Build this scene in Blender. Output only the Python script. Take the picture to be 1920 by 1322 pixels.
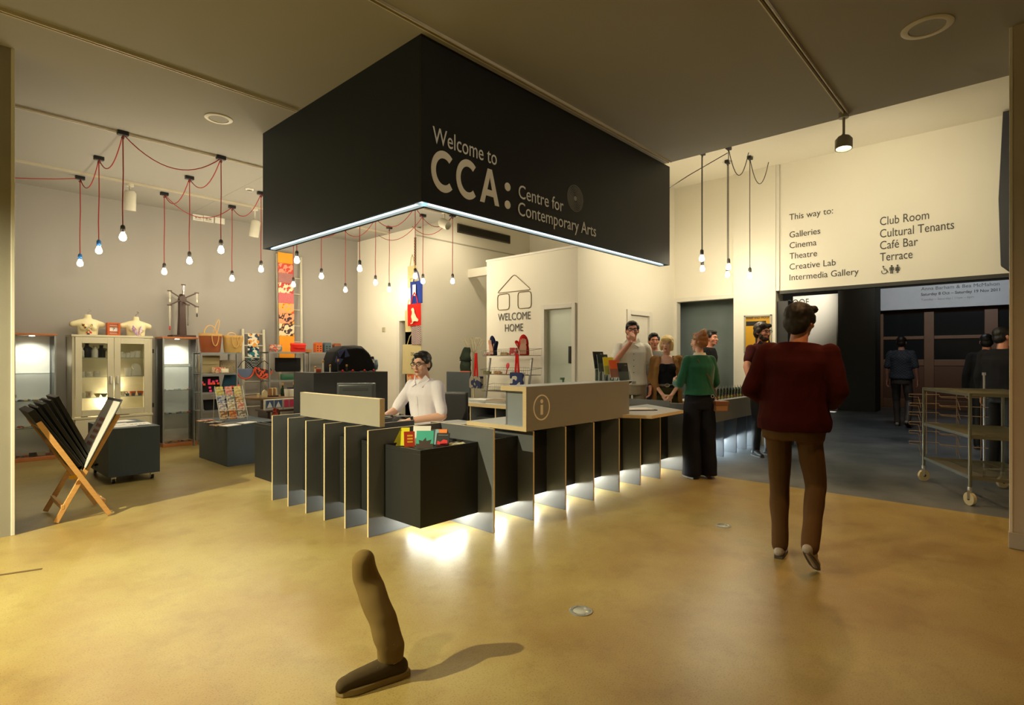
import bpy, bmesh, math, random
from mathutils import Vector, Matrix, Euler, noise
random.seed(7)
SC = bpy.context.scene
for o in list(bpy.data.objects): bpy.data.objects.remove(o)
COL = SC.collection
PI = math.pi
R = math.radians
# ---------------------------------------------------------------- camera
# room axes: X runs along the front of the counter, Y along its left side, origin on the floor under the canopy corner
F, H, CX, CY = 1046.0, 1.35, 960.0, 672.0
TH = math.atan2(964.0, F)
AX = (math.sin(TH), math.cos(TH)); BX = (-math.cos(TH), math.sin(TH))
def w2(x, y):
    x += .6585; y -= 4.05
    return (x*AX[0]+y*AX[1], x*BX[0]+y*BX[1])
CAMP = w2(0, 0)
cam = bpy.data.objects.new('camera', bpy.data.cameras.new('camera'))
COL.objects.link(cam)
cam.location = (CAMP[0], CAMP[1], H)
cam.rotation_euler = (PI/2, 0, TH and -(PI/2-math.atan2(BX[1], AX[1])))
cam.data.sensor_width = 36; cam.data.lens = F/1920*36; cam.data.shift_y = 11/1920
cam.data.clip_start = .05; cam.data.clip_end = 100
SC.camera = cam
# ---------------------------------------------------------------- world, exposure
wd = bpy.data.worlds.new('world'); SC.world = wd; wd.use_nodes = True
wd.node_tree.nodes['Background'].inputs[0].default_value = (.5, .55, .6, 1)
wd.node_tree.nodes['Background'].inputs[1].default_value = .05
SC.view_settings.view_transform = 'Standard'; SC.view_settings.look = 'None'
SC.view_settings.exposure = 0.12; SC.view_settings.gamma = 1; SC.view_settings.use_curve_mapping = False
# ---------------------------------------------------------------- big lights
def kelvin(k):
    return {2400:(1,.60,.25),2700:(1,.70,.36),3000:(1,.78,.48),3500:(1,.85,.62),4000:(1,.90,.75),5000:(.95,.98,1),6500:(.75,.9,1)}[k]
def spot(name, loc, target, power, col, ang=60, blend=.5, rad=.04):
    l = bpy.data.lights.new(name, 'SPOT'); l.energy = power; l.color = col; l.spot_size = R(ang); l.spot_blend = blend; l.shadow_soft_size = rad
    o = bpy.data.objects.new(name, l); COL.objects.link(o); o.location = loc
    o.rotation_euler = (Vector(target)-Vector(loc)).to_track_quat('-Z', 'Y').to_euler()
    return o
def area(name, loc, target, sx, sy, power, col):
    l = bpy.data.lights.new(name, 'AREA'); l.shape = 'RECTANGLE'; l.size = sx; l.size_y = sy; l.energy = power; l.color = col
    o = bpy.data.objects.new(name, l); COL.objects.link(o); o.location = loc
    o.rotation_euler = (Vector(target)-Vector(loc)).to_track_quat('-Z', 'Y').to_euler()
    return o
spot('key_spotlight_left', (-4.6, 1.2, 3.5), (-2.5, 1.1, 0), 1750, (1, .90, .56), 92, .75, .03)
spot('foreground_fill', (-3.8, -.7, 3.6), (-3.0, -.1, 0), 300, (1, .90, .56), 100, .9, .05)  # unseen fill light for the foreground floor
spot('canopy_sign_fill', (-.4, -3.6, 3.6), (1.3, 0, 2.95), 60, (1, .90, .72), 70, .9, .05)  # added light without a fixture, lifts the canopy lettering
spot('ceiling_spotlight_right', (.6, -3.0, 3.6), (1.1, -2.0, 0), 110, (1, .55, .22), 110, .9, .05)
spot('ceiling_spotlight_pool', (1.6, -2.3, 3.6), (1.0, -1.98, 0), 75, (1, .62, .28), 46, .9, .04)
spot('ceiling_spotlight_track', (3.55, -1.93, 3.28), (3.1, -2.0, 0), 150, (1, .58, .24), 100, .9, .05)
spot('sign_wall_washer', (4.2, -1.9, 3.5), (6.6, -1.9, 2.7), 110, (1, .88, .62), 120, .9, .1)
spot('gallery_spotlight_poster', (12.2, .6, 3.9), (14, 1.3, 2.9), 260, (1, .93, .8), 60, .9, .1)
spot('gallery_spotlight_fascia', (11.5, -2.0, 4.2), (15.8, -1.6, 3.0), 260, (.9, .95, 1), 70, .9, .1)
spot('welcome_wall_spot_a', (2.2, 3.0, 3.55), (3.73, 2.2, 1.9), 70, (1, .86, .62), 110, .9, .08)
spot('rear_wall_fill', (4.2, 3.9, 3.9), (4.6, 4.84, 2.2), 45, (1, .86, .62), 130, .9, .08)  # added fill, brightens the white rear wall under the high ceiling
spot('service_wall_fill', (4.4, .2, 3.9), (5.2, 1.31, 1.8), 60, (1, .86, .62), 130, .9, .08)  # added fill without a fixture for the service door wall
spot('gallery_hall_fill', (10.5, -1.5, 4.4), (14.5, -.6, 1.4), 90, (1, .86, .66), 90, .9, .1)  # added fill that lifts the dark pier and timber doors
spot('gallery_spotlight_floor', (8.5, -1.5, 4.4), (9.3, -1.9, 0), 110, (.85, .92, 1), 110, .9, .2)
# ---------------------------------------------------------------- pixel helpers (photograph 1920 x 1322)
def ray(px):
    d = (px-CX)/F
    return (d*AX[0]+AX[1], d*BX[0]+BX[1])
def atz(px, py, z):
    Z = (H-z)*F/(py-CY); p = w2((px-CX)/F*Z, Z)
    return Vector((p[0], p[1], z))
def onX(px, py, X):
    r = ray(px); t = (X-CAMP[0])/r[0]
    return Vector((X, CAMP[1]+t*r[1], H-(py-CY)*t/F))
def onY(px, py, Y):
    r = ray(px); t = (Y-CAMP[1])/r[1]
    return Vector((CAMP[0]+t*r[0], Y, H-(py-CY)*t/F))
def dz(px, py, Z):
    p = w2((px-CX)/F*Z, Z)
    return Vector((p[0], p[1], H-(py-CY)*Z/F))
# ---------------------------------------------------------------- materials
MATS = {}
def mat(n, col, rough=.55, metal=0, var=.08, vs=6, bump=0, bs=40, trans=0, emit=None, es=0, spec=.5, stretch=None, coat=0, alpha=1, sheen=0):
    if n in MATS: return MATS[n]
    m = bpy.data.materials.new(n); m.use_nodes = True; MATS[n] = m
    nt = m.node_tree; b = nt.nodes['Principled BSDF']; L = nt.links.new
    c = tuple(col)
    if rough >= .8: spec = min(spec, .15)
    b.inputs['Roughness'].default_value = rough; b.inputs['Metallic'].default_value = metal
    b.inputs['Transmission Weight'].default_value = trans; b.inputs['Coat Weight'].default_value = coat
    b.inputs['Specular IOR Level'].default_value = spec; b.inputs['Alpha'].default_value = alpha
    b.inputs['Sheen Weight'].default_value = sheen
    tc = nt.nodes.new('ShaderNodeTexCoord'); mp = nt.nodes.new('ShaderNodeMapping'); L(tc.outputs['Object'], mp.inputs[0])
    if stretch: mp.inputs['Scale'].default_value = stretch
    nz = nt.nodes.new('ShaderNodeTexNoise'); nz.inputs['Scale'].default_value = vs; nz.inputs['Detail'].default_value = 5; L(mp.outputs[0], nz.inputs[0])
    mx = nt.nodes.new('ShaderNodeMixRGB')
    mx.inputs[1].default_value = tuple(max(0, v*(1-var)) for v in c)+(1,); mx.inputs[2].default_value = tuple(min(1, v*(1+var)) for v in c)+(1,)
    L(nz.outputs[0], mx.inputs[0]); L(mx.outputs[0], b.inputs['Base Color'])
    if bump:
        n2 = nt.nodes.new('ShaderNodeTexNoise'); n2.inputs['Scale'].default_value = bs; n2.inputs['Detail'].default_value = 4; L(mp.outputs[0], n2.inputs[0])
        bp = nt.nodes.new('ShaderNodeBump'); bp.inputs['Strength'].default_value = bump; bp.inputs['Distance'].default_value = .01
        L(n2.outputs[0], bp.inputs['Height']); L(bp.outputs[0], b.inputs['Normal'])
    if emit:
        b.inputs['Emission Color'].default_value = tuple(emit)+(1,); b.inputs['Emission Strength'].default_value = es
    return m
def pat(n, c1, c2, kind='checker', scale=20, rough=.8, c3=None, rot=0, stretch=(1, 1, 1)):
    """two or three colour printed pattern"""
    if n in MATS: return MATS[n]
    m = bpy.data.materials.new(n); m.use_nodes = True; MATS[n] = m
    nt = m.node_tree; b = nt.nodes['Principled BSDF']; L = nt.links.new; b.inputs['Roughness'].default_value = rough
    tc = nt.nodes.new('ShaderNodeTexCoord'); mp = nt.nodes.new('ShaderNodeMapping'); L(tc.outputs['Object'], mp.inputs[0])
    mp.inputs['Scale'].default_value = stretch; mp.inputs['Rotation'].default_value = (rot, rot, rot)
    r = nt.nodes.new('ShaderNodeValToRGB'); r.color_ramp.interpolation = 'CONSTANT'
    if kind == 'checker':
        t = nt.nodes.new('ShaderNodeTexChecker'); t.inputs['Scale'].default_value = scale; L(mp.outputs[0], t.inputs[0]); out = t.outputs['Fac']
    elif kind == 'wave':
        t = nt.nodes.new('ShaderNodeTexWave'); t.inputs['Scale'].default_value = scale; t.bands_direction = 'DIAGONAL'; L(mp.outputs[0], t.inputs[0]); out = t.outputs['Fac']
    elif kind == 'voronoi':
        t = nt.nodes.new('ShaderNodeTexVoronoi'); t.inputs['Scale'].default_value = scale; L(mp.outputs[0], t.inputs[0]); out = t.outputs['Distance']
    elif kind == 'cells':
        t = nt.nodes.new('ShaderNodeTexVoronoi'); t.inputs['Scale'].default_value = scale; L(mp.outputs[0], t.inputs[0])
        sp = nt.nodes.new('ShaderNodeSeparateColor'); L(t.outputs['Color'], sp.inputs[0]); out = sp.outputs[0]
    else:
        t = nt.nodes.new('ShaderNodeTexNoise'); t.inputs['Scale'].default_value = scale; t.inputs['Detail'].default_value = 1; L(mp.outputs[0], t.inputs[0]); out = t.outputs[0]
    L(out, r.inputs[0]); e = r.color_ramp.elements
    e[0].color = tuple(c1)+(1,); e[1].color = tuple(c2)+(1,); e[1].position = {'voronoi': .38, 'cells': .4}.get(kind, .5)
    if c3: x = r.color_ramp.elements.new({'voronoi': .55, 'cells': .72}.get(kind, .62)); x.color = tuple(c3)+(1,)
    L(r.outputs[0], b.inputs['Base Color'])
    return m
def S(r, g, b):  # sRGB 0-255 to linear
    f = lambda v: (v/255/12.92 if v <= 10 else ((v/255+.055)/1.055)**2.4)
    return (f(r), f(g), f(b))
# ---------------------------------------------------------------- mesh builder
class MB:
    def __init__(s): s.b = bmesh.new()
    def box(s, x0, y0, z0, x1, y1, z1, rot=None, piv=None):
        v = [s.b.verts.new(p) for p in ((x0,y0,z0),(x1,y0,z0),(x1,y1,z0),(x0,y1,z0),(x0,y0,z1),(x1,y0,z1),(x1,y1,z1),(x0,y1,z1))]
        for f in ((0,3,2,1),(4,5,6,7),(0,1,5,4),(1,2,6,5),(2,3,7,6),(3,0,4,7)): s.b.faces.new([v[i] for i in f])
        if rot: 
            M = Matrix.Translation(piv) @ Euler(rot).to_matrix().to_4x4() @ Matrix.Translation(-Vector(piv))
            for q in v: q.co = M @ q.co
        return s
    def cbox(s, c, d, rot=None):
        c = Vector(c)
        return s.box(c.x-d[0]/2, c.y-d[1]/2, c.z-d[2]/2, c.x+d[0]/2, c.y+d[1]/2, c.z+d[2]/2, rot, c)
    def loft(s, rings, cap=True):
        vs = [[s.b.verts.new(p) for p in r] for r in rings]
        n = len(vs[0])
        for a, c in zip(vs, vs[1:]):
            for i in range(n): s.b.faces.new((a[i], a[(i+1) % n], c[(i+1) % n], c[i]))
        if cap: s.b.faces.new(vs[0][::-1]); s.b.faces.new(vs[-1])
        return s
    def cyl(s, p0, p1, r0, r1=None, n=12):
        p0 = Vector(p0); p1 = Vector(p1); r1 = r0 if r1 is None else r1
        q = (p1-p0).to_track_quat('Z', 'Y')
        ring = lambda c, r: [c+q @ Vector((math.cos(2*PI*i/n)*r, math.sin(2*PI*i/n)*r, 0)) for i in range(n)]
        return s.loft([ring(p0, r0), ring(p1, r1)])
    def tube(s, pts, r, n=6, closed=False):
        pts = [Vector(p) for p in pts]
        rings = []; up = None
        for i, p in enumerate(pts):
            a = pts[i-1] if i else (pts[-2] if closed else p); c = pts[i+1] if i < len(pts)-1 else (pts[1] if closed else p)
            d = (c-a).normalized()
            if up is None: up = Vector((0,0,1)) if abs(d.z) < .9 else Vector((1,0,0))
            u = (up - d*up.dot(d)); u = u.normalized() if u.length > 1e-5 else d.orthogonal().normalized(); up = u; v = d.cross(u)
            rr = r[i] if isinstance(r, (list, tuple)) else r
            rings.append([p+u*math.cos(2*PI*k/n)*rr+v*math.sin(2*PI*k/n)*rr for k in range(n)])
        return s.loft(rings)
    def lathe(s, prof, c=(0,0,0), n=20, axis=None):
        c = Vector(c); q = Vector(axis).to_track_quat('Z','Y') if axis else None
        rings = []
        for r, z in prof:
            rg = [Vector((math.cos(2*PI*i/n)*max(r,1e-4), math.sin(2*PI*i/n)*max(r,1e-4), z)) for i in range(n)]
            rings.append([c+(q @ p if q else p) for p in rg])
        return s.loft(rings)
    def ell(s, c, r, rot=None, n=12, m=8):
        c = Vector(c); E_ = Euler(rot).to_matrix() if rot else None; rings = []
        for j in range(m+1):
            a = -PI/2+PI*j/m; cr = max(math.cos(a), .02)
            rg = [Vector((r[0]*cr*math.cos(2*PI*i/n), r[1]*cr*math.sin(2*PI*i/n), r[2]*math.sin(a))) for i in range(n)]
            rings.append([c+(E_ @ p if E_ else p) for p in rg])
        return s.loft(rings)
    def cap(s, p0, r0, p1, r1, n=12):
        p0 = Vector(p0); p1 = Vector(p1); d = p1-p0; q = d.to_track_quat('Z', 'Y') if d.length > 1e-6 else Euler((0,0,0)).to_quaternion(); rings = []
        for j in range(4):
            a = -PI/2*.98+PI/2*.98*j/3; rings.append([p0+q @ Vector((r0*math.cos(a)*math.cos(2*PI*i/n), r0*math.cos(a)*math.sin(2*PI*i/n), r0*math.sin(a))) for i in range(n)])
        for j in range(4):
            a = PI/2*.98*j/3; rings.append([p1+q @ Vector((r1*math.cos(a)*math.cos(2*PI*i/n), r1*math.cos(a)*math.sin(2*PI*i/n), r1*math.sin(a))) for i in range(n)])
        return s.loft(rings)
    def prism(s, poly, o, u, v, t):
        """polygon in plane o + x*u + y*v, given thickness along u x v"""
        o = Vector(o); u = Vector(u); v = Vector(v); w = u.cross(v).normalized()*t
        return s.loft([[o+u*x+v*y for x, y in poly], [o+u*x+v*y+w for x, y in poly]])
    def move(s, f):
        for v in s.b.verts: v.co = f(v.co)
        return s
    def xf(s, M):
        s.b.transform(M); return s
    def mesh(s, name):
        bmesh.ops.recalc_face_normals(s.b, faces=s.b.faces)
        me = bpy.data.meshes.new(name); s.b.to_mesh(me); s.b.free(); return me
def smooth(me, ang=40):
    me.polygons.foreach_set('use_smooth', [True]*len(me.polygons))
    me.set_sharp_from_angle(angle=R(ang)); me.update(); return me
def link(name, me, m, parent=None, bevel=0, loc=None, sm=True):
    o = bpy.data.objects.new(name, me); COL.objects.link(o)
    if m: 
        me.materials.clear(); me.materials.append(m)
    if sm: smooth(me)
    if parent: o.parent = parent
    if loc is not None: o.location = loc
    if bevel:
        md = o.modifiers.new('bevel', 'BEVEL'); md.width = bevel; md.segments = 2; md.limit_method = 'ANGLE'; md.harden_normals = False
    return o
def part(name, mb, m, parent, bevel=0, world=False, label=None):
    """one mesh part; world=True when its coordinates are room coordinates"""
    if world and parent:
        M = parent.matrix_basis.copy(); p = parent.parent
        while p: M = p.matrix_basis @ M; p = p.parent
        mb.xf(M.inverted())
    o = link(name, mb.mesh(name), m, parent, bevel)
    if label: o['label'] = label
    return o
def thing(name, label, cat, loc=(0,0,0), rz=0, group=None):
    o = bpy.data.objects.new(name, None); COL.objects.link(o); o.empty_display_size = .1
    o.matrix_basis = Matrix.Translation(loc) @ Matrix.Rotation(rz, 4, 'Z')
    o['label'] = label; o['category'] = cat
    if group: o['group'] = group
    return o
def tagged(name, mb, m, label, cat, loc=(0,0,0), rz=0, group=None, bevel=0, rot=None):
    """thing that is one mesh, built around its own origin"""
    o = link(name, mb.mesh(name), m, None, bevel); o['label'] = label; o['category'] = cat
    o.location = loc; o.rotation_euler = rot if rot else (0,0,rz)
    if group: o['group'] = group
    return o
def struct(name, mb, m, bevel=0, parent=None):
    o = link(name, mb.mesh(name), m, parent, bevel, sm=False)
    if not parent: o['kind'] = 'structure'
    return o
def copytree(o, parent=None, loc=None, label=None, rz=None):
    c = o.copy(); COL.objects.link(c)
    if parent: c.parent = parent
    for ch in list(o.children): copytree(ch, c)
    if loc is not None: c.location = loc
    if rz is not None: c.rotation_euler = (0,0,rz)
    if label: c['label'] = label
    return c
def text(s, m, parent, o, u, v, width, capz=None, bold=0, thick=.0015, world=True, hscale=1.0):
    """flat lettering starting at o, running along unit u, up along unit v, stretched to width; capz = capital height"""
    name = 'lettering'; cu = bpy.data.curves.new(name, 'FONT'); cu.body = s; cu.size = 1; cu.offset = bold; cu.extrude = 0; cu.resolution_u = 3
    t = bpy.data.objects.new('tmp', cu); COL.objects.link(t)
    dg = bpy.context.evaluated_depsgraph_get(); me = bpy.data.meshes.new_from_object(t.evaluated_get(dg))
    bpy.data.objects.remove(t)
    xs = [q.co.x for q in me.vertices]; x0, x1 = min(xs), max(xs)
    k = width/(x1-x0); kz = (capz/.7 if capz else k*hscale)
    o = Vector(o); u = Vector(u).normalized(); v = Vector(v).normalized(); w = u.cross(v)
    for q in me.vertices: q.co = o+u*((q.co.x-x0)*k)+v*(q.co.y*kz)+w*.002
    b = bmesh.new(); b.from_mesh(me); bpy.data.meshes.remove(me)
    r = bmesh.ops.extrude_face_region(b, geom=b.faces[:]); bmesh.ops.translate(b, verts=[g for g in r['geom'] if isinstance(g, bmesh.types.BMVert)], vec=w*thick)
    x = MB(); x.b.free(); x.b = b
    return part(name, x, m, parent, world=world)
# ---- palette
white_wall = mat('white_wall', (.84, .80, .68), .75, var=.03, vs=1.5, bump=.05, bs=60)
white_paint = mat('white_paint', (.78, .75, .66), .5, var=.03)
grey_wall = mat('grey_wall', (.34, .32, .29), .8, var=.04, vs=1.2, bump=.04, bs=60)
grey_ceiling = mat('grey_ceiling', (.32, .305, .27), .85, var=.05, vs=.8, bump=.03, bs=40)
black_panel = mat('black_panel', (.006, .0065, .007), .55, var=.15, vs=3)
dark_gloss = mat('dark_laminate', (.019, .020, .021), .42, var=.12, vs=5, spec=.3)
grey_lam = mat('grey_laminate', (.16, .17, .175), .42, var=.05, vs=8)
fin_lam = mat('fin_laminate', (.115, .125, .135), .45, var=.06, vs=8)
top_lam = mat('light_grey_laminate', (.52, .55, .56), .35, var=.04)
screen_lam = mat('stone_grey_laminate', (.30, .28, .235), .5, var=.04)
ply = mat('birch_ply_edge', (.72, .56, .32), .55, var=.18, vs=30, stretch=(1, 1, 14))
steel = mat('brushed_steel', (.55, .56, .55), .35, 1, var=.08)
galv = mat('galvanised_steel', (.42, .44, .44), .42, .8, var=.12, vs=20)
chrome = mat('chrome_wire', (.75, .75, .72), .2, 1)
whitepl = mat('white_plastic', (.78, .76, .68), .4)
blackpl = mat('black_plastic', (.015, .015, .016), .4)
rubber = mat('black_rubber', (.02, .02, .02), .7)
bluegrey = mat('blue_grey_board', (.060, .082, .100), .55, var=.08, vs=4)
redcord = mat('red_fabric_cord', (.35, .02, .015), .7)
greycord = mat('grey_cord', (.08, .075, .06), .7)
bulbglass = mat('lit_bulb_glass', (1, .9, .7), .3, emit=(1, .90, .66), es=30)
glass = mat('clear_glass', (.93, .97, .95), .03, trans=1, var=0, spec=.5)
beech = mat('beech_wood', (.62, .33, .11), .45, var=.2, vs=8, stretch=(1, 1, 8), bump=.1)
cherry = mat('cherry_veneer', (.45, .16, .05), .4, var=.15, vs=8, stretch=(6, 1, 1))
darkwood = mat('dark_wood', (.045, .018, .01), .45, var=.3, vs=8, stretch=(1, 1, 6))
paper = mat('white_paper', (.78, .77, .72), .6, var=.02)
ink = mat('dark_lettering', (.05, .045, .035), .6, var=0)
cream_let = mat('cream_lettering', (.55, .50, .38), .6, var=0)
def thin_glass(n, tint=(.98, .99, .985), a=.12):
    if n in MATS: return MATS[n]
    m = bpy.data.materials.new(n); m.use_nodes = True; MATS[n] = m; nt = m.node_tree; L = nt.links.new
    out = nt.nodes['Material Output']; nt.nodes.remove(nt.nodes['Principled BSDF'])
    t = nt.nodes.new('ShaderNodeBsdfTransparent'); t.inputs[0].default_value = tuple(tint)+(1,)
    g = nt.nodes.new('ShaderNodeBsdfGlossy'); g.inputs['Roughness'].default_value = .03
    lw = nt.nodes.new('ShaderNodeFresnel'); lw.inputs[0].default_value = 1.45
    mx = nt.nodes.new('ShaderNodeMixShader'); L(lw.outputs[0], mx.inputs[0]); L(t.outputs[0], mx.inputs[1]); L(g.outputs[0], mx.inputs[2]); L(mx.outputs[0], out.inputs[0])
    return m
pane = thin_glass('pane_glass')
perspex = thin_glass('clear_perspex', (.85, .92, .95))
# ================================================================ SETTING
ZC, ZH, XB, YG = 3.71, 4.33, 6.6, 6.75
def floor_mat(n, c1, c2, c3, rough, rv):
    m = bpy.data.materials.new(n); m.use_nodes = True; nt = m.node_tree; b = nt.nodes['Principled BSDF']; L = nt.links.new
    tc = nt.nodes.new('ShaderNodeTexCoord')
    a = nt.nodes.new('ShaderNodeTexNoise'); a.inputs['Scale'].default_value = .7; a.inputs['Detail'].default_value = 8; a.inputs['Roughness'].default_value = .6; L(tc.outputs['Object'], a.inputs[0])
    r = nt.nodes.new('ShaderNodeValToRGB'); e = r.color_ramp.elements; e[0].position = .35; e[0].color = tuple(c1)+(1,); e[1].position = .65; e[1].color = tuple(c2)+(1,); L(a.outputs[0], r.inputs[0])
    f = nt.nodes.new('ShaderNodeTexNoise'); f.inputs['Scale'].default_value = 140; f.inputs['Detail'].default_value = 3; L(tc.outputs['Object'], f.inputs[0])
    r2 = nt.nodes.new('ShaderNodeValToRGB'); e = r2.color_ramp.elements; e[0].position = .34; e[0].color = (.45,.42,.36,1); e[1].position = .46; e[1].color = (1,1,1,1); L(f.outputs[0], r2.inputs[0])
    mx = nt.nodes.new('ShaderNodeMixRGB'); mx.blend_type = 'MULTIPLY'; mx.inputs[0].default_value = .55; L(r.outputs[0], mx.inputs[1]); L(r2.outputs[0], mx.inputs[2])
    g = nt.nodes.new('ShaderNodeTexNoise'); g.inputs['Scale'].default_value = 3.5; g.inputs['Detail'].default_value = 10; g.inputs['Roughness'].default_value = .75; L(tc.outputs['Object'], g.inputs[0])
    r3 = nt.nodes.new('ShaderNodeValToRGB'); e = r3.color_ramp.elements; e[0].position = .27; e[0].color = tuple(c3)+(1,); e[1].position = .5; e[1].color = (1,1,1,1); L(g.outputs[0], r3.inputs[0])
    m2 = nt.nodes.new('ShaderNodeMixRGB'); m2.blend_type = 'MULTIPLY'; m2.inputs[0].default_value = .6; L(mx.outputs[0], m2.inputs[1]); L(r3.outputs[0], m2.inputs[2]); L(m2.outputs[0], b.inputs['Base Color'])
    mr = nt.nodes.new('ShaderNodeMapRange'); mr.inputs[3].default_value = rough-rv; mr.inputs[4].default_value = rough+rv; L(g.outputs[0], mr.inputs[0]); L(mr.outputs[0], b.inputs['Roughness'])
    bp = nt.nodes.new('ShaderNodeBump'); bp.inputs['Strength'].default_value = .08; bp.inputs['Distance'].default_value = .01; L(g.outputs[0], bp.inputs['Height']); L(bp.outputs[0], b.inputs['Normal'])
    return m
resin = floor_mat('sealed_ochre_concrete', (.265,.175,.052), (.385,.315,.112), (.58,.50,.40), .34, .10)
slate = floor_mat('blue_grey_concrete', (.035,.045,.052), (.16,.175,.185), (.4,.46,.52), .42, .12)
struct('floor', MB().box(-9, -9.5, -.1, 3.76, 8, 0), resin)
struct('floor', MB().box(3.76, -9.5, -.1, 17.5, 8, 0), slate)
struct('ceiling', MB().box(-9, -9.5, ZC, 3.70, 8, 4.6), grey_ceiling)
struct('ceiling', MB().box(3.70, -9.5, ZH, XB+.2, 8, 4.6), white_wall)
struct('ceiling', MB().box(XB+.2, -9.5, 4.6, 17.5, 8, 4.8), mat('gallery_ceiling', (.10,.10,.10), .9))
for k, (x0, y0, x1, y1) in enumerate(((.6, 1.9, .602, 6.7),)):
    struct('trim_%d' % (k+9), MB().box(x0, y0, ZC-.001, x1, y1, ZC+.01), mat('ceiling_joint', (.2,.18,.16), .9))
# left grey wall, room ends
struct('wall_left', MB().box(-9, YG, 0, 3.68, YG+.15, ZC), grey_wall)
struct('wall_shop_end', MB().box(-4.6, 2.55, 0, -4.5, YG, ZC), grey_wall)
struct('wall_entrance', MB().box(-9, 2.45, 0, -1.98, 2.60, ZC), mat('entrance_wall', (.30,.28,.23), .7))
struct('trim_1', MB().box(-1.995, 2.443, 0, -1.972, 2.468, ZC), white_paint, .003)
struct('wall_back', MB().box(-9, -9.5, 0, -8.9, 2.6, ZC), white_wall)
struct('wall_front', MB().box(-9, -9.6, 0, 3.2, -9.5, ZC), white_wall)
# right pillar
struct('wall_right', MB().box(2.80, -9.5, 0, 3.16, -3.15, ZC), mat('right_pillar_paint', (.52,.46,.37), .65))
struct('baseboard_right', MB().box(2.78, -9.5, 0, 2.82, -3.135, .115), mat('right_skirting', (.45,.42,.35), .6), .004)
struct('trim_2', MB().box(2.795, -3.16, .115, 2.825, -3.14, ZC), white_paint, .003)
# first white wall (ochre floor ends here) with the dark doorway
X1 = 3.67; Y1 = 4.84
dl = onX(750, 603, X1).y; dr = Y1+.06
w = MB(); w.box(X1, dl, 0, X1+.12, YG, ZC); w.box(X1, Y1, 2.04, X1+.12, dl, ZC); w.box(X1, Y1, 0, X1+.12, dr, 2.04)
struct('wall_doorway', w, white_wall)
w = MB(); w.box(X1-.02, dl, 0, X1+.0, dl+.085, 2.12); w.box(X1-.02, Y1, 2.04, X1, dl, 2.12)
struct('door_1', w, white_paint, .004)
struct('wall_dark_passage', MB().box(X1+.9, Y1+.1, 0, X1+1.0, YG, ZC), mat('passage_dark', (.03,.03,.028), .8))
# wall behind, with high ceiling, grille and beam
struct('wall_rear', MB().box(X1+.12, Y1, 0, XB+.2, Y1+.12, ZH), white_wall)
struct('wall_inner_end', MB().box(XB+.2, 1.43, 0, XB+.3, Y1+.12, ZH), white_wall)
struct('trim_3', MB().box(X1+.0, Y1-.012, 3.555, XB, Y1, 3.575), mat('rail_paint', (.45,.42,.34), .7))  # thin darker trim line along the rear wall
struct('trim_4', MB().box(4.95, 3.9, 2.94, 5.05, Y1, 3.10), white_wall)
# welcome wall: free standing lower wall with a glazed door, then the wall running away from it
XW, YW = 3.73, 1.31
ya, yb = 1.90, 1.39
w = MB(); w.box(XW, ya, 0, XW+.13, 3.09, 2.91); w.box(XW, yb, 2.07, XW+.13, ya, 2.91); w.box(XW, YW, 0, XW+.13, yb, 2.91)
ww = struct('wall_welcome', w, white_wall)
struct('trim_5', MB().box(XW-.012, YW-.01, 2.885, XW+.14, 3.10, 2.915), white_paint)
w = MB()
w.box(XW-.025, ya-.012, 0, XW+.10, ya+.05, 2.12); w.box(XW-.025, yb-.05, 0, XW+.10, yb+.012, 2.12); w.box(XW-.025, yb+.012, 2.055, XW+.10, ya-.012, 2.12)
dr2 = struct('door_2', w, white_paint, .004)
part('glass_panel', MB().box(XW+.05, yb+.06, .1, XW+.06, ya-.03, 2.05), mat('frosted_door', (.62,.68,.58), .35, var=.03), dr2)
part('door_handle', MB().box(XW+.02, yb+.065, 1.28, XW+.05, yb+.10, 1.52), mat('handle_dark', (.06,.06,.055), .3, .8), dr2, .004)
w = MB(); w.box(XW+.13, YW-.0, 0, 5.09, YW+.12, ZH); w.box(5.71, YW, 0, XB+.2, YW+.12, ZH); w.box(5.09, YW, 2.05, 5.71, YW+.12, ZH)
struct('wall_service_door', w, white_wall)
w = MB(); w.box(5.00, YW-.02, 0, 5.105, YW+.06, 2.11); w.box(5.695, YW-.02, 0, 5.79, YW+.06, 2.11); w.box(5.105, YW-.02, 2.035, 5.695, YW+.06, 2.11)
dr3 = struct('door_3', w, white_paint, .004)
part('door_leaf', MB().box(5.107, YW+.02, .01, 5.693, YW+.055, 2.033), white_paint, dr3, .002)
# facing wall with the wide opening, the column and the sign wall
oa = onX(1265, 558, XB).y; ob = onX(1378, 551, XB).y; sc = onX(1463, 546, XB).y; sr = onX(1890, 517, XB).y
HD = 2.39
w = MB(); w.box(XB, oa, 0, XB+.2, YW, ZH); w.box(XB, ob, 2.38, XB+.2, oa, ZH)
struct('wall_facing', w, white_wall)
w = MB(); w.box(XB-.02, oa-.05, 0, XB+.12, oa+.01, 2.33); w.box(XB-.02, ob+.01, 2.33, XB+.12, oa+.01, 2.40)
struct('door_4', w, white_paint, .004)
struct('wall_blue_recess', MB().box(XB+.32, ob-.3, 0, XB+.42, YW+.5, 2.9), mat('blue_grey_paint', (.15,.19,.19), .7))
struct('wall_column', MB().box(XB-.06, sc+.05, 0, XB+.3, ob, ZH), white_wall)
w = MB(); w.box(XB-.02, -4.6, HD, XB+.22, sc+.05, ZH)
sw = struct('wall_sign', w, white_wall)
struct('trim_6', MB().box(XB-.05, sc, HD, XB-.02, sc+.05, ZH), white_paint, .004)
struct('trim_7', MB().box(XB-.03, -4.6, HD-.05, XB+.10, sc+.0, HD), mat('lintel_dark', (.035,.035,.032), .6))
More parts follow.
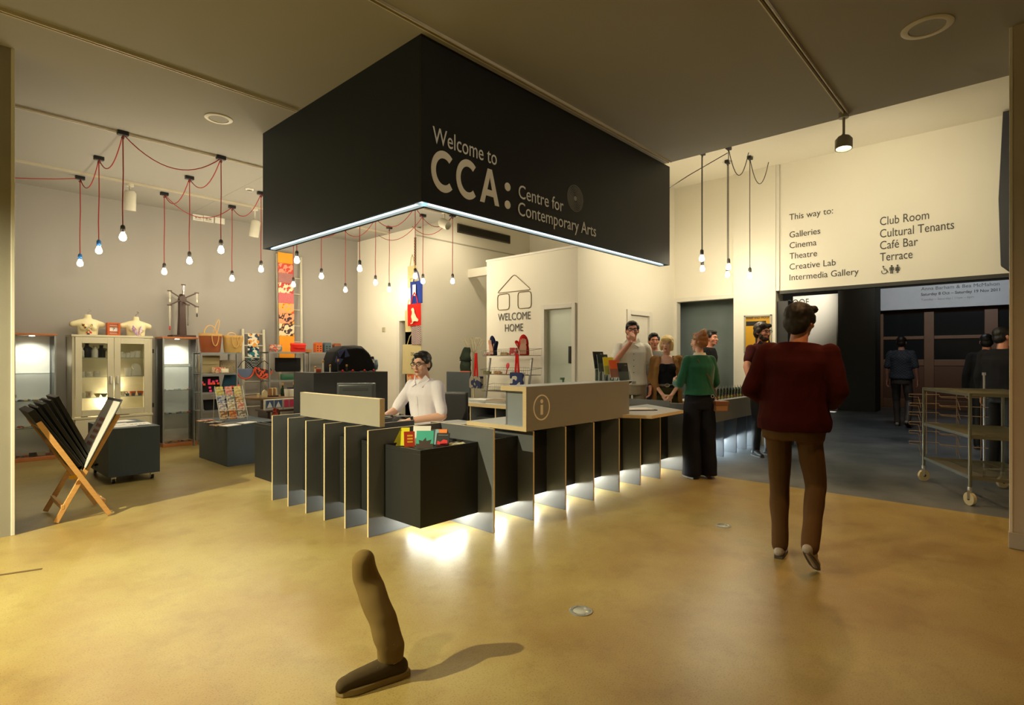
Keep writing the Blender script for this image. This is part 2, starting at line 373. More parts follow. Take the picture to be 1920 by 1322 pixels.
struct('trim_8', MB().box(XB+.0, sc-.11, 0, XB+.3, sc+.05, HD-.16), mat('jamb_dark', (.03,.03,.03), .5))
struct('wall_side', MB().box(3.16, -4.7, 0, XB+.2, -4.6, ZH), white_wall)
# gallery hall beyond the sign wall
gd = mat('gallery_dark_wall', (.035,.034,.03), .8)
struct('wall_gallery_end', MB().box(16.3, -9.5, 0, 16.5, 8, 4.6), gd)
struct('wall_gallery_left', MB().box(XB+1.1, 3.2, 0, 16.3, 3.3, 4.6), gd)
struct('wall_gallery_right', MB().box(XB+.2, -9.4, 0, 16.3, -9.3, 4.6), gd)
pa, pb = onX(1487, 548, 14).y, onX(1573, 548, 14).y
gp = struct('wall_gallery_poster', MB().box(14, pb, 0, 14.12, pa, 3.05), white_wall)
pc = onX(1641, 548, 13.9).y
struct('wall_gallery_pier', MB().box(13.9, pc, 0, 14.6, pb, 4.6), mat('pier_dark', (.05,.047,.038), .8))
fa, fb = onX(1641, 545, 15.6), onX(1915, 545, 15.6)
gf = struct('wall_gallery_fascia', MB().box(15.6, fb.y, 2.66, 15.75, fa.y, 3.26), mat('fascia_white', (.55,.57,.58), .6))
text('Anna Barham & Bea McMahon', mat('fascia_ink', (.10,.10,.10), .6), gf, (15.597, onX(1727,545,15.6).y, 3.14), (0,-1,0), (0,0,1), onX(1727,545,15.6).y-onX(1874,535,15.6).y, .085)
text('Saturday 8 Oct \u2013 Saturday 19 Nov 2011', ink, gf, (15.597, onX(1727,545,15.6).y, 3.00), (0,-1,0), (0,0,1), onX(1727,545,15.6).y-onX(1875,535,15.6).y, .07, bold=.015)
text('Tuesday \u2013 Saturday / 11am \u2013 6pm', mat('fascia_ink_faint', (.25,.25,.25), .6), gf, (15.597, onX(1727,545,15.6).y, 2.87), (0,-1,0), (0,0,1), onX(1727,545,15.6).y-onX(1826,535,15.6).y, .055)
# timber doors of the gallery: frames, rails, glazed upper panels
tim = mat('gallery_timber', (.15,.07,.03), .5, var=.2, vs=4)
dg_ = mat('dark_door_glass', (.012,.013,.013), .15)
xd = 15.9
def ty(px): return onX(px, 600, xd).y
posts = [1645, 1655, 1737, 1750, 1852, 1875, 1925]
w = MB()
for p0, p1 in ((1645,1657),(1733,1752),(1846,1872)):
    w.box(xd-.08, ty(p1), 0, xd+.05, ty(p0), 2.66)
for z0, z1 in ((0,.25),(1.15,1.32),(1.86,1.95),(2.56,2.66)): w.box(xd-.04, ty(1960), z0, xd+.04, ty(1645), z1)
struct('door_5', w, tim, .01)
gdoor = [o for o in COL.objects if o.name == 'door_5'][0]
for p0, p1 in ((1657,1733),(1752,1846),(1872,1960)):
    part('glass_pane', MB().box(xd-.01, ty(p1), 1.95, xd+.01, ty(p0), 2.56), dg_, gdoor)
    part('glass_pane', MB().box(xd-.01, ty(p1), 1.32, xd+.01, ty(p0), 1.86), dg_, gdoor)
    part('door_panel', MB().box(xd-.02, ty(p1), .25, xd+.02, ty(p0), 1.15), mat('gallery_panel', (.10,.04,.018), .5), gdoor)
# floor light slot in the gallery
struct('trim_12', MB().box(13.2, .3, .0, 13.4, 1.2, .004), mat('floor_light_slot', (.8,.8,.7), .4, emit=(1,.95,.8), es=.6))
# lettering and drawings on the white walls
yL = lambda px: onX(px, 500, XB-.02).y
def sign_line(s, px0, px1, py, cap):   # py = baseline at px0
    a = onX(px0, py, XB-.021); b = onX(px1, py, XB-.021)
    text(s, ink, sw, a, (0,-1,0), (0,0,1), a.y-b.y, cap)
sign_line('This way to:', 1480, 1562, 413, .092)
for s, p1, py in (('Galleries',1538,446),('Cinema',1531,466),('Theatre',1532,486),('Creative Lab',1567,506),('Intermedia Gallery',1610,526)): sign_line(s, 1480.5, p1, py, .092)
for s, p1, py in (('Club Room',1742,423),('Cultural Tenants',1789,446),('Caf\u00e9 Bar',1721,468),('Terrace',1711,490)): sign_line(s, 1650, p1, py, .115)
def flat(parent, name, m, X, polys, o, k):
    """flat figure on a wall facing -X: polygons in (right, up) units of k"""
    mb = MB()
    for pl in polys: mb.prism([(a*k, b*k) for a, b in pl], (X, o[0], o[1]), (0,-1,0), (0,0,1), .004)
    return part(name, mb, m, parent)
def circ(cx, cy, r, n=14, r2=None): return [(cx+r*math.cos(2*PI*i/n), cy+(r2 or r)*math.sin(2*PI*i/n)) for i in range(n)]
q = onX(1672, 513, XB-.022)
man = [[(-.3,0),(-.05,0),(-.05,.85),(.05,.85),(.05,0),(.3,0),(.3,1.7),(-.3,1.7)], [(-.5,.8),(-.35,.8),(-.35,1.7),(-.5,1.6)], [(.35,.8),(.5,.8),(.5,1.6),(.35,1.7)], circ(0,2.0,.22)]
flat(sw, 'pictogram', ink, XB-.024, man, (q.y, q.z), .052)
q = onX(1683, 512, XB-.022)
wom = [[(-.2,0),(-.04,0),(-.04,.6),(.04,.6),(.04,0),(.2,0),(.2,.6),(.5,.6),(.2,1.7),(-.2,1.7),(-.5,.6),(-.2,.6)], [(.3,1.5),(.55,.9),(.62,1.0),(.38,1.65)], [(-.3,1.5),(-.55,.9),(-.62,1.0),(-.38,1.65)], circ(0,2.0,.22)]
flat(sw, 'pictogram', ink, XB-.024, wom, (q.y, q.z), .052)
q = onX(1658, 514, XB-.022)
def ringpoly(r0, r1, a0, a1, cx=0, cy=0, n=16, e=1):
    A = [a0+(a1-a0)*i/n for i in range(n+1)]
    return [[(cx+r1*math.cos(A[i]), cy+e*r1*math.sin(A[i])), (cx+r1*math.cos(A[i+1]), cy+e*r1*math.sin(A[i+1])), (cx+r0*math.cos(A[i+1]), cy+e*r0*math.sin(A[i+1])), (cx+r0*math.cos(A[i]), cy+e*r0*math.sin(A[i]))][::-1] for i in range(n)]
wc = ringpoly(.52,.68,R(150),R(390),0,.68)+[circ(-.2,2.0,.2)]+[[(-.3,1.7),(-.12,1.7),(-.05,1.0),(.5,1.0),(.75,.35),(.95,.35),(.95,.5),(.85,.5),(.6,1.15),(.0,1.15)], [(-.12,1.4),(.4,1.4),(.4,1.5),(-.12,1.5)]]
flat(sw, 'pictogram', ink, XB-.024, wc, (q.y, q.z), .052)
# welcome home: outlined house
wb = XW-.003
def outline(poly, r=.010):
    pts = []
    n = len(poly)
    for i in range(n):   # rounded corners
        p, a, b = Vector(poly[i]), Vector(poly[i-1]), Vector(poly[(i+1) % n])
        d0 = (a-p).normalized()*.05; d1 = (b-p).normalized()*.05
        for t in (0, .5, 1): pts.append((p+d0)*(1-t)**2+p*2*t*(1-t)+(p+d1)*t*t)
    pts.append(pts[0]); return pts
bronze = mat('bronze_outline', (.20,.15,.06), .5)
def P2(px, py): v = onX(px, py, wb); return (v.x, v.y, v.z)
for poly in ([(932,550),(996,543),(964,514)], [(933,553),(955,550),(955,580),(933,582)], [(971,548),(996,546),(996,577),(971,579)]):
    m_ = MB().tube(outline([P2(*q) for q in poly]), .007, 6)
    part('house_outline', m_, bronze, ww)
a, b = onX(934, 602, wb), onX(995, 599, wb)
text('WELCOME', ink, ww, (wb, a.y, a.z), (0,-1,0), (0,0,1), a.y-b.y, .115)
a, b = onX(947, 622, wb), onX(981, 620, wb)
text('HOME', ink, ww, (wb, a.y, a.z), (0,-1,0), (0,0,1), a.y-b.y, .115)
# gallery poster wall lettering
text('ROOF', ink, gp, (13.995, onX(1478, 565, 14).y, 2.80), (0,-1,0), (0,0,1), .52, .17)
text('McMahon', ink, gp, (13.995, onX(1481, 565, 14).y, 2.60), (0,-1,0), (0,0,1), .5, .09)
text('New', ink, gp, (13.995, onX(1484, 565, 14).y, 2.40), (0,-1,0), (0,0,1), .25, .09, bold=.02)
# ventilation grille on the rear wall
g = thing('ventilation_grille', 'long dark ventilation grille high on the white rear wall', 'grille', (4.66, Y1, 3.78))
part('frame', MB().box(4.66,Y1-.03,3.78,6.14,Y1-.001,3.80).box(4.66,Y1-.03,3.93,6.14,Y1-.001,3.95).box(4.66,Y1-.03,3.80,4.68,Y1-.001,3.93).box(6.12,Y1-.03,3.80,6.14,Y1-.001,3.93), mat('grille_bronze', (.06,.05,.035), .5), g, world=True)
part('backing', MB().box(4.68,Y1-.008,3.80,6.12,Y1-.001,3.93), rubber, g, world=True)
for k in range(6): part('slat', MB().box(4.68,Y1-.026,3.805+k*.021,6.12,Y1-.010,3.811+k*.021), mat('grille_bronze', (.06,.05,.035), .5), g, world=True)
# wall switch, emergency signs, fixtures
t = thing('wall_switch', 'square cream switch plate on the white wall left of the dark doorway', 'switch', (X1, onX(720,617,X1).y, 1.9))
part('plate', MB().cbox((X1-.008, onX(720,617,X1).y, 1.90), (.016,.09,.09)), mat('cream_plastic', (.5,.46,.3), .4), t, .003, world=True)
part('rocker', MB().cbox((X1-.02, onX(720,617,X1).y, 1.90), (.012,.03,.05)), mat('cream_plastic', (.5,.46,.3), .4), t, .002, world=True)
for i, (px, py, lb) in enumerate(((371,408,'left white plate with small print of three, high on the grey wall'),(391,411,'middle white plate with dark symbols of three, high on the grey wall'),(412,414,'right blank white plate of three, high on the grey wall'))):
    p = onY(px, py, YG-.01)
    t = thing('wall_plate', lb, 'plate', p)
    part('plate', MB().cbox((0,0,0), (.155,.02,.10)), whitepl, t, .003)
    if i < 2: part('print', MB().cbox((-.03,-.012,.0), (.03,.003,.03)).cbox((.02,-.012,0), (.04,.003,.02)).cbox((0,-.012,-.03), (.1,.003,.006)), mat('faint_print', (.3,.29,.24), .6), t)
# ================================================================ CEILING FITTINGS
def track(name_lb, y, x0, x1):
    t = thing('lighting_track', name_lb, 'lighting track', (x0, y, ZC))
    tp = mat('track_paint', (.62,.56,.42), .45)
    part('rail', MB().box(x0,y-.020,ZC-.022,x1,y-.012,ZC).box(x0,y+.012,ZC-.022,x1,y+.020,ZC).box(x0,y-.012,ZC-.006,x1,y+.012,ZC), tp, t, world=True)
    part('conductor', MB().box(x0,y-.005,ZC-.010,x1,y+.005,ZC-.0061), mat('track_slot', (.05,.045,.035), .6), t, world=True)
track('cream lighting track running from the left pillar top to the black canopy', 1.86, -6, -.02)
track('cream lighting track crossing the ceiling above the nearest row of red-corded bulbs', 3.69, -4.4, 3.6)
track('cream lighting track along the ceiling closest to the grey wall', 5.58, -4.4, 3.6)
track('cream lighting track hugging the lettered front of the black canopy', -.09, -6, 3.66)
track('cream lighting track at right ending in a lit round spotlight', -1.96, -6, 3.62)
tb = mat('wall_track', (.25,.24,.18), .5)
tagged('lighting_track', MB().box(0,-.02,-.02,.9,.02,0), tb, 'short dark track stub on the high white ceiling right of the canopy', 'lighting track', (4.4,1.0,ZH))
def disc(px, py, lb, r=.11):
    p = atz(px, py, ZC); t = thing('ceiling_speaker', lb, 'speaker', p)
    part('rim', MB().lathe([(r,0),(r,-.006),(r*.92,-.012),(r*.72,-.010),(r*.70,-.002),(r*.70,0)], n=32), mat('speaker_rim', (.62,.58,.46), .4), t)
    part('grille', MB().lathe([(r*.70,-.001),(r*.69,-.006),(.001,-.007)], n=28), mat('speaker_grille', (.30,.28,.22), .6, bump=.5, bs=200), t)
disc(1738, 50, 'round ceiling speaker with white rim at top right of the dark ceiling', .155)
disc(410, 222, 'round ceiling speaker with cream rim above the shop, left of the canopy', .125)
p = atz(468, 353, ZC); t = thing('smoke_detector', 'small white smoke detector on the ceiling near the canopy left end', 'detector', p)
part('base', MB().lathe([(.055,0),(.055,-.02),(.04,-.03),(.001,-.03)]), whitepl, t); part('chamber', MB().lathe([(.035,-.03),(.035,-.045),(.02,-.052),(.001,-.052)]), mat('detector_grey', (.3,.3,.27), .5), t)
p = onY(1380, 312, -.1); t = thing('smoke_detector', 'white smoke detector under the high white ceiling by the dark-corded bulbs', 'detector', (5.9,.1,ZH))
part('base', MB().lathe([(.07,0),(.07,-.02),(.05,-.04),(.001,-.04)]), whitepl, t)
# pendant bulbs
blk = mat('junction_black', (.012,.012,.014), .45)
def bulb_light(p, e, col=(1,.86,.61)):
    l = bpy.data.lights.new('bulb_light', 'POINT'); l.energy = e; l.color = col; l.shadow_soft_size = .045
    o = bpy.data.objects.new('bulb_light', l); COL.objects.link(o); o.location = p; return o
def pendant(x, y, zb, zc, lb, grp, cord, nxt=None, e=30, sock='dark_socket', sag=.25):
    t = thing('pendant_lamp', lb, 'pendant lamp', (x, y, zc), 0, grp)
    part('ceiling_block', MB().box(-.05,-.028,-.045,.05,.028,0), blk, t, .006)
    part('hook', MB().tube([(0,0,-.045),(.012,0,-.06),(.008,0,-.078),(-.008,0,-.076),(-.012,0,-.062)], .004, 5), blk, t)
    L = zc-zb
    part('cord', MB().tube([(.0,0,-.05),(.004,.003,-L*.4),(-.003,0,-L*.7),(0,0,-L+.11)], .0055, 6), cord, t)
    part('socket', MB().lathe([(.012,-L+.125),(.022,-L+.11),(.024,-L+.06),(.018,-L+.05)], n=12), mat(sock, {'dark_socket': (.05,.045,.04), 'blue_socket': (.02,.12,.35)}[sock], .4), t)
    part('bulb', MB().lathe([(.014,-L+.055),(.017,-L+.045),(.030,-L+.015),(.034,-L-.005),(.029,-L-.025),(.016,-L-.036),(.001,-L-.04)], n=16), bulbglass, t)
    if nxt:
        d = Vector((nxt[0]-x, nxt[1]-y, 0)); n = 12
        part('swag_cord', MB().tube([d*(i/n)+Vector((0,0,-.03-sag*4*(i/n)*(1-i/n))) for i in range(n+1)], .0055, 6), cord, t)
    lo = bulb_light((0,0,-L-.01), e); lo.parent = t
    return t
XS = [-1.01, -.05, .87, 1.79, 2.76, 3.52]; YS = [3.67, 4.74, 5.78]
oc = ['first', 'second', 'third', 'fourth', 'fifth', 'sixth']; orr = ['front', 'middle', 'rear']
for i, x in enumerate(XS):
    for j, y in enumerate(YS):
        xx = x + (.06 if (i in (3,4) and j == 2) else 0); yy = y
        if i == 5 and j == 1: p_ = onX(793, 540, 3.2); xx, yy = p_.x, p_.y
        if i == 5 and j == 2: p_ = onX(730, 548, 3.32); xx, yy = p_.x, p_.y
        lb = 'glowing bulb on red cord in the %s row, %s file counted from the left' % (orr[j], oc[i])
        nx = (XS[i], YS[j+1]) if j < 2 else None
        if j == 0 and i < 5 and i % 2 == 0: pass
        pendant(xx, yy, 2.61 if j < 2 else 2.58, ZC, lb, 'bulbs on red cords over the shop', redcord, nx, e=12 if (i == 5 and j) else 33, sock='blue_socket' if i == 0 and j > 0 else 'dark_socket', sag=.22)
# long swags between files
for k, (p, q) in enumerate((((XS[0],YS[0]),(XS[1],YS[0])), ((XS[2],YS[0]),(XS[3],YS[0])), ((XS[4],YS[0]),(XS[5],YS[0])), ((-4.4,YS[2]),(XS[0],YS[2])), ((XS[1],YS[2]),(XS[2],YS[2])), ((XS[3],YS[2]),(XS[4],YS[2])))):
    n = 14; lb = ['red cord swag between the first and second bulb files at the front', 'red cord swag between the third and fourth bulb files behind the canopy', 'red cord swag at front between the two bulb files nearest the white wall', 'red cord swag leaving the leftmost bulb file towards the pillar', 'red cord swag at the rear between the second and third bulb files', 'red cord swag at the rear between the fourth and fifth bulb files'][k]
    tagged('cord_swag', MB().tube([Vector((p[0]+(q[0]-p[0])*i/n, p[1]+(q[1]-p[1])*i/n, ZC-.03-.24*4*(i/n)*(1-i/n))) for i in range(n+1)], .0055, 6), redcord, lb, 'cord')
for k, (px, py, X, Z) in enumerate(((1316,488,4.6,0),(1317,507,5.25,0),(1366,504,5.3,0),(1364,518,5.85,0),(1406,520,5.9,0))):
    p = onX(px, py, X)
    lb = ['glowing bulb on dark cord nearest the canopy, upper of a close pair', 'glowing bulb on dark cord nearest the canopy, lower of a close pair', 'glowing bulb on dark cord in the middle pair, upper one', 'glowing bulb on dark cord in the middle pair, lower one', 'single glowing bulb on dark cord closest to the sign wall'][k]
    pendant(p.x, p.y, p.z+.02, ZH, lb, 'bulbs on dark cords near the sign wall', greycord, (p.x+.35, p.y-.15) if k in (2,4) else None, e=22, sag=.35)
tagged('loose_cable', MB().tube([(5.4,-.1,ZH-.05),(5.0,.3,3.95),(4.6,.65,3.6),(4.3,1.0,3.3)], .006, 6), greycord, 'thin dark cable running slantwise down from the bulb block to behind the canopy', 'cable')
# spotlights
def spotlight(lb, p, target, m, lit=False, r=.055, ln=.16, zc=ZC, drop=.10):
    p = Vector(p); t = thing('spotlight', lb, 'spotlight', (p.x, p.y, zc))
    d = (Vector(target)-p).normalized()
    part('adapter', MB().cyl((p.x,p.y,zc),(p.x,p.y,zc-.05),.045), m, t, world=True)
    part('stem', MB().cyl((p.x,p.y,zc-.05),(p.x,p.y,p.z+r*.6),.012).cyl((p.x-.03,p.y,p.z+r*.9),(p.x+.03,p.y,p.z+r*.9),.014), m, t, world=True)
    a = p-d*ln*.5; b = p+d*ln*.5
    part('head', MB().lathe([(.001,0),(r*.7,.0),(r,.03),(r,ln),(r*.88,ln),(r*.86,ln-.02)], a, 20, d), m, t, world=True)
    part('lens', MB().lathe([(.001,ln-.022),(r*.86,ln-.022),(r*.86,ln-.018),(.001,ln-.018)], a, 20, d), mat('lit_lens', (1,.9,.7), .3, emit=(1,.85,.5), es=9) if lit else mat('spot_lens', (.5,.5,.45), .2), t, world=True)
    return t
spw = mat('spotlight_white', (.66,.63,.52), .4)
spotlight('lit round spotlight at the end of the right-hand track', (3.57,-1.94,3.42), (3.2,-1.98,0), mat('spot_grey', (.35,.34,.28), .4), True, .075, .12)
spotlight('white spotlight aimed at the grey wall behind the second red cord', (-.50,5.62,3.47), (-.45,5.9,2.4), spw, False, .07, .26)
spotlight('white spotlight half hidden behind the canopy left end', (1.15,5.62,3.38), (1.15,5.95,2.4), spw, False, .07, .26)
p = dz(833, 418, 8.9)
spotlight('white spotlight under the ceiling beside the dark ventilation grille', (p.x,p.y,3.50), (p.x+.2,p.y-.8,3.1), spw, False, .075, .18)
# dark folded screen housing hanging at the right edge of the sign wall
a, b = onX(1876, 170, XB-.25), onX(1893, 170, XB-.25)
t = thing('roller_screen', 'dark grey folded screen hanging at the right edge of the sign wall', 'screen', (XB-.2, a.y, HD))
ds = mat('screen_dark', (.035,.038,.045), .5)
part('housing', MB().prism([(0,.10),(.10,0),(.16,.22),(.16,1.94),(.02,1.94),(-.02,.9)], (XB-.10, a.y, HD-.02), (0,-1,0), (0,0,1), .12), ds, t, .005, world=True)
part('lever', MB().box(XB-.26,a.y-.12,HD+.22,XB-.23,a.y-.09,HD+.62).cyl((XB-.245,a.y-.10,HD+.22),(XB-.245,a.y-.19,HD+.10),.014), blackpl, t, world=True)
# ================================================================ CANOPY
CXL, CYL, CT = 3.84, 2.66, .14
c = thing('hanging_canopy', 'black L-shaped hanging canopy with white welcome lettering above the counter', 'canopy', (0,0,2.496))
zb = 2.496
part('front_panel', MB().box(0,0,zb,CXL,.02,ZC), black_panel, c, .002, world=True)
part('side_panel', MB().box(0,.02,zb,.02,CYL,ZC), mat('black_panel_side', (.017,.026,.034), .55, var=.1, vs=3, spec=.3), c, .002, world=True)
part('end_panel', MB().box(CXL-.02,.02,zb,CXL,CT,ZC), black_panel, c, .002, world=True)
part('end_panel', MB().box(.02,CYL-.02,zb,CT,CYL,ZC), black_panel, c, .002, world=True)
part('inner_panel', MB().box(CT,CT-.02,zb+.0,CXL-.02,CT,ZC), black_panel, c, .002, world=True)
part('inner_panel', MB().box(CT-.02,CT,zb,CT,CYL-.02,ZC), black_panel, c, .002, world=True)
sf = mat('soffit_glow', (.55,.68,.75), .4, emit=(.55,.78,.9), es=.42)  # weak emission stands in for tube glare on the pale soffit
part('soffit', MB().box(.02,.075,zb+.004,CXL-.02,CT-.02,zb+.02), sf, c, world=True)
part('soffit', MB().box(.075,.075,zb+.004,CT-.02,CYL-.02,zb+.02), sf, c, world=True)
part('reflector', MB().box(.02,.02,zb+.10,CXL-.02,.12,zb+.11).box(.02,.12,zb+.10,.12,CYL-.02,zb+.11), whitepl, c, world=True)
tubem = mat('cool_tube', (.9,.97,1), .3, emit=(.70,.90,1), es=9)
for k in range(3): part('light_tube', MB().cyl((.06+k*1.25,.045,zb+.035),(1.28+k*1.25,.045,zb+.035),.013), tubem, c, world=True)
for k in range(2): part('light_tube', MB().cyl((.045,.10+k*1.28,zb+.035),(.045,1.33+k*1.28,zb+.035),.013), tubem, c, world=True)
def canopy_text(s, px0, px1, py, cap, m, bold=0):
    a, b = onY(px0, py, -.002), onY(px1, py, -.002)
    text(s, m, c, a, (1,0,0), (0,0,1), b.x-a.x, cap, bold=bold)
    return a
lw = mat('white_lettering', (.88,.86,.80), .6, var=0); lc = mat('cca_lettering', (.95,.88,.74), .6, var=0)
canopy_text('Welcome to', 811, 931, 267, .125, lw)
# big letters built from strokes: two rings with a gap, an A, a colon
z0 = onY(812, 347, 0).z - .02
aX = onY(808, 340, 0).x; eX = onY(958, 360, 0).x; cap = .285
u = (eX-aX)/3.95
mb = MB()
def put(polys, ox): 
    for pl in polys: mb.prism([(q[0]*u+ox, q[1]*cap) for q in pl], (aX, -.004, z0), (1,0,0), (0,0,1), -.004)
for k in range(2): put(ringpoly(.36,.56,R(48),R(312),.56,.5,26,.98), k*1.12*u)
put([[(0,0),(.22,0),(.30,.22),(.37,.40),(.5,.77),(.5,1),(.39,1)],[(1,0),(.61,1),(.5,1),(.5,.77),(.63,.40),(.70,.22),(.78,0)],[(.30,.22),(.70,.22),(.63,.40),(.37,.40)]], 2.28*u)
put([circ(3.75,.13,.16,16,.125), circ(3.75,.66,.16,16,.125)], 0)
part('lettering', mb, lc, c, world=True)
canopy_text('Centre for', 972, 1056, 371, .118, lw); canopy_text('Contemporary Arts', 971, 1117, 403, .118, lw)
q = onY(1079, 372, -.003)
mb = MB()
for k in range(8):
    for pl in ringpoly(.022+k*.0145,.026+k*.0145,0,2*PI,0,0,28): mb.prism(pl, (q.x,q.y,q.z), (1,0,0), (0,0,1), -.003)
mb.prism(circ(0,0,.02), (q.x,q.y,q.z), (1,0,0), (0,0,1), -.003)
part('ring_emblem', mb, mat('emblem_grey', (.34,.33,.30), .6), c, world=True)
# ================================================================ FLOOR LIGHTS
for px, py, lb, r in ((1089,1146,'round steel uplight set in the ochre floor nearest the camera',.062),(1356,986,'round steel uplight set in the floor left of the walking person',.06)):
    p = atz(px, py, 0); t = thing('floor_uplight', lb, 'floor light', (p.x,p.y,.0))
    part('rim', MB().lathe([(r,0),(r,.004),(r*.9,.006),(r*.72,.005),(r*.70,.001)], n=28), mat('uplight_rim', (.30,.31,.29), .4, .4), t)
    part('lens', MB().lathe([(r*.70,.001),(r*.66,.003),(.001,.004)], n=24), mat('uplight_lens', (.38,.40,.37), .2), t)
    for k in range(6): part('screw', MB().lathe([(.003,.005),(.003,.0075),(.001,.008)], (r*.82*math.cos(k*PI/3), r*.82*math.sin(k*PI/3), 0), 8), steel, t)
a, b = atz(-30, 1083, 0), atz(79, 1067, 0)
tagged('floor_slot', MB().box(0,-.012,0,(b-a).length,.012,.003), mat('slot_brown', (.10,.06,.02), .6), 'thin dark metal slot let into the floor at far left', 'floor slot', a, math.atan2(b.y-a.y, b.x-a.x))
# ================================================================ RECEPTION COUNTER
k_ = thing('reception_counter', 'grey reception counter with plywood-edged fins and boxes lit from beneath', 'counter', (0,0,0))
def fin(x0, y0, x1, y1, z1, z0=0):
    f_ = part('fin', MB().box(x0,y0,z0,x1,y1,z1), fin_lam, k_, .001, world=True)
    e = .0012
    mb = MB()
    if x1-x0 < y1-y0: mb.box(x0+.001,y0-e,z0+.0,x1-.001,y0+.001,z1); mb.box(x0+.001,y0,z1-.001,x1-.001,y1,z1+e)
    else: mb.box(x0-e,y0+.001,z0,x0+.001,y1-.001,z1); mb.box(x0,y0+.001,z1-.001,x1,y1-.001,z1+e)
    p_ = part('ply_edge', mb, ply, f_, world=True)
LY = [.42, .745, 1.07, 1.385, 1.72, 2.045]
for y in LY: fin(-.175, y-.009, .50 if y > .43 else .52, y+.009, .805)
RX = [.54, 1.01, 1.45, 1.89, 2.34, 2.76, 3.20, 3.80]
for i, x in enumerate(RX): fin(x-.009, -.21, x+.009, .25 if i not in (0,7) else .55, .805 if i in (0,7) else .74)
def dbox(x0, y0, x1, y1, z0=.13, z1=.69):
    # open-topped display box with a recessed tray
    mb = MB().box(x0,y0,z0,x1,y1,z1-.03).box(x0,y0,z1-.03,x1,y0+.015,z1).box(x0,y1-.015,z1-.03,x1,y1,z1).box(x0,y0+.015,z1-.03,x0+.015,y1-.015,z1).box(x1-.015,y0+.015,z1-.03,x1,y1-.015,z1)
    return part('display_box', mb, dark_gloss, k_, .0015, world=True)
dbox(-.04, -.04, .53, .41); dbox(-.04, .43, .42, .735)
for a, b in zip(LY[1:], LY[2:]+[2.62]): dbox(-.04, a+.01, .42, b-.01)
dbox(-.10, 2.10, .42, 2.62)
for a, b in zip(RX, RX[1:]): dbox(a+.01, -.04 if a < .9 else -.0, b-.01, .24)
cool = mat('under_counter_tube', (1,.98,.85), .3, emit=(1,.97,.80), es=110)
for i in range(3): part('light_tube', MB().cyl((.2,.1+i*.85,.105),(.2,.85+i*.85,.105),.013), cool if 0 else mat('under_counter_tube_side', (1,.98,.85), .3, emit=(.95,.98,.9), es=45), k_, world=True)
for i in range(4): part('light_tube', MB().cyl((.25+i*.88,.12,.105),(1.05+i*.88,.12,.105),.013), cool, k_, world=True)
part('screen_panel', MB().box(-.02,.50,.81,.03,1.80,1.03), screen_lam, k_, .002, world=True)
part('ply_edge', MB().box(-.019,.4985,.81,.029,.5005,1.03).box(-.02,.50,1.029,.03,1.80,1.0315), ply, k_, world=True)
part('desk_top', MB().loft([[Vector((x,y,z)) for x, y in ((.03,.56),(1.16,.56),(1.16,.90),(.55,.98),(.55,2.5),(.03,2.5))] for z in (.715,.745)]), top_lam, k_, .002, world=True)
part('desk_edge', MB().box(.03,.553,.712,1.16,.562,.747), ply, k_, world=True)
part('desk_support', MB().box(.10,2.30,0,.50,2.32,.714), grey_lam, k_, world=True)
# information box: plywood tube open at its left end
ix0, ix1, iy0, iy1, iz0, iz1 = .93, 2.55, -.20, .09, .745, 1.115
part('info_front', MB().box(ix0,iy0,iz0,ix1,iy0+.04,iz1), screen_lam, k_, .0015, world=True)
part('info_top', MB().box(ix0,iy0+.04,iz1-.04,ix1,iy1,iz1), top_lam, k_, .001, world=True)
part('info_back', MB().box(ix0+.05,iy1-.03,iz0+.035,ix1,iy1-.01,iz1-.04), grey_lam, k_, world=True)
part('info_inner', MB().box(ix0+.05,iy0+.04,iz0+.035,ix0+.07,iy1-.03,iz1-.04), mat('info_inner_grey', (.27,.30,.33), .5), k_, world=True)
part('ply_edge', MB().box(ix0-.002,iy0+.001,iz0,ix0+.001,iy0+.04,iz1).box(ix0-.002,iy0+.04,iz1-.04,ix0+.001,iy1,iz1), ply, k_, world=True)
part('worktop', MB().box(.93,-.16,.745,2.56,.52,.78), top_lam, k_, .001, world=True)
part('ply_edge', MB().box(.927,-.20,.744,.931,.52,.781), ply, k_, world=True)
# circled i
q0 = onY(1016, 764, iy0-.003)
mb = MB()
for pl in ringpoly(.098,.110,0,2*PI,0,0,36): mb.prism(pl, q0, (1,0,0), (0,0,1), -.003)
mb.prism([(-.016,-.062),(.016,-.062),(.016,.022),(-.016,.022)], q0, (1,0,0), (0,0,1), -.003)
mb.prism(circ(0,.052,.018,16), q0, (1,0,0), (0,0,1), -.003)
part('information_symbol', mb, lc, k_, world=True)
# low counter shelf on the right
a, b = atz(1222,780,.77), atz(1281,770,.77)
c0 = (2.56, -.20)
poly = [(2.40,-.16),(a.x,a.y),(b.x,b.y),(3.77,.27),(2.56,.27)]
mb = MB(); mb.loft([[Vector((x,y,.742)) for x, y in poly],[Vector((x,y,.775)) for x, y in poly]]); part('low_shelf', mb, top_lam, k_, .001, world=True)
mb = MB(); 
for (p, q) in (((2.40,-.16),(a.x,a.y)), ((a.x,a.y),(b.x,b.y)), ((b.x,b.y),(3.77,.27))):
    p = Vector((p[0],p[1],0)); q = Vector((q[0],q[1],0)); d = (q-p).normalized(); n = Vector((d.y,-d.x,0))*.002
    mb.loft([[p+n+Vector((0,0,.742)), q+n+Vector((0,0,.742)), q+n+Vector((0,0,.774)), p+n+Vector((0,0,.774))], [p-n+Vector((0,0,.742)), q-n+Vector((0,0,.742)), q-n+Vector((0,0,.774)), p-n+Vector((0,0,.774))]])
part('ply_edge', mb, ply, k_, world=True)
part('end_board', MB().box(3.79,-.02,.76,3.81,.62,.83), grey_lam, k_, .001, world=True)
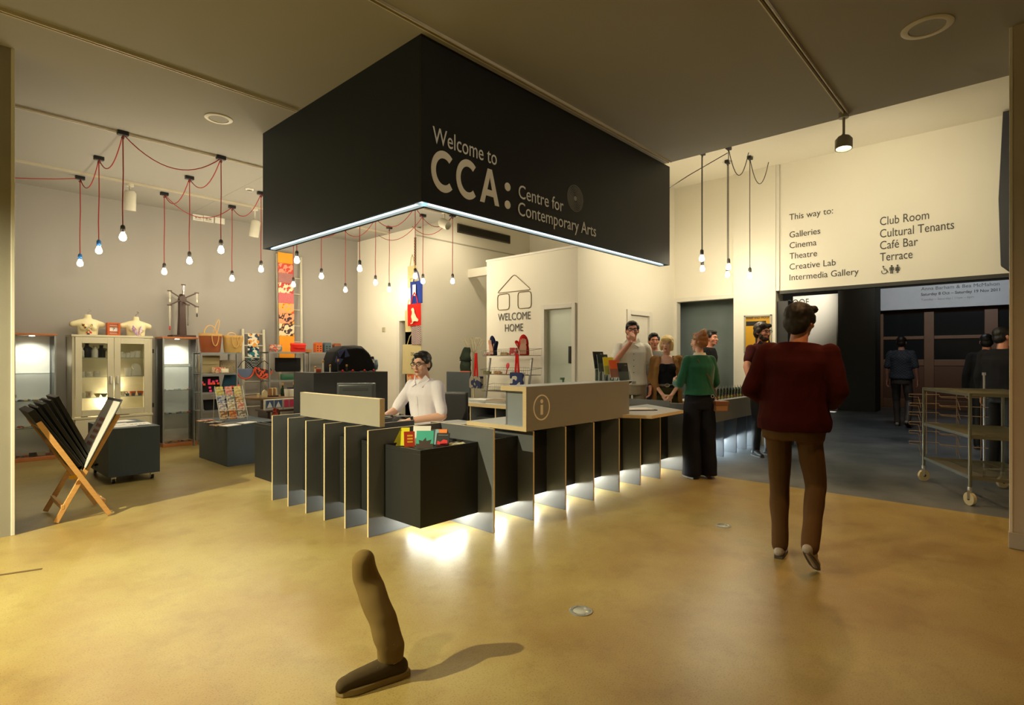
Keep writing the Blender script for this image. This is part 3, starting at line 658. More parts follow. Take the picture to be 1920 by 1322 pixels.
# ================================================================ SECOND COUNTER
k2 = thing('second_counter', 'second grey counter with fins and white glow behind the woman in green', 'counter', (4.5,-.2,0))
Y2 = -.16
def kk(name, mb, m, b=0): return part(name, mb, m, k2, b, world=True)
kk('front_band', MB().box(4.55,Y2-.04,.50,6.5,Y2,.78), screen_lam, .002)
kk('worktop', MB().box(4.5,Y2,.745,6.5,Y2+.50,.78), top_lam, .002)
kk('ply_edge', MB().box(4.497,Y2,.742,4.502,Y2+.50,.782), ply)
kk('cabinet_box', MB().box(4.6,Y2+.16,.17,6.45,Y2+.46,.74), bluegrey, .002)
kk('plinth', MB().box(4.7,Y2+.25,0,6.4,Y2+.42,.17), mat('pale_plinth', (.3,.33,.34), .6))
for i, px in enumerate((1357,1381,1400,1416,1430)):
    x = min(6.46, onY(px, 800, Y2-.02).x); kk('fin', MB().box(x-.009,Y2-.02,0,x+.009,Y2+.3,.5), fin_lam, .001)
kk('fin', MB().box(4.62,Y2-.02,0,4.64,Y2+.3,.5), fin_lam, .001)
for i in range(2): kk('light_tube', MB().cyl((4.7+i*.9,Y2+.22,.14),(5.5+i*.9,Y2+.22,.14),.013), mat('cool_white_tube', (.95,1,1), .3, emit=(.85,.97,1), es=70))
# ================================================================ SHOP: DISPLAY CASES
def cr(n, c, **k): return mat(n, S(*c), **k)
YF = 6.36     # front plane of the furniture along the grey wall
glz = mat('shelf_glass_edge', (.25,.42,.36), .15, var=.02)
backb = mat('case_backing', (.80,.82,.72), .7, var=.1, vs=3)
def glass_case(x0, x1, lb, shelves, lit=None):
    y0, y1, zt = YF, YF+.36, 1.68
    t = thing('glass_display_case', lb, 'display case', ((x0+x1)/2, (y0+y1)/2, 0))
    part('base', MB().box(x0,y0,.0,x1,y1,.05), cherry, t, .004, world=True)
    part('top', MB().box(x0-.01,y0-.01,zt-.025,x1+.01,y1,zt), cherry, t, .004, world=True)
    part('backing', MB().box(x0+.02,y1-.012,.05,x1-.02,y1-.006,zt-.025), backb, t, world=True)
    for X in (x0, x1-.018): 
        for Y in (y0, y1-.018): part('corner_post', MB().box(X,Y,.05,X+.018,Y+.018,zt-.025), galv, t, world=True)
    part('door_glass', MB().box(x0+.02,y0+.004,.06,x1-.02,y0+.008,zt-.03), pane, t, world=True)
    for X in (x0+.006, x1-.010): part('side_glass', MB().box(X,y0+.02,.06,X+.004,y1-.02,zt-.03), pane, t, world=True)
    for z in shelves: part('shelf', MB().box(x0+.02,y0+.012,z-.004,x1-.02,y1-.02,z+.003), glz if 0 else pane, t, world=True); part('shelf_edge', MB().box(x0+.02,y0+.010,z-.004,x1-.02,y0+.013,z+.003), glz, t, world=True)
    part('lock', MB().box(x0+.012,y0-.006,.84,x0+.03,y0,.88), steel, t, .002, world=True)
    if lit:
        part('spot_lamp', MB().lathe([(.03,zt-.026),(.03,zt-.034),(.001,zt-.036)], (lit,y0+.16,0)), mat('case_lamp', (1,.95,.8), .3, emit=(1,.95,.8), es=8), t, world=True)
        l = spot('case_light', (0,0,0), (0,0,-1), 16, (1,.95,.82), 150, .8, .03); l.parent = t; l.location = (lit-(x0+x1)/2, -.02, zt-.05)
    return t
glass_case(-1.60, -1.17, 'tall glass display case with cherry top at far left by the pillar', (.43,.79,1.15,), -1.40)
glass_case(.09, .57, 'tall glass display case with cherry top under the dark necklace tree', (.50,.86,1.22), .33)
rnd = random.Random(3)
def trinket(kind, x, y, z, m, lb, grp, s=1.0, rz=0):
    mb = MB()
    if kind == 'brooch': mb.lathe([(.001,0),(.022*s,0),(.026*s,.004),(.018*s,.009),(.001,.011)], n=12).ell((.012*s,0,.010),(.008*s,.008*s,.004))
    elif kind == 'bundle':
        for k in range(3): mb.tube([(-.06*s,.012*k-.01,.008+.004*k),(0,.012*k,.012+.004*k),(.06*s,.010*k-.008,.008+.003*k)], .008, 6)
    elif kind == 'card': mb.box(-.04*s,-.003,0,.04*s,.003,.05*s,(-.25,0,0),(0,0,0))
    elif kind == 'ring': mb.tube([(.02*s*math.cos(a*PI/8),.02*s*math.sin(a*PI/8),.006) for a in range(17)], .004, 5)
    return tagged(kind if kind != 'bundle' else 'necklace_bundle', mb, m, lb, {'brooch':'brooch','bundle':'necklace','card':'card','ring':'ring'}[kind], (x,y,z), rz, grp)
cols = [cr('trinket_%d' % i, c, rough=.4) for i, c in enumerate(((190,60,40),(40,40,44),(200,190,160),(120,90,60),(60,80,90),(200,170,90)))]
for sh, (z, n, k_0) in enumerate(((.433,4,'bundle'),(.793,9,'brooch'),(.052,9,'brooch'))):
    for i in range(n):
        x = -1.55+(.33)*(i+.5)/n+rnd.uniform(-.01,.01); 
        trinket(k_0, x, YF+.08+rnd.uniform(0,.12), z+.001, cols[(i*2+sh) % 6], {'bundle':'bead necklace bundle on the lowest glass shelf of the far left case','brooch':'small jewellery piece on the %s of the far left case' % ('middle glass shelf','cherry base')[z<.5]}[k_0], 'jewellery in the far left case, shelf %d' % (sh+1), 1.0, rnd.uniform(0,3))
for i, x in enumerate((-1.40,-1.31)): trinket('card', x, YF+.07, .053, cols[1] if i == 0 else cols[2], ('small black card standing on the base of the far left case','small pale card standing on the base of the far left case')[i], None, 1)
for sh, (z, n, k_0) in enumerate(((.504,7,'brooch'),(.864,6,'ring'),(.052,8,'brooch'))):
    for i in range(n): trinket(k_0, .13+.39*(i+.5)/n, YF+.07+rnd.uniform(0,.14), z, cols[(i+sh) % 6], 'small jewellery piece on the %s of the case under the necklace tree' % ('lower shelf','middle shelf','cherry base')[sh], 'jewellery in the case under the tree, shelf %d' % (sh+1), 1, rnd.uniform(0,3))
for i in range(9): trinket('card', .14+.040*i, YF+.06+.012*(i % 3), 1.224, mat('clear_card', (.6,.62,.55), .3), 'pale folded card in the row on the upper shelf below the necklace tree', 'pale cards on the upper shelf', .8)
# ---------------------------------------------------------------- white cabinet
cw = cr('cream_cabinet', (205,198,170), rough=.45)
x0, x1, y0, y1 = -1.0, -.05, YF, YF+.38
t = thing('white_cabinet', 'cream wooden cabinet with two glazed doors and lit shelves', 'cabinet', ((x0+x1)/2,(y0+y1)/2,0))
zt = 1.68
part('case', MB().box(x0,y0,.0,x0+.03,y1,zt-.03).box(x1-.03,y0,.0,x1,y1,zt-.03).box(x0-.01,y0-.015,zt-.03,x1+.01,y1,zt).box(x0+.03,y1-.02,.08,x1-.03,y1,zt-.03).box(x0+.03,y0,.0,x1-.03,y1,.08).box(x0+.03,y0+.02,.50,x1-.03,y1,.53), cw, t, .003, world=True)
part('ledge', MB().box(x0-.008,y0-.02,.505,x1+.008,y0+.0,.535), cw, t, .003, world=True)
xm = (x0+x1)/2
for s_, (a, b) in enumerate(((x0+.032,xm-.003),(xm+.003,x1-.032))):
    d = part('door', MB().box(a,y0-.018,.545,a+.075,y0,zt-.035).box(b-.075,y0-.018,.545,b,y0,zt-.035).box(a+.075,y0-.018,.545,b-.075,y0,.63).box(a+.075,y0-.018,zt-.12,b-.075,y0,zt-.035), cw, t, .003, world=True)
    part('pane', MB().box(a+.075,y0-.010,.63,b-.075,y0-.006,zt-.12), pane, d, world=True)
    hx = xm+(-.04 if s_ == 0 else .04)
    part('knob', MB().box(hx-.01,y0-.045,.99,hx+.01,y0-.018,1.10), whitepl, d, .004, world=True)
    d2 = part('door', MB().box(a,y0-.018,.09,b,y0,.50), cw, t, .003, world=True)
    part('knob', MB().lathe([(.001,0),(.012,0),(.015,-.01),(.012,-.025),(.001,-.028)], ((b-.04) if s_ == 0 else (a+.04), y0-.018, .44), 12, (0,1,0)), whitepl, d2, world=True)
for z in (1.36,1.09,.80): part('shelf', MB().box(x0+.03,y0+.02,z-.006,x1-.03,y1-.03,z), pane, t, world=True); part('shelf_edge', MB().box(x0+.03,y0+.018,z-.006,x1-.03,y0+.021,z), glz, t, world=True)
for k in range(2): part('hinge', MB().box(x1,y0+.02,(.62,1.43)[k],x1+.03,y0+.06,(.68,1.49)[k]), blackpl, t, .003, world=True)
part('lamp', MB().cyl((xm-.05,y1-.06,.64),(xm-.05,y1-.06,.70),.03), bulbglass, t, world=True)
bl = bulb_light((-.05,.13,.72), 6, (1,.82,.5)); bl.parent = t
bl = bulb_light((.10,.10,.95), 2.5, (1,.82,.5)); bl.parent = t
def cab(px, z): return onY(px, 700, YF+.12).x
def jar(name, cat, prof, px, z, m, lb, grp=None, extra=None, y=.12, s=1.0):
    x = onY(px, 700, YF+y).x
    t = thing(name, lb, cat, (x, YF+y, z), 0, grp)
    part('body', MB().lathe([(r*s, h*s) for r, h in prof], n=20), m, t)
    if extra: extra(t)
    return t
cer = cr('white_ceramic', (225,222,205), rough=.25); cerb = cr('black_glazed', (22,28,36), rough=.2); cero = cr('orange_glaze', (205,95,40), rough=.3); cerbl = cr('blue_grey_glaze', (90,110,120), rough=.3); cery = cr('yellow_glaze', (215,180,70), rough=.3)
bot = [(.001,0),(.035,0),(.038,.02),(.038,.09),(.018,.12),(.016,.14),(.024,.145),(.024,.155),(.001,.156)]
sq = [(.001,0),(.045,0),(.046,.10),(.022,.125),(.02,.15),(.026,.152),(.026,.16),(.001,.161)]
jar('bottle','bottle',bot,155,1.362,cer,'white ceramic bottle at the left end of the top cabinet shelf')
jar('bottle','bottle',bot,163,1.362,cerb,'tall black glazed bottle on the top cabinet shelf',s=1.35,extra=lambda t: part('lug', MB().tube([(.03,0,.15),(.055,0,.13),(.045,0,.10)], .007, 6), cerb, t))
jar('bottle','bottle',bot,178,1.362,cer,'white ceramic bottle between two black bottles',s=1.1)
jar('bottle','bottle',sq,190,1.362,cerb,'squat black glazed bottle on the top cabinet shelf',s=1.1,extra=lambda t: part('lug', MB().tube([(.03,0,.13),(.06,0,.12),(.05,0,.09)], .007, 6), cerb, t))
cup = [(.001,0),(.028,0),(.036,.085),(.033,.085),(.026,.006),(.001,.006)]
for i, (px, s_) in enumerate(((227,.95),(233,.75),(240,.85),(248,1.05),(258,1.2))): jar('cup','cup',cup,px,1.362,cer,['leftmost white cup on the top shelf behind the right door','second white cup from the left on the top shelf behind the right door','small third white cup on the top shelf behind the right door','fourth white cup on the top shelf behind the right door','tallest white cup at the right end of the top shelf'][i],s=s_)
bowl = [(.001,0),(.02,0),(.048,.05),(.045,.05),(.018,.006),(.001,.006)]
stk = [(.001,0),(.035,0),(.042,.015),(.036,.02),(.042,.03),(.036,.036),(.042,.048),(.034,.058),(.034,.075),(.001,.076)]
for i, px in enumerate((153,166,181)): jar('storage_jar','jar',stk,px,1.092,cer,['white ribbed jar half hidden at the left of the second cabinet shelf','white ribbed jar in the middle of the second cabinet shelf','white ribbed jar nearest the door stile on the second cabinet shelf'][i])
jar('bowl','bowl',cup,241,1.092,cer,'white deep bowl on the second shelf beside the heart-shaped vase',s=1.35)
x = onY(255,700,YF+.15).x
tagged('vase', MB().loft([[Vector((q[0], yy, q[1])) for q in ((-.06,0),(.06,0),(.065,.08),(.05,.15),(.02,.185),(-.03,.19),(-.055,.14),(-.03,.09),(-.065,.06))] for yy in (-.025,.025)]), cer, 'white flat heart-shaped vase on the second cabinet shelf', 'vase', (x,YF+.15,1.092), bevel=.008)
jar('cup','cup',cup,157,.802,cer,'white cup cut off by the left door edge, third cabinet shelf',s=.8)
jar('mug','mug',cup,166,.802,cr('painted_mug',(205,195,170)),'pale mug with painted figure on the third cabinet shelf',extra=lambda t: part('figure', MB().cbox((0,-.034,.045),(.012,.004,.04)), cero, t))
jar('bowl','bowl',bowl,183,.802,cr('yellow_bowl',(200,190,130)),'yellow-rimmed bowl behind the striped bowl',s=.95,y=.17)
jar('bowl','bowl',bowl,195,.802,cr('striped_bowl',(120,130,130)),'grey striped bowl in front on the third cabinet shelf',s=.95,y=.10)
jar('mug','mug',cup,230,.802,cer,'white mug with an orange ring handle',s=.8,extra=lambda t: part('handle', MB().tube([(.045+.018*math.cos(a*PI/6),0,.04+.02*math.sin(a*PI/6)) for a in range(13)], .005, 6), cero, t))
for i, (px, m, s_, yy) in enumerate(((239,cerbl,.6,.08),(249,cero,1.0,.17),(250,cerbl,.6,.08),(263,cero,1.0,.17),(262,cerbl,.6,.08))):
    jar('bowl','bowl',[(.001,0),(.03,0),(.042,.06),(.038,.06),(.028,.006),(.001,.006)],px,.802,m,['small blue-grey pot on the left of the orange bowls','orange glazed bowl on the left of two','small blue-grey pot in front of the left orange bowl','orange glazed bowl at the right shelf end','small blue-grey pot in front of the right orange bowl'][i],s=s_,y=yy)
x = onY(218,700,YF+.15).x
t = thing('wooden_tray','round brown wooden tray on the cabinet floor behind the print','tray',(x,YF+.15,.531))
part('base', MB().lathe([(.001,0),(.16,0),(.165,.05),(.155,.05),(.15,.01),(.001,.01)], n=28), darkwood, t)
tagged('sign_block', MB().box(-.04,-.01,0,.04,.01,.045), blackpl, 'small black block on the cabinet floor at left', 'sign', (onY(158,700,YF+.08).x,YF+.08,.531), bevel=.003)
# ---------------------------------------------------------------- busts and calendar on the cabinet
def remesh(mb, voxel, it=4, disp=0, dscale=8):
    """turn overlapping solids into one smooth continuous mesh"""
    me = mb.mesh('blob'); o = bpy.data.objects.new('blob', me); COL.objects.link(o)
    r = o.modifiers.new('r', 'REMESH'); r.mode = 'VOXEL'; r.voxel_size = voxel
    s_ = o.modifiers.new('s', 'SMOOTH'); s_.iterations = it; s_.factor = .5
    dg = bpy.context.evaluated_depsgraph_get(); m2 = bpy.data.meshes.new_from_object(o.evaluated_get(dg))
    bpy.data.objects.remove(o); bpy.data.meshes.remove(me)
    if disp:
        m2.update(); ns = [v.normal.copy() for v in m2.vertices]
        for v, n_ in zip(m2.vertices, ns):
            v.co += n_*disp*noise.noise(v.co*dscale)
    x_ = MB(); x_.b.free(); x_.b = bmesh.new(); x_.b.from_mesh(m2); bpy.data.meshes.remove(m2); return x_
ivory = cr('ivory_plastic', (225,214,170), rough=.4)
def bust(px, lb, k):
    x = onY(px, 600, YF+.16).x
    t = thing('torso_form', lb, 'display bust', (x, YF+.17, 1.68))
    def E(z, rx, ry, n=20): return [Vector((rx*math.cos(2*PI*i/n), ry*math.sin(2*PI*i/n)-.0, z)) for i in range(n)]
    mb = MB().loft([E(.0,.115,.07),E(.08,.12,.078),E(.15,.13,.075),E(.21,.10,.06),E(.235,.045,.045),E(.29,.038,.04)])
    for s_ in (-1,1): mb.cap((s_*.07,0,.175),.052,(s_*.165,.01,.150),.042); mb.ell((s_*.055,-.055,.10),(.05,.045,.045))
    part('torso', remesh(mb, .008, 5), ivory, t)
    part('hook', MB().tube([(0,0,.28),(0,0,.32),(.02,0,.335),(.035,0,.345),(.03,0,.36),(.01,0,.362)], .004, 6), chrome, t)
    return t, x
def beads(t, pts, r, ms, name='necklace'): pass
def necklace(x, y, z, lb, ms, seed, frill):
    t = thing('necklace', lb, 'necklace', (x, y, z)); rr = random.Random(seed)
    cord = MB().tube([(-.05,.0,.17),(-.06,-.062,.14),(-.04,-.10,.08),(0,-.115,.04),(.035,-.10,.08),(.06,-.062,.14),(.05,0,.17)], .004, 5)
    part('cord', cord, ms[0], t)
    for k, m in enumerate(ms):
        mb = MB()
        for i in range(12 if not frill else 14):
            a = rr.uniform(0,1); s_ = rr.choice((-1,1)); px_ = s_*.055*a; pz = .03+.11*a+rr.uniform(-.02,.02); py = -.118+.05*a*a
            if frill: mb.tube([(px_,py,pz),(px_+rr.uniform(-.02,.02),py-.015,pz-.03),(px_+rr.uniform(-.02,.02),py-.012,pz-.055)], .006, 4)
            else: mb.ell((px_,py-.005,pz), (.010,.007,.010), (rr.uniform(0,3),0,0), 7, 5)
        o = part('bead_cluster', mb, m, t); o['kind'] = 'stuff'
    return t
t, x = bust(165, 'ivory torso form wearing a yellow bead and flower necklace', 0)
n_ = necklace(x-.02, YF+.16, 1.69, 'yellow, red and black flower necklace on the left torso form', [cr('nk_y',(215,190,60)), cr('nk_b',(30,30,30)), cr('nk_w',(220,215,200)), cr('nk_p',(170,90,80))], 1, False)
part('pendant', MB().prism([(.035*math.cos(a*PI/8), .035*math.sin(a*PI/8)) for a in range(9)], (.01,-.12,.01), (1,0,0), (0,0,1), -.006), cr('nk_red',(200,30,30)), n_)
part('disc', MB().lathe([(.001,0),(.018,0),(.018,.006),(.001,.006)], (0,-.125,-.005), 12, (0,-1,0)), blackpl, n_)
t, x = bust(255, 'ivory torso form wearing a lilac frilled collar', 1)
necklace(x, YF+.16, 1.69, 'lilac and white frilled collar on the right torso form', [cr('fr_w',(225,215,215)), cr('fr_l',(160,130,180)), cr('fr_p',(200,150,160))], 2, True)
x = onY(212,700,YF+.13).x
t = thing('wooden_calendar','orange wooden perpetual calendar showing 7 between two torso forms','calendar',(x,YF+.13,1.68))
part('frame', MB().box(-.078,-.05,0,-.05,.05,.185).box(.05,-.05,0,.078,.05,.185).box(-.05,-.05,0,.05,.05,.025).box(-.05,-.05,.045,.05,.05,.06).box(-.05,-.05,.125,.05,.05,.14).box(-.05,-.05,.16,.05,.05,.185), cr('calendar_orange',(190,85,25),rough=.4), t, .003)
part('date_card', MB().box(-.05,-.03,.06,.05,-.02,.125), paper, t); part('strip', MB().box(-.05,-.03,.025,.05,-.02,.045).box(-.05,-.03,.14,.05,-.02,.16), paper, t)
text('7', ink, t, (-.012,-.032,.075), (1,0,0), (0,0,1), .028, .036, world=False)
# ---------------------------------------------------------------- necklace tree
x = onY(341,700,YF+.18).x
t = thing('necklace_tree','dark wooden necklace tree with six radiating arms on the right glass case','jewellery stand',(x,YF+.18,1.68))
part('foot', MB().box(-.17,-.12,0,.17,.12,.035), darkwood, t, .006)
part('post', MB().loft([[Vector((a*w_,b*w_,z)) for a, b in ((-1,-1),(1,-1),(1,1),(-1,1))] for w_, z in ((.055,.035),(.045,.30),(.042,.62),(.03,.68))]), darkwood, t, .006)
part('hub', MB().cyl((0,-.06,.60),(0,.03,.60),.05,n=16), darkwood, t)
ends = []
for a in (90, 30, -30, 150, 210, 270):
    e = Vector((math.cos(R(a))*.22, -.07, .60+math.sin(R(a))*.22)) if a != 270 else Vector((.02,-.20,.50))
    ends.append(e)
    ar = part('arm', MB().tube([(0,-.04,.60), (e.x*.6,-.06,.60+(e.z-.60)*.6), tuple(e)], .010, 6), darkwood, t)
    part('peg', MB().cbox(e,(.06,.018,.018)), darkwood, ar)
wh = cr('white_beads',(215,210,190)); rd = cr('red_beads',(170,40,30))
for i, (e, L, m, lb) in enumerate(((ends[0],.12,steel,'short grey chain hanging from the top arm of the necklace tree'),(ends[3],.14,wh,'white tassel necklace hanging from the upper left arm'),(ends[1],.12,wh,'white strand hanging from the upper right arm'),(ends[4],.34,rd,'long red and white necklace hanging from the lower left arm'),(ends[2],.12,wh,'white strand with dark drop hanging from the lower right arm'),(ends[5],.28,mat('grey_beads',(.1,.1,.08)),'grey bead strand hanging down the post of the necklace tree'))):
    q = thing('hanging_necklace', lb, 'necklace', (x+e.x, YF+.18+e.y-.013, 1.68+e.z-.01))
    part('strand', MB().tube([(-.006,0,0),(-.008,0,-L*.5),(0,0,-L),(.008,0,-L*.5),(.006,0,0)], .004, 5), wh if i == 3 else m, q)
    part('drop', MB().lathe([(.001,-L-.035),(.014,-L-.02),(.011,-L+.02),(.001,-L+.03)], n=8), m if i != 4 else blackpl, q)
# ---------------------------------------------------------------- grey cube on castors with printed sheets
x0, y0 = -1.08, 3.95
x1 = onY(300, 850, y0).x; y1 = onX(165, 850, x0).y
t = thing('display_cube','blue-grey display cube on castors beside the print browser','plinth',((x0+x1)/2,(y0+y1)/2,0))
part('body', MB().box(x0,y0,.075,x1,y1,.595), bluegrey, t, .003, world=True)
for X in (x0+.06,x1-.06):
    for Y in (y0+.06,y1-.06):
        ca = part('castor', MB().box(X-.02,Y-.02,.05,X+.02,Y+.02,.075).box(X-.02,Y-.01,.02,X-.014,Y+.02,.055).box(X+.014,Y-.01,.02,X+.02,Y+.02,.055), chrome, t, world=True)
        part('wheel', MB().cyl((X-.012,Y+.008,.027),(X+.012,Y+.008,.027),.027,n=14), rubber, ca, world=True)
pr = mat('print_cream',(.62,.58,.48),.6)
for i, (fx, fy, w_, h_, rz, lb) in enumerate(((.30,.36,.30,.46,.03,'large white printed sheet on the grey cube, front left'),(.72,.35,.24,.30,-.1,'white sheet with dark block print on the grey cube, front right'),(.5,.78,.30,.24,.2,'pale sheet with faint red print at the back of the grey cube'))):
    t = thing('printed_sheet', lb, 'print', (x0+(x1-x0)*fx, y0+(y1-y0)*fy, .5955+.002*i), rz)
    part('sheet', MB().box(-w_/2,-h_/2,0,w_/2,h_/2,.0015), paper, t)
    for k in range(4): part('print_mark', MB().cbox((-.06+.04*k, -.05+.02*(k % 2), .0018),(.03,.035 if i == 1 else .012,.0006)), ink if i != 2 else cr('faint_red',(180,90,80)), t)
# ---------------------------------------------------------------- wooden print browser (folding X stand)
ex, ey = -1.52, 2.83     # crossing, centre
t = thing('print_browser','folding beech print rack of crossed slats at the edge of the shadow','rack',(ex,ey,0))
yn, yf = 2.57-ey, 3.07-ey
A0, A1 = Vector((-.195,0,0)), Vector((.175,0,0))
for y in (yn, yf):
    s_ = .022
    for (p, q, sgn) in ((Vector((-.19,y,.012)), Vector((.235,y,.86)), 1), (Vector((.17,y,.012)), Vector((-.30,y,.84)), -1)):
        d = q-p; n = math.atan2(d.z, d.x); L = d.length; yy = y+(.012 if sgn > 0 else -.012)
        mb = MB().box(0,-.010,-.019,L,.010,.019); mb.xf(Matrix.Translation((p.x,yy,p.z)) @ Matrix.Rotation(-n,4,'Y'))
        part('leg', mb, beech, t, .003)
for (fx, z) in ((-.275,.80),(-.19,.64),(.21,.81),(.13,.13),(-.145,.13)): part('crossbar', MB().box(fx-.012,yn,z-.018,fx+.012,yf,z+.018), beech, t, .003)
for (a, b) in (((-.285,.86),(-.02,.40)),((.225,.86),(.02,.42))):
    p = Vector((a[0],0,a[1])); q = Vector((b[0],0,b[1])); d = q-p; n = math.atan2(d.z,d.x)
    for k in range(5):
        yy = yn+.05+k*(yf-yn-.1)/4; mb = MB().box(0,yy-.02,-.005,d.length,yy+.02,.005); mb.xf(Matrix.Translation(p) @ Matrix.Rotation(-n,4,'Y')); part('slat', mb, beech, t, .002)
part('hinge', MB().box(-.11,yn-.022,.355,-.06,yn-.020,.385), cr('brass',(200,150,50),rough=.3,metal=1), t)
def leaning(name, cat, lb, base, top, th, y0, y1, m, off=0, L=None):
    p = Vector(base); q = Vector(top); d = q-p; n = math.atan2(d.z, d.x); LL = L or d.length
    tt = thing(name, lb, cat, (ex+p.x, ey, p.z))
    tt.rotation_euler = (0, -n, 0)
    part('cover' if name != 'framed_print' else 'board', MB().box(0,y0,off,LL,y1,off+th), m, tt, .003)
    return tt
pf = mat('portfolio_black',(.010,.010,.011),.35)
labs = ['outermost black portfolio leaning left in the wooden rack','second black portfolio from the left in the wooden rack','third black portfolio in the wooden rack','fourth black portfolio in the wooden rack','innermost black portfolio in the wooden rack']
for i in range(5):
    th_ = (.05,.022,.03,.018,.03)[i]
    tt = leaning('portfolio','portfolio',labs[i],(-.06+.033*i+.03,0,.42),(-.34+.043*i,0,.93+.025*i),th_,yn+.03+.02*i,yf+.06-.03*(i % 2),pf,-th_/2, None)
    part('spine', MB().box(-.004,yn+.03+.02*i,-th_/2-.003,.02,yf+.05,th_/2+.003), blackpl, tt)
tt = leaning('framed_print','print','large print with red lettering and black border leaning right in the rack',(.005,0,.42),(.262,0,.99),.008,yn-.03,yf-.04,blackpl,0)
part('sheet', MB().box(.012,yn-.018,.008,.60,yf-.052,.010), mat('print_grey',(.50,.49,.46),.5), tt)
for i in range(4):
    for k in range(5): part('red_letter', MB().cbox((.20+.055*k, yn+.20+.045*i, .0105),(.035,.03,.001),(0,0,.5*(i+k))), cr('print_red',(150,70,60)), tt)
# ================================================================ SHOP: SHELVES, BAGS, LADDERS
def shelving(lb, px0, px1, y0, zt, zs, depth=.32):
    a, b = onY(px0,700,y0).x, onY(px1,700,y0).x
    t = thing('metal_shelf_unit', lb, 'shelf unit', ((a+b)/2, y0+depth/2, 0))
    for X in (a, b-.025):
        for Y in (y0, y0+depth-.025): part('post', MB().box(X,Y,0,X+.025,Y+.004,zt).box(X,Y,0,X+.004,Y+.025,zt), galv, t, world=True)
    for z in zs+[zt]: part('shelf', MB().box(a,y0+.002,z-.025,b,y0+.006,z).box(a,y0,z-.004,b,y0+depth,z).box(a,y0+depth-.006,z-.025,b,y0+depth-.002,z), galv, t, world=True)
    return a, b
YS1 = 5.92
a1, b1 = shelving('grey metal shelf unit carrying two leather bucket bags', 376, 446, YS1, 1.44, [.55,.83,1.12], .34)
def bag(name, lb, loc, prof, m, rz=0, cat='bag', band=None, ell=.75, handles=None, hm=None, grp=None):
    """soft bucket bag from elliptical rings (rx, z)"""
    t = thing(name, lb, cat, loc, rz, grp)
    rings = [[Vector((r*math.cos(2*PI*i/24), r*ell*math.sin(2*PI*i/24), z+.006*math.sin(i*1.7+z*30)*(z > .02))) for i in range(24)] for r, z in prof]
    part('body', MB().loft(rings, True), m, t)
    if band:
        r, z0, z1 = band; part('rim', MB().loft([[Vector(((r+.004)*math.cos(2*PI*i/24),(r+.004)*ell*math.sin(2*PI*i/24),z)) for i in range(24)] for z in (z0,z1)]), hm, t)
    for h in handles or []: part('strap', MB().tube(h, .007, 6), hm, t)
    return t
tan = cr('tan_leather',(150,78,38),rough=.5,var=.2); straw = cr('straw_leather',(196,160,90),rough=.6,var=.15); strap = cr('pale_strap',(205,165,100),rough=.5)
zt = 1.441
xa = onY(403,640,YS1+.1).x; xb = onY(426,640,YS1+.1).x
def arc(w, h, z, y, n=10, x0=0, lean=0): return [(x0+w*math.cos(PI*i/n)+lean*math.sin(PI*i/n), y, z+h*math.sin(PI*i/n)) for i in range(n+1)]
bag('bucket_bag','reddish tan leather bucket bag on top of the metal shelf unit',(xa-.05,YS1+.15,zt),[(.125,0),(.14,.02),(.155,.16),(.165,.29),(.155,.292),(.13,.22)],tan,band=(.164,.255,.292),hm=strap,handles=[arc(.09,.14,.28,.0),arc(.05,-.17,.27,-.125,x0=.03),arc(.03,.24,.28,.04,x0=.08,lean=.06)])
bag('bucket_bag','straw coloured leather bucket bag beside the reddish one',(xb+.10,YS1+.14,zt),[(.12,0),(.13,.02),(.142,.13),(.15,.27),(.14,.272),(.12,.22)],straw,band=(.149,.235,.272),hm=strap,handles=[arc(.06,-.17,.25,-.12),arc(.04,-.14,.25,-.12,x0=.07),arc(.07,.06,.26,.05)])
def pouch(name, lb, px, Y, z, w, h, m, top=None, flap=None, cat='bag', lean=-.18, grp=None, d=.07, rz=0):
    x = onY(px,700,Y).x; t = thing(name, lb, cat, (x,Y,z), rz, grp); w2_ = w/2; tw = (top or w)/2
    n = 8
    def rr(wid, dd, zz, yo): return [Vector((wid*math.copysign(abs(math.cos(2*PI*i/20))**.5, math.cos(2*PI*i/20)), yo+dd*math.sin(2*PI*i/20), zz)) for i in range(20)]
    mb = MB().loft([rr(w2_*.9,d*.4,0,0), rr(w2_,d*.5,h*.12,0), rr((w2_+tw)/2,d*.45,h*.6,-lean*h*.4), rr(tw,d*.12,h,-lean*h)])
    part('body', mb, m, t)
    if flap:
        fm, fh = flap
        part('flap', MB().loft([rr(tw*1.02,d*.2,h+.004,-lean*h), rr(tw*1.04,d*.62,h*(1-fh*.3),-lean*h*.6-.005), rr(tw*.9,d*.62,h*(1-fh),-.005)]), fm, t)
    return t
beige = cr('beige_canvas',(170,155,115),rough=.8,bump=.3,bs=150); tweed = pat('tweed',S(120,105,80),S(155,140,110),'noise',120); 
pouch('satchel','large beige canvas satchel on the middle shelf, left',392,YS1+.16,1.121,.30,.27,beige,flap=(beige,.5),lean=.05)
pouch('clutch_bag','brown tweed clutch bag on the middle shelf, right',428,YS1+.18,1.121,.26,.20,tweed)
pouch('purse','small floral purse lying in front on the middle shelf',410,YS1+.06,1.121,.20,.09,pat('floral_purse',S(190,90,80),S(200,180,140),'cells',60),lean=0)
pouch('purse','small cream purse with black clasp on the middle shelf',421,YS1+.04,1.121,.12,.07,cr('cream_purse',(205,195,165)),lean=0)
bk = mat('black_textile',(.012,.012,.013),.8); teal = pat('teal_weave',S(20,70,90),S(10,50,70),'checker',60)
t = pouch('patchwork_bag','black bag with neon pink and orange squares on the lower shelf',394,YS1+.12,.831,.30,.24,bk,top=.24,lean=.1)
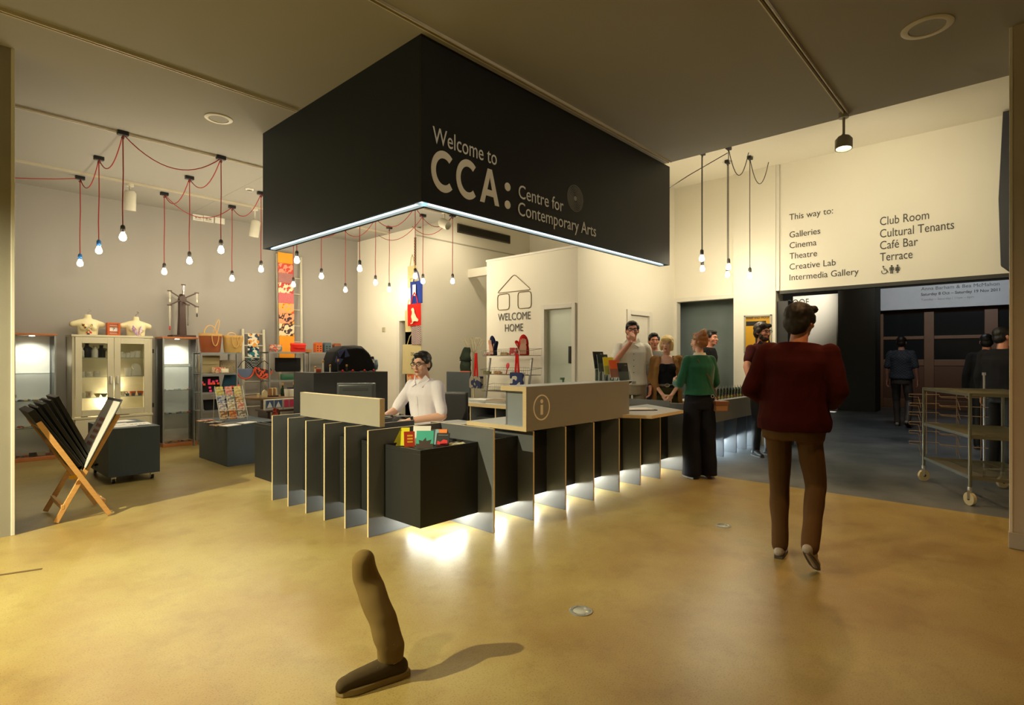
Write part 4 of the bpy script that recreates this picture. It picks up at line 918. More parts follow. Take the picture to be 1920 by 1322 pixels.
pk = cr('neon_pink',(255,60,130),rough=.6); og = cr('neon_orange',(255,90,40),rough=.6)
for i, (dx, dz_, m) in enumerate(((-.13,.15,pk),(-.10,.12,og),(-.03,.19,pk),(-.03,.16,pk),(-.03,.13,pk),(.0,.13,og),(.03,.16,pk),(.04,.13,og),(.08,.17,pk),(.10,.13,og),(-.02,.07,pk),(-.01,.02,pk))): part('square_patch', MB().cbox((dx,-.045,dz_),(.034,.012,.03)), m, t)
t = pouch('patchwork_bag','teal woven bag with orange squares on the lower shelf',432,YS1+.12,.831,.28,.26,teal,top=.2,lean=.1)
for dx, dz_ in ((-.09,.05),(-.0,.07),(.03,.07),(.10,.09)): part('square_patch', MB().cbox((dx,-.045,dz_),(.034,.012,.03)), og, t)
pouch('folded_bag','dark folded bag on the bottom shelf behind the low box',404,YS1+.15,.551,.34,.16,bk)
# small ladder with a scarf
lad = cr('ladder_grey_white',(190,185,165),rough=.5)
def ladder(lb, pxs_bot, pxs_top, zt, n, Y, Yt, m, rung):
    a, b = onY(pxs_bot[0],700,Y).x, onY(pxs_bot[1],700,Y).x; a2, b2 = onY(pxs_top[0],700,Yt).x, onY(pxs_top[1],700,Yt).x
    t = thing('display_ladder', lb, 'ladder', ((a+b)/2, Y, 0))
    for (p, q) in ((a,a2),(b,b2)):
        part('rail', MB().loft([[Vector((p+dx,Y+dy,0)) for dx, dy in ((-.022,-.015),(.022,-.015),(.022,.015),(-.022,.015))],[Vector((q+dx,Yt+dy,zt)) for dx, dy in ((-.02,-.015),(.02,-.015),(.02,.015),(-.02,.015))]]), m, t, .003, world=True)
    rs = []
    for k in range(n):
        f = (k+.6)/n; z = zt*f; part('rung', MB().cyl((a+(a2-a)*f, Y+(Yt-Y)*f, z),(b+(b2-b)*f, Y+(Yt-Y)*f, z), rung), m, t, world=True); rs.append((z, Y+(Yt-Y)*f, (a+(a2-a)*f+b+(b2-b)*f)/2))
    return rs
rs = ladder('white painted short ladder leaning on the grey wall with a zigzag scarf', (458,499), (455,494), 1.86, 9, 6.25, YG-.03, lad, .010)
t = thing('scarf','narrow zigzag scarf in orange, teal and navy over the short ladder','scarf',(rs[-1][2],rs[-1][1]-.02,1.2))
xc = rs[-1][2]-.01
for i, (m, z0, z1) in enumerate(((pat('zig_a',S(225,215,190),S(220,150,50),'cells',22,c3=S(60,70,90)),1.55,1.78),(pat('zig_b',S(30,110,120),S(215,215,200),'cells',22,c3=S(20,40,60)),1.33,1.55),(pat('zig_c',S(35,40,50),S(160,165,160),'checker',50),1.12,1.33))):
    part('scarf_section', MB().loft([[Vector((xc-.10,rs[-1][1]-.05+.01*i,z0)),Vector((xc,rs[-1][1]-.065+.01*i,z0)),Vector((xc+.09,rs[-1][1]-.05+.01*i,z0)),Vector((xc+.09,rs[-1][1]-.04+.01*i,z0)),Vector((xc-.10,rs[-1][1]-.04+.01*i,z0))],[Vector((xc-.10,rs[-1][1]-.05+.01*i,z1)),Vector((xc,rs[-1][1]-.06+.01*i,z1)),Vector((xc+.09,rs[-1][1]-.05+.01*i,z1)),Vector((xc+.09,rs[-1][1]-.04+.01*i,z1)),Vector((xc-.10,rs[-1][1]-.04+.01*i,z1))]]), m, t, world=True)
for px, lb, m, rz in ((458,'blue shoulder bag with orange lower edge hung on the short ladder',cr('slate_blue',(95,110,140)),.0),(488,'dark shoulder bag with orange and black print hung on the short ladder',pat('print_bag',S(60,35,45),S(215,90,50),'cells',35),.25)):
    x = onY(px,690,6.2).x; t = thing('half_moon_bag', lb, 'bag', (x,6.17,1.02))
    t.rotation_euler = (0,rz,0)
    hm_ = [(.135*math.cos(PI+PI*i/12), .16*math.sin(PI+PI*i/12)+.16) for i in range(13)]
    part('body', MB().prism(hm_, (0,0,0), (1,0,0), (0,0,1), -.05), m, t, .01)
    part('piping', MB().tube([(p*1.03,-.02,q*1.03-.005) for p, q in hm_], .011, 6), cr('orange_piping',(215,80,40)), t)
    part('strap', MB().tube([(-.13,-.02,.16),(-.06,0,.26),(0,.04,.30),(.06,0,.26),(.13,-.02,.16)], .006, 5), bk, t)
# tall ladder with coloured towels
rs = ladder('tall pale ladder against the grey wall hung with patterned tea towels', (527,566), (519,564), 3.24, 11, 6.45, YG-.03, lad, .009)
tow = [('yellow tea towel with fine weave at the top of the tall ladder',pat('tw1',S(235,170,50),S(225,150,35),'wave',40)),('pink tea towel with red figures, second on the tall ladder',pat('tw2',S(235,150,120),S(200,70,60),'noise',14)),('maroon hatched tea towel, third on the tall ladder',pat('tw3',S(120,60,70),S(190,140,130),'wave',30)),('cream tea towel with red figures, fourth on the tall ladder',pat('tw4',S(225,205,165),S(180,60,60),'noise',12)),('crimson hatched tea towel with a white star, fifth on the tall ladder',pat('tw5',S(165,40,60),S(205,130,130),'wave',30)),('salmon tea towel with yellow and red figures, sixth on the tall ladder',pat('tw6',S(230,150,110),S(235,160,40),'noise',13,c3=S(200,70,40))),('salmon tea towel with dark bottle shapes, seventh on the tall ladder',pat('tw7',S(230,150,110),S(60,40,50),'noise',12,c3=S(235,160,40))),('cream tea towel with dark and yellow shapes, eighth on the tall ladder',pat('tw8',S(225,205,165),S(60,40,50),'noise',11,c3=S(235,160,40))),('large orange tea towel at the foot of the tall ladder',pat('tw9',S(240,160,35),S(225,140,25),'wave',42))]
pys = [475,495,513,531,550,569,588,607,630,676]
for i in range(9):
    f = 1-(i/9)*.9; Y = 6.45+(YG-.03-6.45)*(.95-.09*i)-.035
    z1 = onY(540, pys[i], Y).z; z0 = onY(540, pys[i+1], Y).z
    xa_ = onY(521+.35*i,600,Y).x; xb_ = onY(549+.4*i,600,Y).x; xm_ = (xa_+xb_)/2
    t = thing('tea_towel', tow[i][0], 'tea towel', (xm_, Y, z0), 0, 'tea towels on the tall ladder')
    w_ = (xb_-xa_)/2
    part('cloth', MB().loft([[Vector((-w_+2*w_*k/8, -.006*math.sin(k*1.3+i), 0)) for k in range(9)]+[Vector((w_-2*w_*k/8, .006, 0)) for k in range(9)], [Vector((-w_+2*w_*k/8, -.003*math.sin(k*1.1+i), z1-z0)) for k in range(9)]+[Vector((w_-2*w_*k/8, .006, z1-z0)) for k in range(9)]]), tow[i][1], t)
    part('hem', MB().cbox((0,-.008,.008),(2*w_,.004,.008)), tow[i][1], t)
# shelf units behind the table
YS2 = 6.0
a2, b2 = shelving('grey metal shelf unit carrying a patterned pouch and a red bag', 504, 573, YS2, 1.46, [.5,.98], .34)
shelving('grey metal shelf unit carrying small cardboard houses', 579, 640, 6.25, 1.46, [.5,.98], .34)
pouch('patterned_pouch','small multicoloured patterned pouch on the left of the shelf unit top',517,YS2+.1,1.461,.22,.12,pat('multi_pouch',S(190,150,120),S(170,60,50),'cells',40,c3=S(90,120,110)),lean=0)
t = pouch('red_bag','glossy red handbag on the shelf unit top beside the orange towel',559,YS2+.1,1.461,.27,.15,mat('glossy_red',S(215,40,25),.2,var=.05),lean=0,flap=(mat('glossy_red',S(215,40,25),.2),.55),d=.12)
part('buckle', MB().cbox((0,-.075,.07),(.10,.008,.012)), mat('glossy_red',S(215,40,25),.2), t)
pouch('green_bag','dark green folded bag on the middle of the shelf unit behind the table',548,YS2+.15,.981,.42,.10,cr('bag_green',(30,85,55)),lean=0)
pouch('black_bag','large black soft bag hanging inside the shelf unit behind the table',540,YS2+.2,1.12,.46,.24,bk,lean=0)
pouch('purple_bag','dark purple bag on the bottom of the shelf unit under the table',556,YS2+.1,.55,.34,.30,cr('purple_dark',(45,35,70)),lean=0)
for i, (px, m, h, lb) in enumerate(((596,cr('house_orange',(200,95,35)),.15,'orange card model house with dark windows on the far shelf unit'),(613,cr('house_blue',(80,100,110)),.15,'blue-grey card model house behind the black pouffe'),(631,cr('house_brown',(150,85,50)),.14,'brown card model house on the far shelf unit'),(576,cr('house_ochre',(170,110,50)),.05,'low ochre card box between red bag and orange house'))):
    x = onY(px,700,6.33).x; t = thing('model_house', lb, 'model house', (x,6.33,1.461))
    part('walls', MB().box(-.065,-.05,0,.065,.05,h), m, t, .002)
    if h > .1:
        part('roof', MB().prism([(-.07,0),(.07,0),(.05,.03),(-.05,.03)], (0,-.052,h), (1,0,0), (0,0,1), -.104), m, t)
        for r_ in range(3): 
            for c_ in (-.03,.03): part('window', MB().cbox((c_,-.051,.03+.04*r_),(.028,.003,.018)), blackpl, t)
# ---------------------------------------------------------------- display table
ta, tb_ = onY(478,740,4.9).x, onY(592,740,4.9).x
zt = onY(560,743,4.9).z
t = thing('display_table','round-edged dark wood display table behind the fins','table',((ta+tb_)/2,5.2,0))
cxm = (ta+tb_)/2; rx = (tb_-ta)/2
part('top', MB().loft([[Vector((cxm+rx*1.02*math.cos(2*PI*i/40), 5.2+.42*math.sin(2*PI*i/40), z)) for i in range(40)] for z in (zt-.035, zt)]), mat('table_wood',S(110,85,55),.4,var=.15,vs=10,stretch=(1,8,1)), t, .004, world=True)
for px, Y in ((494,4.95),(583,4.95),(520,5.45),(562,5.45)):
    x = onY(px,740,Y).x; part('leg', MB().box(x-.03,Y-.03,0,x+.03,Y+.03,zt-.035), darkwood, t, .004, world=True)
def ontab(px, Y=5.0): return onY(px,740,Y).x
zt += .001
jar('tumbler','tumbler',[(.001,0),(.035,0),(.045,.11),(.041,.11),(.032,.006),(.001,.006)],538,0,cer,'small white tapering pot on the display table').location = (ontab(537),4.98,zt)
t = jar('planter','pot',[(.001,0),(.07,0),(.075,.10),(.07,.105),(.062,.01),(.001,.01)],548,0,cer,'wide white pot with faint print on the display table'); t.location = (ontab(548),4.97,zt)
part('print', MB().cbox((0,-.074,.06),(.05,.003,.004)).cbox((0,-.073,.05),(.035,.003,.003)), cr('faint_grey',(140,135,120)), t)
x = ontab(571,5.1); t = thing('oval_plate','white oval plate with black drawing standing on the display table','plate',(x,5.12,zt+.165))
part('plate', MB().ell((0,0,0),(.085,.012,.165),None,24,12), cer, t)
dr_ = MB()
for a_, b_ in (((-.04,.06),(-.02,-.02)),((-.02,.07),(.0,.0)),((.03,.03),(.045,-.04)),((.02,.06),(.05,.05)),((-.03,-.05),(-.02,-.08))): dr_.tube([(a_[0],-.0135,a_[1]),((a_[0]+b_[0])/2+.006,-.0135,(a_[1]+b_[1])/2),(b_[0],-.012,b_[1])], .0025, 4)
part('drawing', dr_, ink, t)
nav = pat('navy_leaf',S(15,30,50),S(60,110,120),'wave',10)
for px, lb in ((571,'navy leaf-patterned mug left of the pair at the table edge'),(583,'navy leaf-patterned mug at the right table edge')):
    t = jar('patterned_mug','mug',[(.001,0),(.036,0),(.040,.09),(.036,.09),(.032,.006),(.001,.006)],px,0,nav,lb); t.location = (ontab(px,4.95)-.01,4.93,zt)
    part('handle', MB().tube([(.036+.02*math.sin(PI*i/6),0,.07-.05*i/6) for i in range(7)], .005, 6), nav, t)
for px, h, lb in ((530,.13,'green bottle with cork stopper, left, on the display table'),(551,.13,'green bottle with cork stopper behind the wide white pot')):
    t = jar('stoppered_bottle','bottle',[(.001,0),(.03,0),(.03,.10),(.012,.13),(.011,.16),(.001,.16)],px,0,cr('bottle_green',(20,40,25),rough=.15),lb); t.location = (ontab(px,5.15),5.15,zt)
    part('stopper', MB().lathe([(.001,.16),(.014,.16),(.018,.185),(.014,.20),(.001,.20)], n=10), cr('cork',(180,130,75)), t)
x = ontab(513,5.05); t = thing('card_stand','wooden stand holding brown and cream soap bars on the display table','stand',(x,5.08,zt))
part('tray', MB().box(-.07,-.05,0,.07,.05,.02), darkwood, t, .002)
for i in range(4): part('bar', MB().box(-.055+.028*i,-.035,.02,-.035+.028*i,.035,.13), cr('soap_%d' % (i % 2), ((150,105,65),(205,185,140))[i % 2]), t, .002)
t = thing('wax_figure','pale wax block figure at the left of the display table','ornament',(ontab(496,5.0),5.0,zt)); part('block', MB().loft([[Vector((w_*a_,.02*b_,z)) for a_, b_ in ((-1,-1),(1,-1),(1,1),(-1,1))] for w_, z in ((.035,0),(.035,.07),(.02,.10),(.005,.11))]), cr('wax',(200,185,140),rough=.5), t, .004)
t = thing('wax_figure','tiny pale wax block at the far left edge of the display table','ornament',(ontab(484,5.05),5.05,zt)); part('block', MB().box(-.015,-.015,0,.015,.015,.06), cr('wax',(200,185,140)), t, .004)
# framed sail boxes, on a low shelf beneath the table
xs0 = onY(496,790,4.62).x
t = thing('low_shelf','low dark shelf board carrying white framed sail pictures','shelf',(xs0+.5,4.65,0))
part('board', MB().box(max(.84,xs0-.05),4.5,.60,xs0+1.05,4.86,.62), darkwood, t, world=True); 
for X in (xs0,xs0+.96): part('support', MB().box(X,4.52,0,X+.04,4.84,.60), darkwood, t, world=True)
bxm = {'b': cr('sail_blue',(70,95,130)), 'p': cr('sail_pink',(215,70,105)), 'r': cr('sail_red',(200,70,50)), 'w': paper}
for i, (px, k_0, lb) in enumerate(((504,'b','white framed box with blue ground and paper sail, left'),(520,'b','white framed box with blue ground and paper sail, right'),(535,'p','white framed box with pink square, left of two'),(545,'p','white framed box with pink square, right of two'),(556,'w','plain white box between pink and red fronted boxes'),(567,'r','white framed box with red square nearest the screen'))):
    x = onY(px,790,4.62).x; w_ = .065 if i < 2 else .045
    t = thing('framed_box', lb, 'box', (x,4.62,.621))
    part('case', MB().box(-w_,-.03,0,w_,.03,.15), cr('box_white',(205,200,180)), t, .003)
    part('ground', MB().box(-w_+.012,-.033,.03,w_-.012,-.03,.135), bxm[k_0], t)
    if i < 2: part('sail', MB().prism([(-.04,0),(.04,0),(.0,.085)], (0,-.034,.035), (1,0,0), (0,0,1), -.002), paper, t)
# leaning cards right of it: dark red booklet
p = onY(467+42,812,4.3)
tagged('booklet', MB().box(-.04,-.004,0,.04,.004,.16), pat('red_booklet',S(80,25,15),S(160,60,30),'noise',30), 'dark red booklet leaning at the end of the low blue-grey box', 'booklet', (p.x-.02,4.18,.53), 0, rot=(-.3,.35,0))
# ---------------------------------------------------------------- low blue-grey box with card rack
x0, y0 = .17, 4.08
t = thing('low_display_box','long low blue-grey display box carrying a wire card rack','plinth',(.6,4.6,0))
part('body', MB().box(x0,y0,0,.82,5.06,.525), bluegrey, t, .003, world=True)
rx0, ry0 = onY(415,810,4.40).x, 4.40
t = thing('card_rack','white wire rack of greeting cards standing on the low box','rack',(rx0+.18,ry0+.15,.526))
t.rotation_euler = (0,0,-.12)
wr = cr('white_wire',(200,200,190),rough=.4)
for s_ in (-.17,.17): part('side_frame', MB().tube([(s_,-.12,0),(s_,-.13,.06),(s_,.12,.42),(s_,.14,.45),(s_,.16,.42),(s_,.22,0)], .004, 5), wr, t)
for k in range(5): part('cross_wire', MB().tube([(-.17,-.13+.06*k,.05+.088*k),(.17,-.13+.06*k,.05+.088*k)], .003, 5), wr, t)
part('bracket', MB().box(-.23,.05,.33,-.02,.06,.335).box(.10,.05,.33,.24,.06,.335), wr, t)
cc = [pat('card_%d' % i, c, d, 'noise', 30) for i, (c, d) in enumerate(((S(190,160,110),S(120,80,40)),(S(200,130,50),S(150,80,30)),(S(180,170,150),S(110,100,80)),(S(210,205,195),S(150,140,140)),(S(215,205,180),S(170,150,110)),(S(210,190,160),S(190,110,90)),(S(80,100,150),S(180,180,180)),(S(200,195,175),S(120,120,110)),(S(150,110,60),S(200,170,120)),(S(200,190,80),S(160,150,90)),(S(205,150,140),S(190,110,90)),(S(205,190,120),S(180,160,90))))]
nm = ['leftmost','middle','rightmost']
for r_ in range(4):
    for c_ in range(3):
        if r_ == 3 and c_ == 0: pass
        q = thing('greeting_card', 'greeting card in the %s pocket of the %s tier of the wire rack' % (nm[c_], ('lowest','second','third','top')[r_]), 'card', (0,0,0), 0, 'greeting cards in the wire rack')
        M = t.matrix_basis @ Matrix.Translation((-.11+.11*c_, -.115+.068*r_, .03+.095*r_)) @ Matrix.Rotation(-.55,4,'X')
        q.matrix_basis = M
        part('card', MB().box(-.045,-.003,0,.045,.003,.13 if r_ < 3 else .15), cc[(r_*3+c_) % 12], q)
        part('pocket_wire', MB().tube([(-.05,-.008,.0),(-.05,-.012,.04),(.05,-.012,.04),(.05,-.008,0)], .002, 4), wr, q)
for i, (px, py, m, lb) in enumerate(((386,789,pat('fl1',S(170,60,40),S(190,170,130),'cells',25),'red and cream leaflets fanned at the left corner of the low box'),(402,792,pat('fl2',S(170,165,150),S(90,80,70),'cells',25),'grey leaflets on the low box left of the rack'),(412,797,pat('fl3',S(120,90,60),S(180,150,110),'cells',22),'brown leaflets on the low box before the rack'),(432,798,paper,'white leaflet pile at the front corner of the low box'),(462,793,paper,'white sheets on the low box right of the rack'))):
    p = atz(px,py,.527); tagged('leaflet_pile', MB().box(-.10,-.07,0,.10,.07,.008), m, lb, 'leaflets', (p.x,p.y,.5262), .1*i)
# ---------------------------------------------------------------- big dark plinth with black pouffe etc.
px0, px1 = 588, 727
Yp = 3.55
x0, x1 = onY(px0,700,Yp).x, onY(px1,700,Yp).x
zt = onY(650,698,Yp).z
t = thing('tall_plinth','tall dark grey plinth behind the monitor carrying jewellery','plinth',((x0+x1)/2,Yp+.3,0))
part('body', MB().box(x0,Yp,0,x1,Yp+.55,zt), mat('charcoal_board', (.032,.035,.040), .55), t, .003, world=True)
xq = onY(652,690,Yp+.45).x
t = thing('black_pouffe','large black domed cushion bag with blue facets on the tall plinth','cushion',(xq,Yp+.40,zt))
mb = MB()
mb.loft([[Vector((x_*k, y_, z_*k+(1-k)*.10)) for x_, z_ in ((-.35,.0),(-.36,.12),(-.30,.28),(-.18,.36),(.0,.375),(.12,.365),(.24,.27),(.31,.14),(.33,.0))] for k, y_ in ((.85,-.20),(1,-.12),(1,.12),(.85,.20))])
part('body', mb, bk, t, .01)
fb_ = cr('facet_blue',(55,65,125),rough=.6)
for tri in (((-.30,.28),(-.18,.33),(-.27,.20)),((-.18,.33),(-.12,.22),(-.20,.20)),((-.345,.14),(-.28,.10),(-.32,.22)),((-.28,.10),(-.22,.18),(-.30,.19))): part('facet', MB().prism(list(tri), (0,-.205,0), (1,0,0), (0,0,1), -.006), fb_, t)
for i, (px, m, lb, s_) in enumerate(((678,cr('navy_cushion',(30,38,52),rough=.8),'navy cushion standing beside the black pouffe',1.0),(690,pat('fan_cushion',S(200,195,175),S(30,35,50),'wave',5),'white cushion with black fan shapes on the plinth',.9),(697,cr('pale_blue_cushion',(140,160,175)),'pale blue cushion end at the right of the plinth',.7))):
    x = onY(px,680,Yp+.35).x
    t = thing('cushion', lb, 'cushion', (x,Yp+.35,zt+.001)); part('body', remesh(MB().ell((0,0,.13*s_),(.05,.16,.15*s_)).box(-.02,-.14,.02,.02,.14,.24*s_), .012, 4), m, t)
for i, (px, h, m, lb) in enumerate(((591,.05,cer,'short white candle at the left end of the plinth'),(606,.13,cer,'tall white tube with gold cap on the plinth'),(619,.07,cer,'short white tube with cork cap on the plinth'),(634,.14,blackpl,'tall black tube with gold cap before the pouffe'),(650,.07,blackpl,'short black tube with gold cap before the pouffe'))):
    x = onY(px,690,Yp+.08).x; t = thing('perfume_tube', lb, 'bottle', (x,Yp+.08,zt+.001)); part('body', MB().lathe([(.001,0),(.010,0),(.010,h),(.001,h)], n=12), m, t); part('cap', MB().lathe([(.008,h),(.014,h+.01),(.014,h+.03),(.001,h+.035)], n=10), cr('gold_cap',(190,140,70),rough=.4), t)
x = onY(597,690,Yp+.1).x; tagged('small_box', MB().box(-.035,-.03,0,.035,.03,.05), cr('box_orange',(185,80,40)), 'small orange box on the plinth left of the tall white tube', 'box', (x,Yp+.12,zt+.001), bevel=.003)
for i, px in enumerate((641,660,682,699)):
    x = onY(px,696,Yp+.05).x; t = thing('bead_bracelet', ('red bead bracelet on the plinth, leftmost of four','red bead bracelet on the plinth, second of four from the left','red bead bracelet on the plinth, third of four from the left','red bead bracelet on the plinth, rightmost of four')[i], 'bracelet', (x,Yp+.06,zt+.001))
    part('band', MB().tube([(.05*math.cos(a*PI/8),.03*math.sin(a*PI/8),.008) for a in range(17)], .006, 5), darkwood, t)
    part('bead', MB().ell((0,-.03,.018),(.017,.012,.017)), cr('bead_red',(200,40,30),rough=.25), t)
# ================================================================ HANGING TOTES AT THE WALL CORNER
hx = X1-.03
def tote(lb, px0, px1, py0, py1, m, X, name='tote_bag', hang=True, taper=0, cat='bag'):
    a, b = onX(px0,py0,X), onX(px1,py1,X); w_ = a.y-b.y; h = a.z-b.z
    t = thing(name, lb, cat, (X, (a.y+b.y)/2, b.z))
    n = 8
    def row(z, k, ph): return [Vector((-.012-.010*math.sin(i*1.2+ph), w_*k*(.5-i/n), z)) for i in range(n+1)]+[Vector((.004, w_*k*(.5-i/n), z)) for i in range(n, -1, -1)]
    part('body', MB().loft([row(0,1+taper,0), row(h*.5,1+taper*.4,.6), row(h,1,1.1)]), m, t)
    if hang: 
        for dx in (-.004,): part('handles', MB().tube([(dx,w_*.28,h),(dx,w_*.14,h+.14),(dx,0,h+.20),(dx,-w_*.14,h+.14),(dx,-w_*.28,h)], .009, 5), m, t)
    return t, w_, h
nat = cr('natural_cotton',(205,190,140),rough=.85)
t, w_, h = tote('natural cotton tote bag at the top of the hanging column',766,781,500,538,nat,hx-.03)
part('drawing', MB().cbox((-.026,0,h*.4),(.003,w_*.4,.004)).cbox((-.026,.02,h*.3),(.003,.004,h*.2)), ink, t)
tagged('chain_strip', MB().box(-.01,-.018,0,.01,.018,.55), pat('strip',S(60,50,40),S(160,145,110),'checker',40), 'narrow printed strip from which the totes hang', 'strip', (hx-.005, onX(779,450,hx).y, onX(779,503,hx).z))
t, w_, h = tote('royal blue tote bag with white print below the cotton tote',771,792,529,568,cr('tote_blue',(40,60,140),rough=.85),hx-.06)
part('print', MB().cbox((-.026,.04,h*.6),(.004,.09,h*.5)), paper, t)
t, w_, h = tote('red tote bag with a white bird on it',766,789,571,610,cr('tote_red',(205,35,25),rough=.85),hx-.09,taper=.03)
bird = [(-.25,.0),(-.05,.02),(-.02,.12),(.10,.16),(.42,.12),(.5,.22),(.30,.36),(.12,.62),(.08,.80),(.0,.92),(-.14,.90),(-.20,.78),(-.13,.76),(-.12,.60),(-.20,.42),(-.12,.22),(-.10,.08),(-.26,.05)]
part('bird', MB().prism([(p_*w_*.85,q_*h*.8) for p_, q_ in bird], (-.028,0,h*.08), (0,-1,0), (0,0,1), .004), cr('bird_white',(230,215,180)), t)
tote('cream tote bag half hidden behind the red bag',761,775,582,622,nat,hx-.04)
tote('white tote bag with purple lattice print below the red bag',773,789,612,646,pat('lattice',S(105,85,110),S(190,170,150),'checker',55),hx-.07,taper=.05)
t, w_, h = tote('long cream apron bag with dark lettering hanging behind the seated man',757,790,646,702,nat,hx-.05,'apron',taper=.12,cat='apron')
for i, s_ in enumerate(('DO','SM','D')): text(s_, ink, t, (-.030,.0-.01*i,h*.62-.12*i), (0,-1,0), (0,0,1), .09, .06, world=False)
tote('orange and white bag at the foot of the hanging column',764,784,701,718,pat('orange_print',S(210,110,60),S(215,170,120),'noise',9),hx-.04,hang=False)
# ================================================================ COAT STAND
p = onX(888,700,4.55)
t = thing('coat_stand','cream coat stand with branching wire star top','coat stand',(4.55,p.y,0))
part('pole', MB().cyl((0,0,0),(0,0,1.62),.018), cr('stand_cream',(205,195,160)), t)
part('foot', MB().lathe([(.001,0),(.18,0),(.17,.02),(.02,.04),(.018,.05)]), cr('stand_cream',(205,195,160)), t)
for i in range(7): a = 2*PI*i/7; part('branch', MB().tube([(0,0,1.45),(.10*math.cos(a),.10*math.sin(a),1.52),(.20*math.cos(a),.20*math.sin(a),1.70)], .006, 5), cr('stand_cream',(205,195,160)), t); part('loop', MB().tube([(.10*math.cos(a)+.07*math.cos(b_*PI/6)*math.cos(a),.10*math.sin(a)+.07*math.cos(b_*PI/6)*math.sin(a),1.66+.07*math.sin(b_*PI/6)) for b_ in range(13)], .004, 5), cr('stand_cream',(205,195,160)), t)
q = onX(873,690,4.4)
t = thing('green_coat','dark green coat hanging on the coat stand behind the partition','coat',(4.4,q.y,.95))
part('body', remesh(MB().loft([[Vector((.07*math.cos(2*PI*i/16),w_*math.sin(2*PI*i/16)+o_,z)) for i in range(16)] for w_, o_, z in ((.14,0,0),(.13,0,.20),(.12,.01,.36),(.15,.02,.40),(.10,-.01,.50),(.03,-.04,.60))]), .012, 3, .02, 9), cr('coat_green',(50,60,48),rough=.9), t)
part('waistband', MB().loft([[Vector((.075*math.cos(2*PI*i/16),.145*math.sin(2*PI*i/16),z)) for i in range(16)] for z in (.355,.375)]), bk, t)
# ================================================================ REAR DESK, PARTITION, DRAWERS
ZD = .75
da = atz(838,744,ZD); 
t = thing('rear_desk','grey rear desk with thick ply edge and pigeonholes behind the seated man','desk',(3.2,2.0,0))
dx0, dx1 = 2.62, 3.55
dyl, dyr = onX(838,745,dx0).y, onX(965,745,dx0).y
part('top', MB().box(dx0,dyr,ZD-.02,dx1,dyl,ZD), top_lam, t, .002, world=True)
part('ply_edge', MB().box(dx0-.003,dyr,ZD-.045,dx0+.002,dyl+.002,ZD+.001), ply, t, world=True)
for px in (843,882,929,960):
    y = onX(px,780,dx0+.02).y; part('divider', MB().box(dx0+.02,y-.009,0,dx1-.05,y+.009,ZD-.02), grey_lam, t, world=True); part('ply_edge', MB().box(dx0+.017,y-.008,0,dx0+.021,y+.008,ZD-.045), ply, t, world=True)
part('back_board', MB().box(dx1-.06,dyr,0,dx1-.05,dyl,ZD-.02), dark_gloss, t, world=True)
for i, (pa_, pb_) in enumerate(((885,918),(931,955))):
    ya_, yb_ = onX(pa_,780,dx0+.1).y, onX(pb_,780,dx0+.1).y
    q = thing('filing_cabinet','%s office filing cabinet with pale front under the rear desk' % ('left','right')[i],'cabinet',(dx0+.35,(ya_+yb_)/2,0))
    part('case', MB().box(dx0+.12,yb_,0.02,dx0+.6,ya_,.56), mat('drawer_grey',(.06,.065,.07),.5), q, .004, world=True)
    part('drawer_front', MB().box(dx0+.105,yb_+.01,.24,dx0+.12,ya_-.01,.44), cr('drawer_pale',(150,155,145)), q, .003, world=True)
    part('drawer_front', MB().box(dx0+.105,yb_+.01,.03,dx0+.12,ya_-.01,.22), cr('drawer_pale',(150,155,145)), q, .003, world=True)
    part('lock', MB().cyl((dx0+.10,yb_+.05,.30),(dx0+.106,yb_+.05,.30),.010), blackpl, q, world=True)
q = thing('computer_tower','black computer tower under the left end of the rear desk','computer',(dx0+.35,onX(862,790,dx0).y,0))
yq = onX(862,790,dx0+.1).y
part('case', MB().box(dx0+.10,yq-.10,0.02,dx0+.5,yq+.12,.48), blackpl, q, .006, world=True); part('lid', MB().box(dx0+.09,yq-.105,.48,dx0+.5,yq+.125,.56), mat('drawer_grey',(.06,.065,.07),.5), q, .006, world=True)
ya_, yb_ = onX(838,700,3.3).y, onX(882,700,3.3).y
t = thing('desk_partition','grey upright partition board on the rear desk','partition',(3.3,(ya_+yb_)/2,ZD))
part('board', MB().box(3.29,yb_,ZD+.001,3.31,ya_,onX(850,697,3.3).z), cr('partition_grey',(72,80,84)), t, .002, world=True); part('foot', MB().box(3.24,yb_+.05,ZD+.001,3.36,yb_+.08,ZD+.02).box(3.24,ya_-.08,ZD+.001,3.36,ya_-.05,ZD+.02), steel, t, world=True)
tagged('red_ruler', MB().box(-.015,-.11,0,.015,.11,.012), cr('ruler_red',(225,110,85)), 'pale red strip lying on the partition board top', 'ruler', (3.3, onX(873,695,3.3).y, onX(850,697,3.3).z))
mags = [(846,744,.03,'magazine pile at the left end of the rear desk',cr('mag_a',(150,135,105))),(880,738,.035,'grey magazine pile in the middle of the rear desk',cr('mag_b',(165,165,160))),(905,739,.045,'tall white magazine pile on the rear desk',cr('mag_c',(180,180,175))),(934,733,.05,'brown topped magazine pile at the right of the rear desk',cr('mag_d',(150,130,100)))]
for i, (px, py, h, lb, m) in enumerate(mags):
    yy = onX(px,py,dx0+.22).y; t = thing('magazine_pile', lb, 'magazines', (dx0+.22+.03*(i % 2), yy, ZD+.0005), .1*i-.1)
    n_ = int(h/.008)
    for k in range(n_): part('magazine', MB().box(-.11,-.15,.008*k,.11,.15,.008*k+.007,(0,0,rnd.uniform(-.12,.12)),(0,0,0)), m if k % 2 else paper, t)
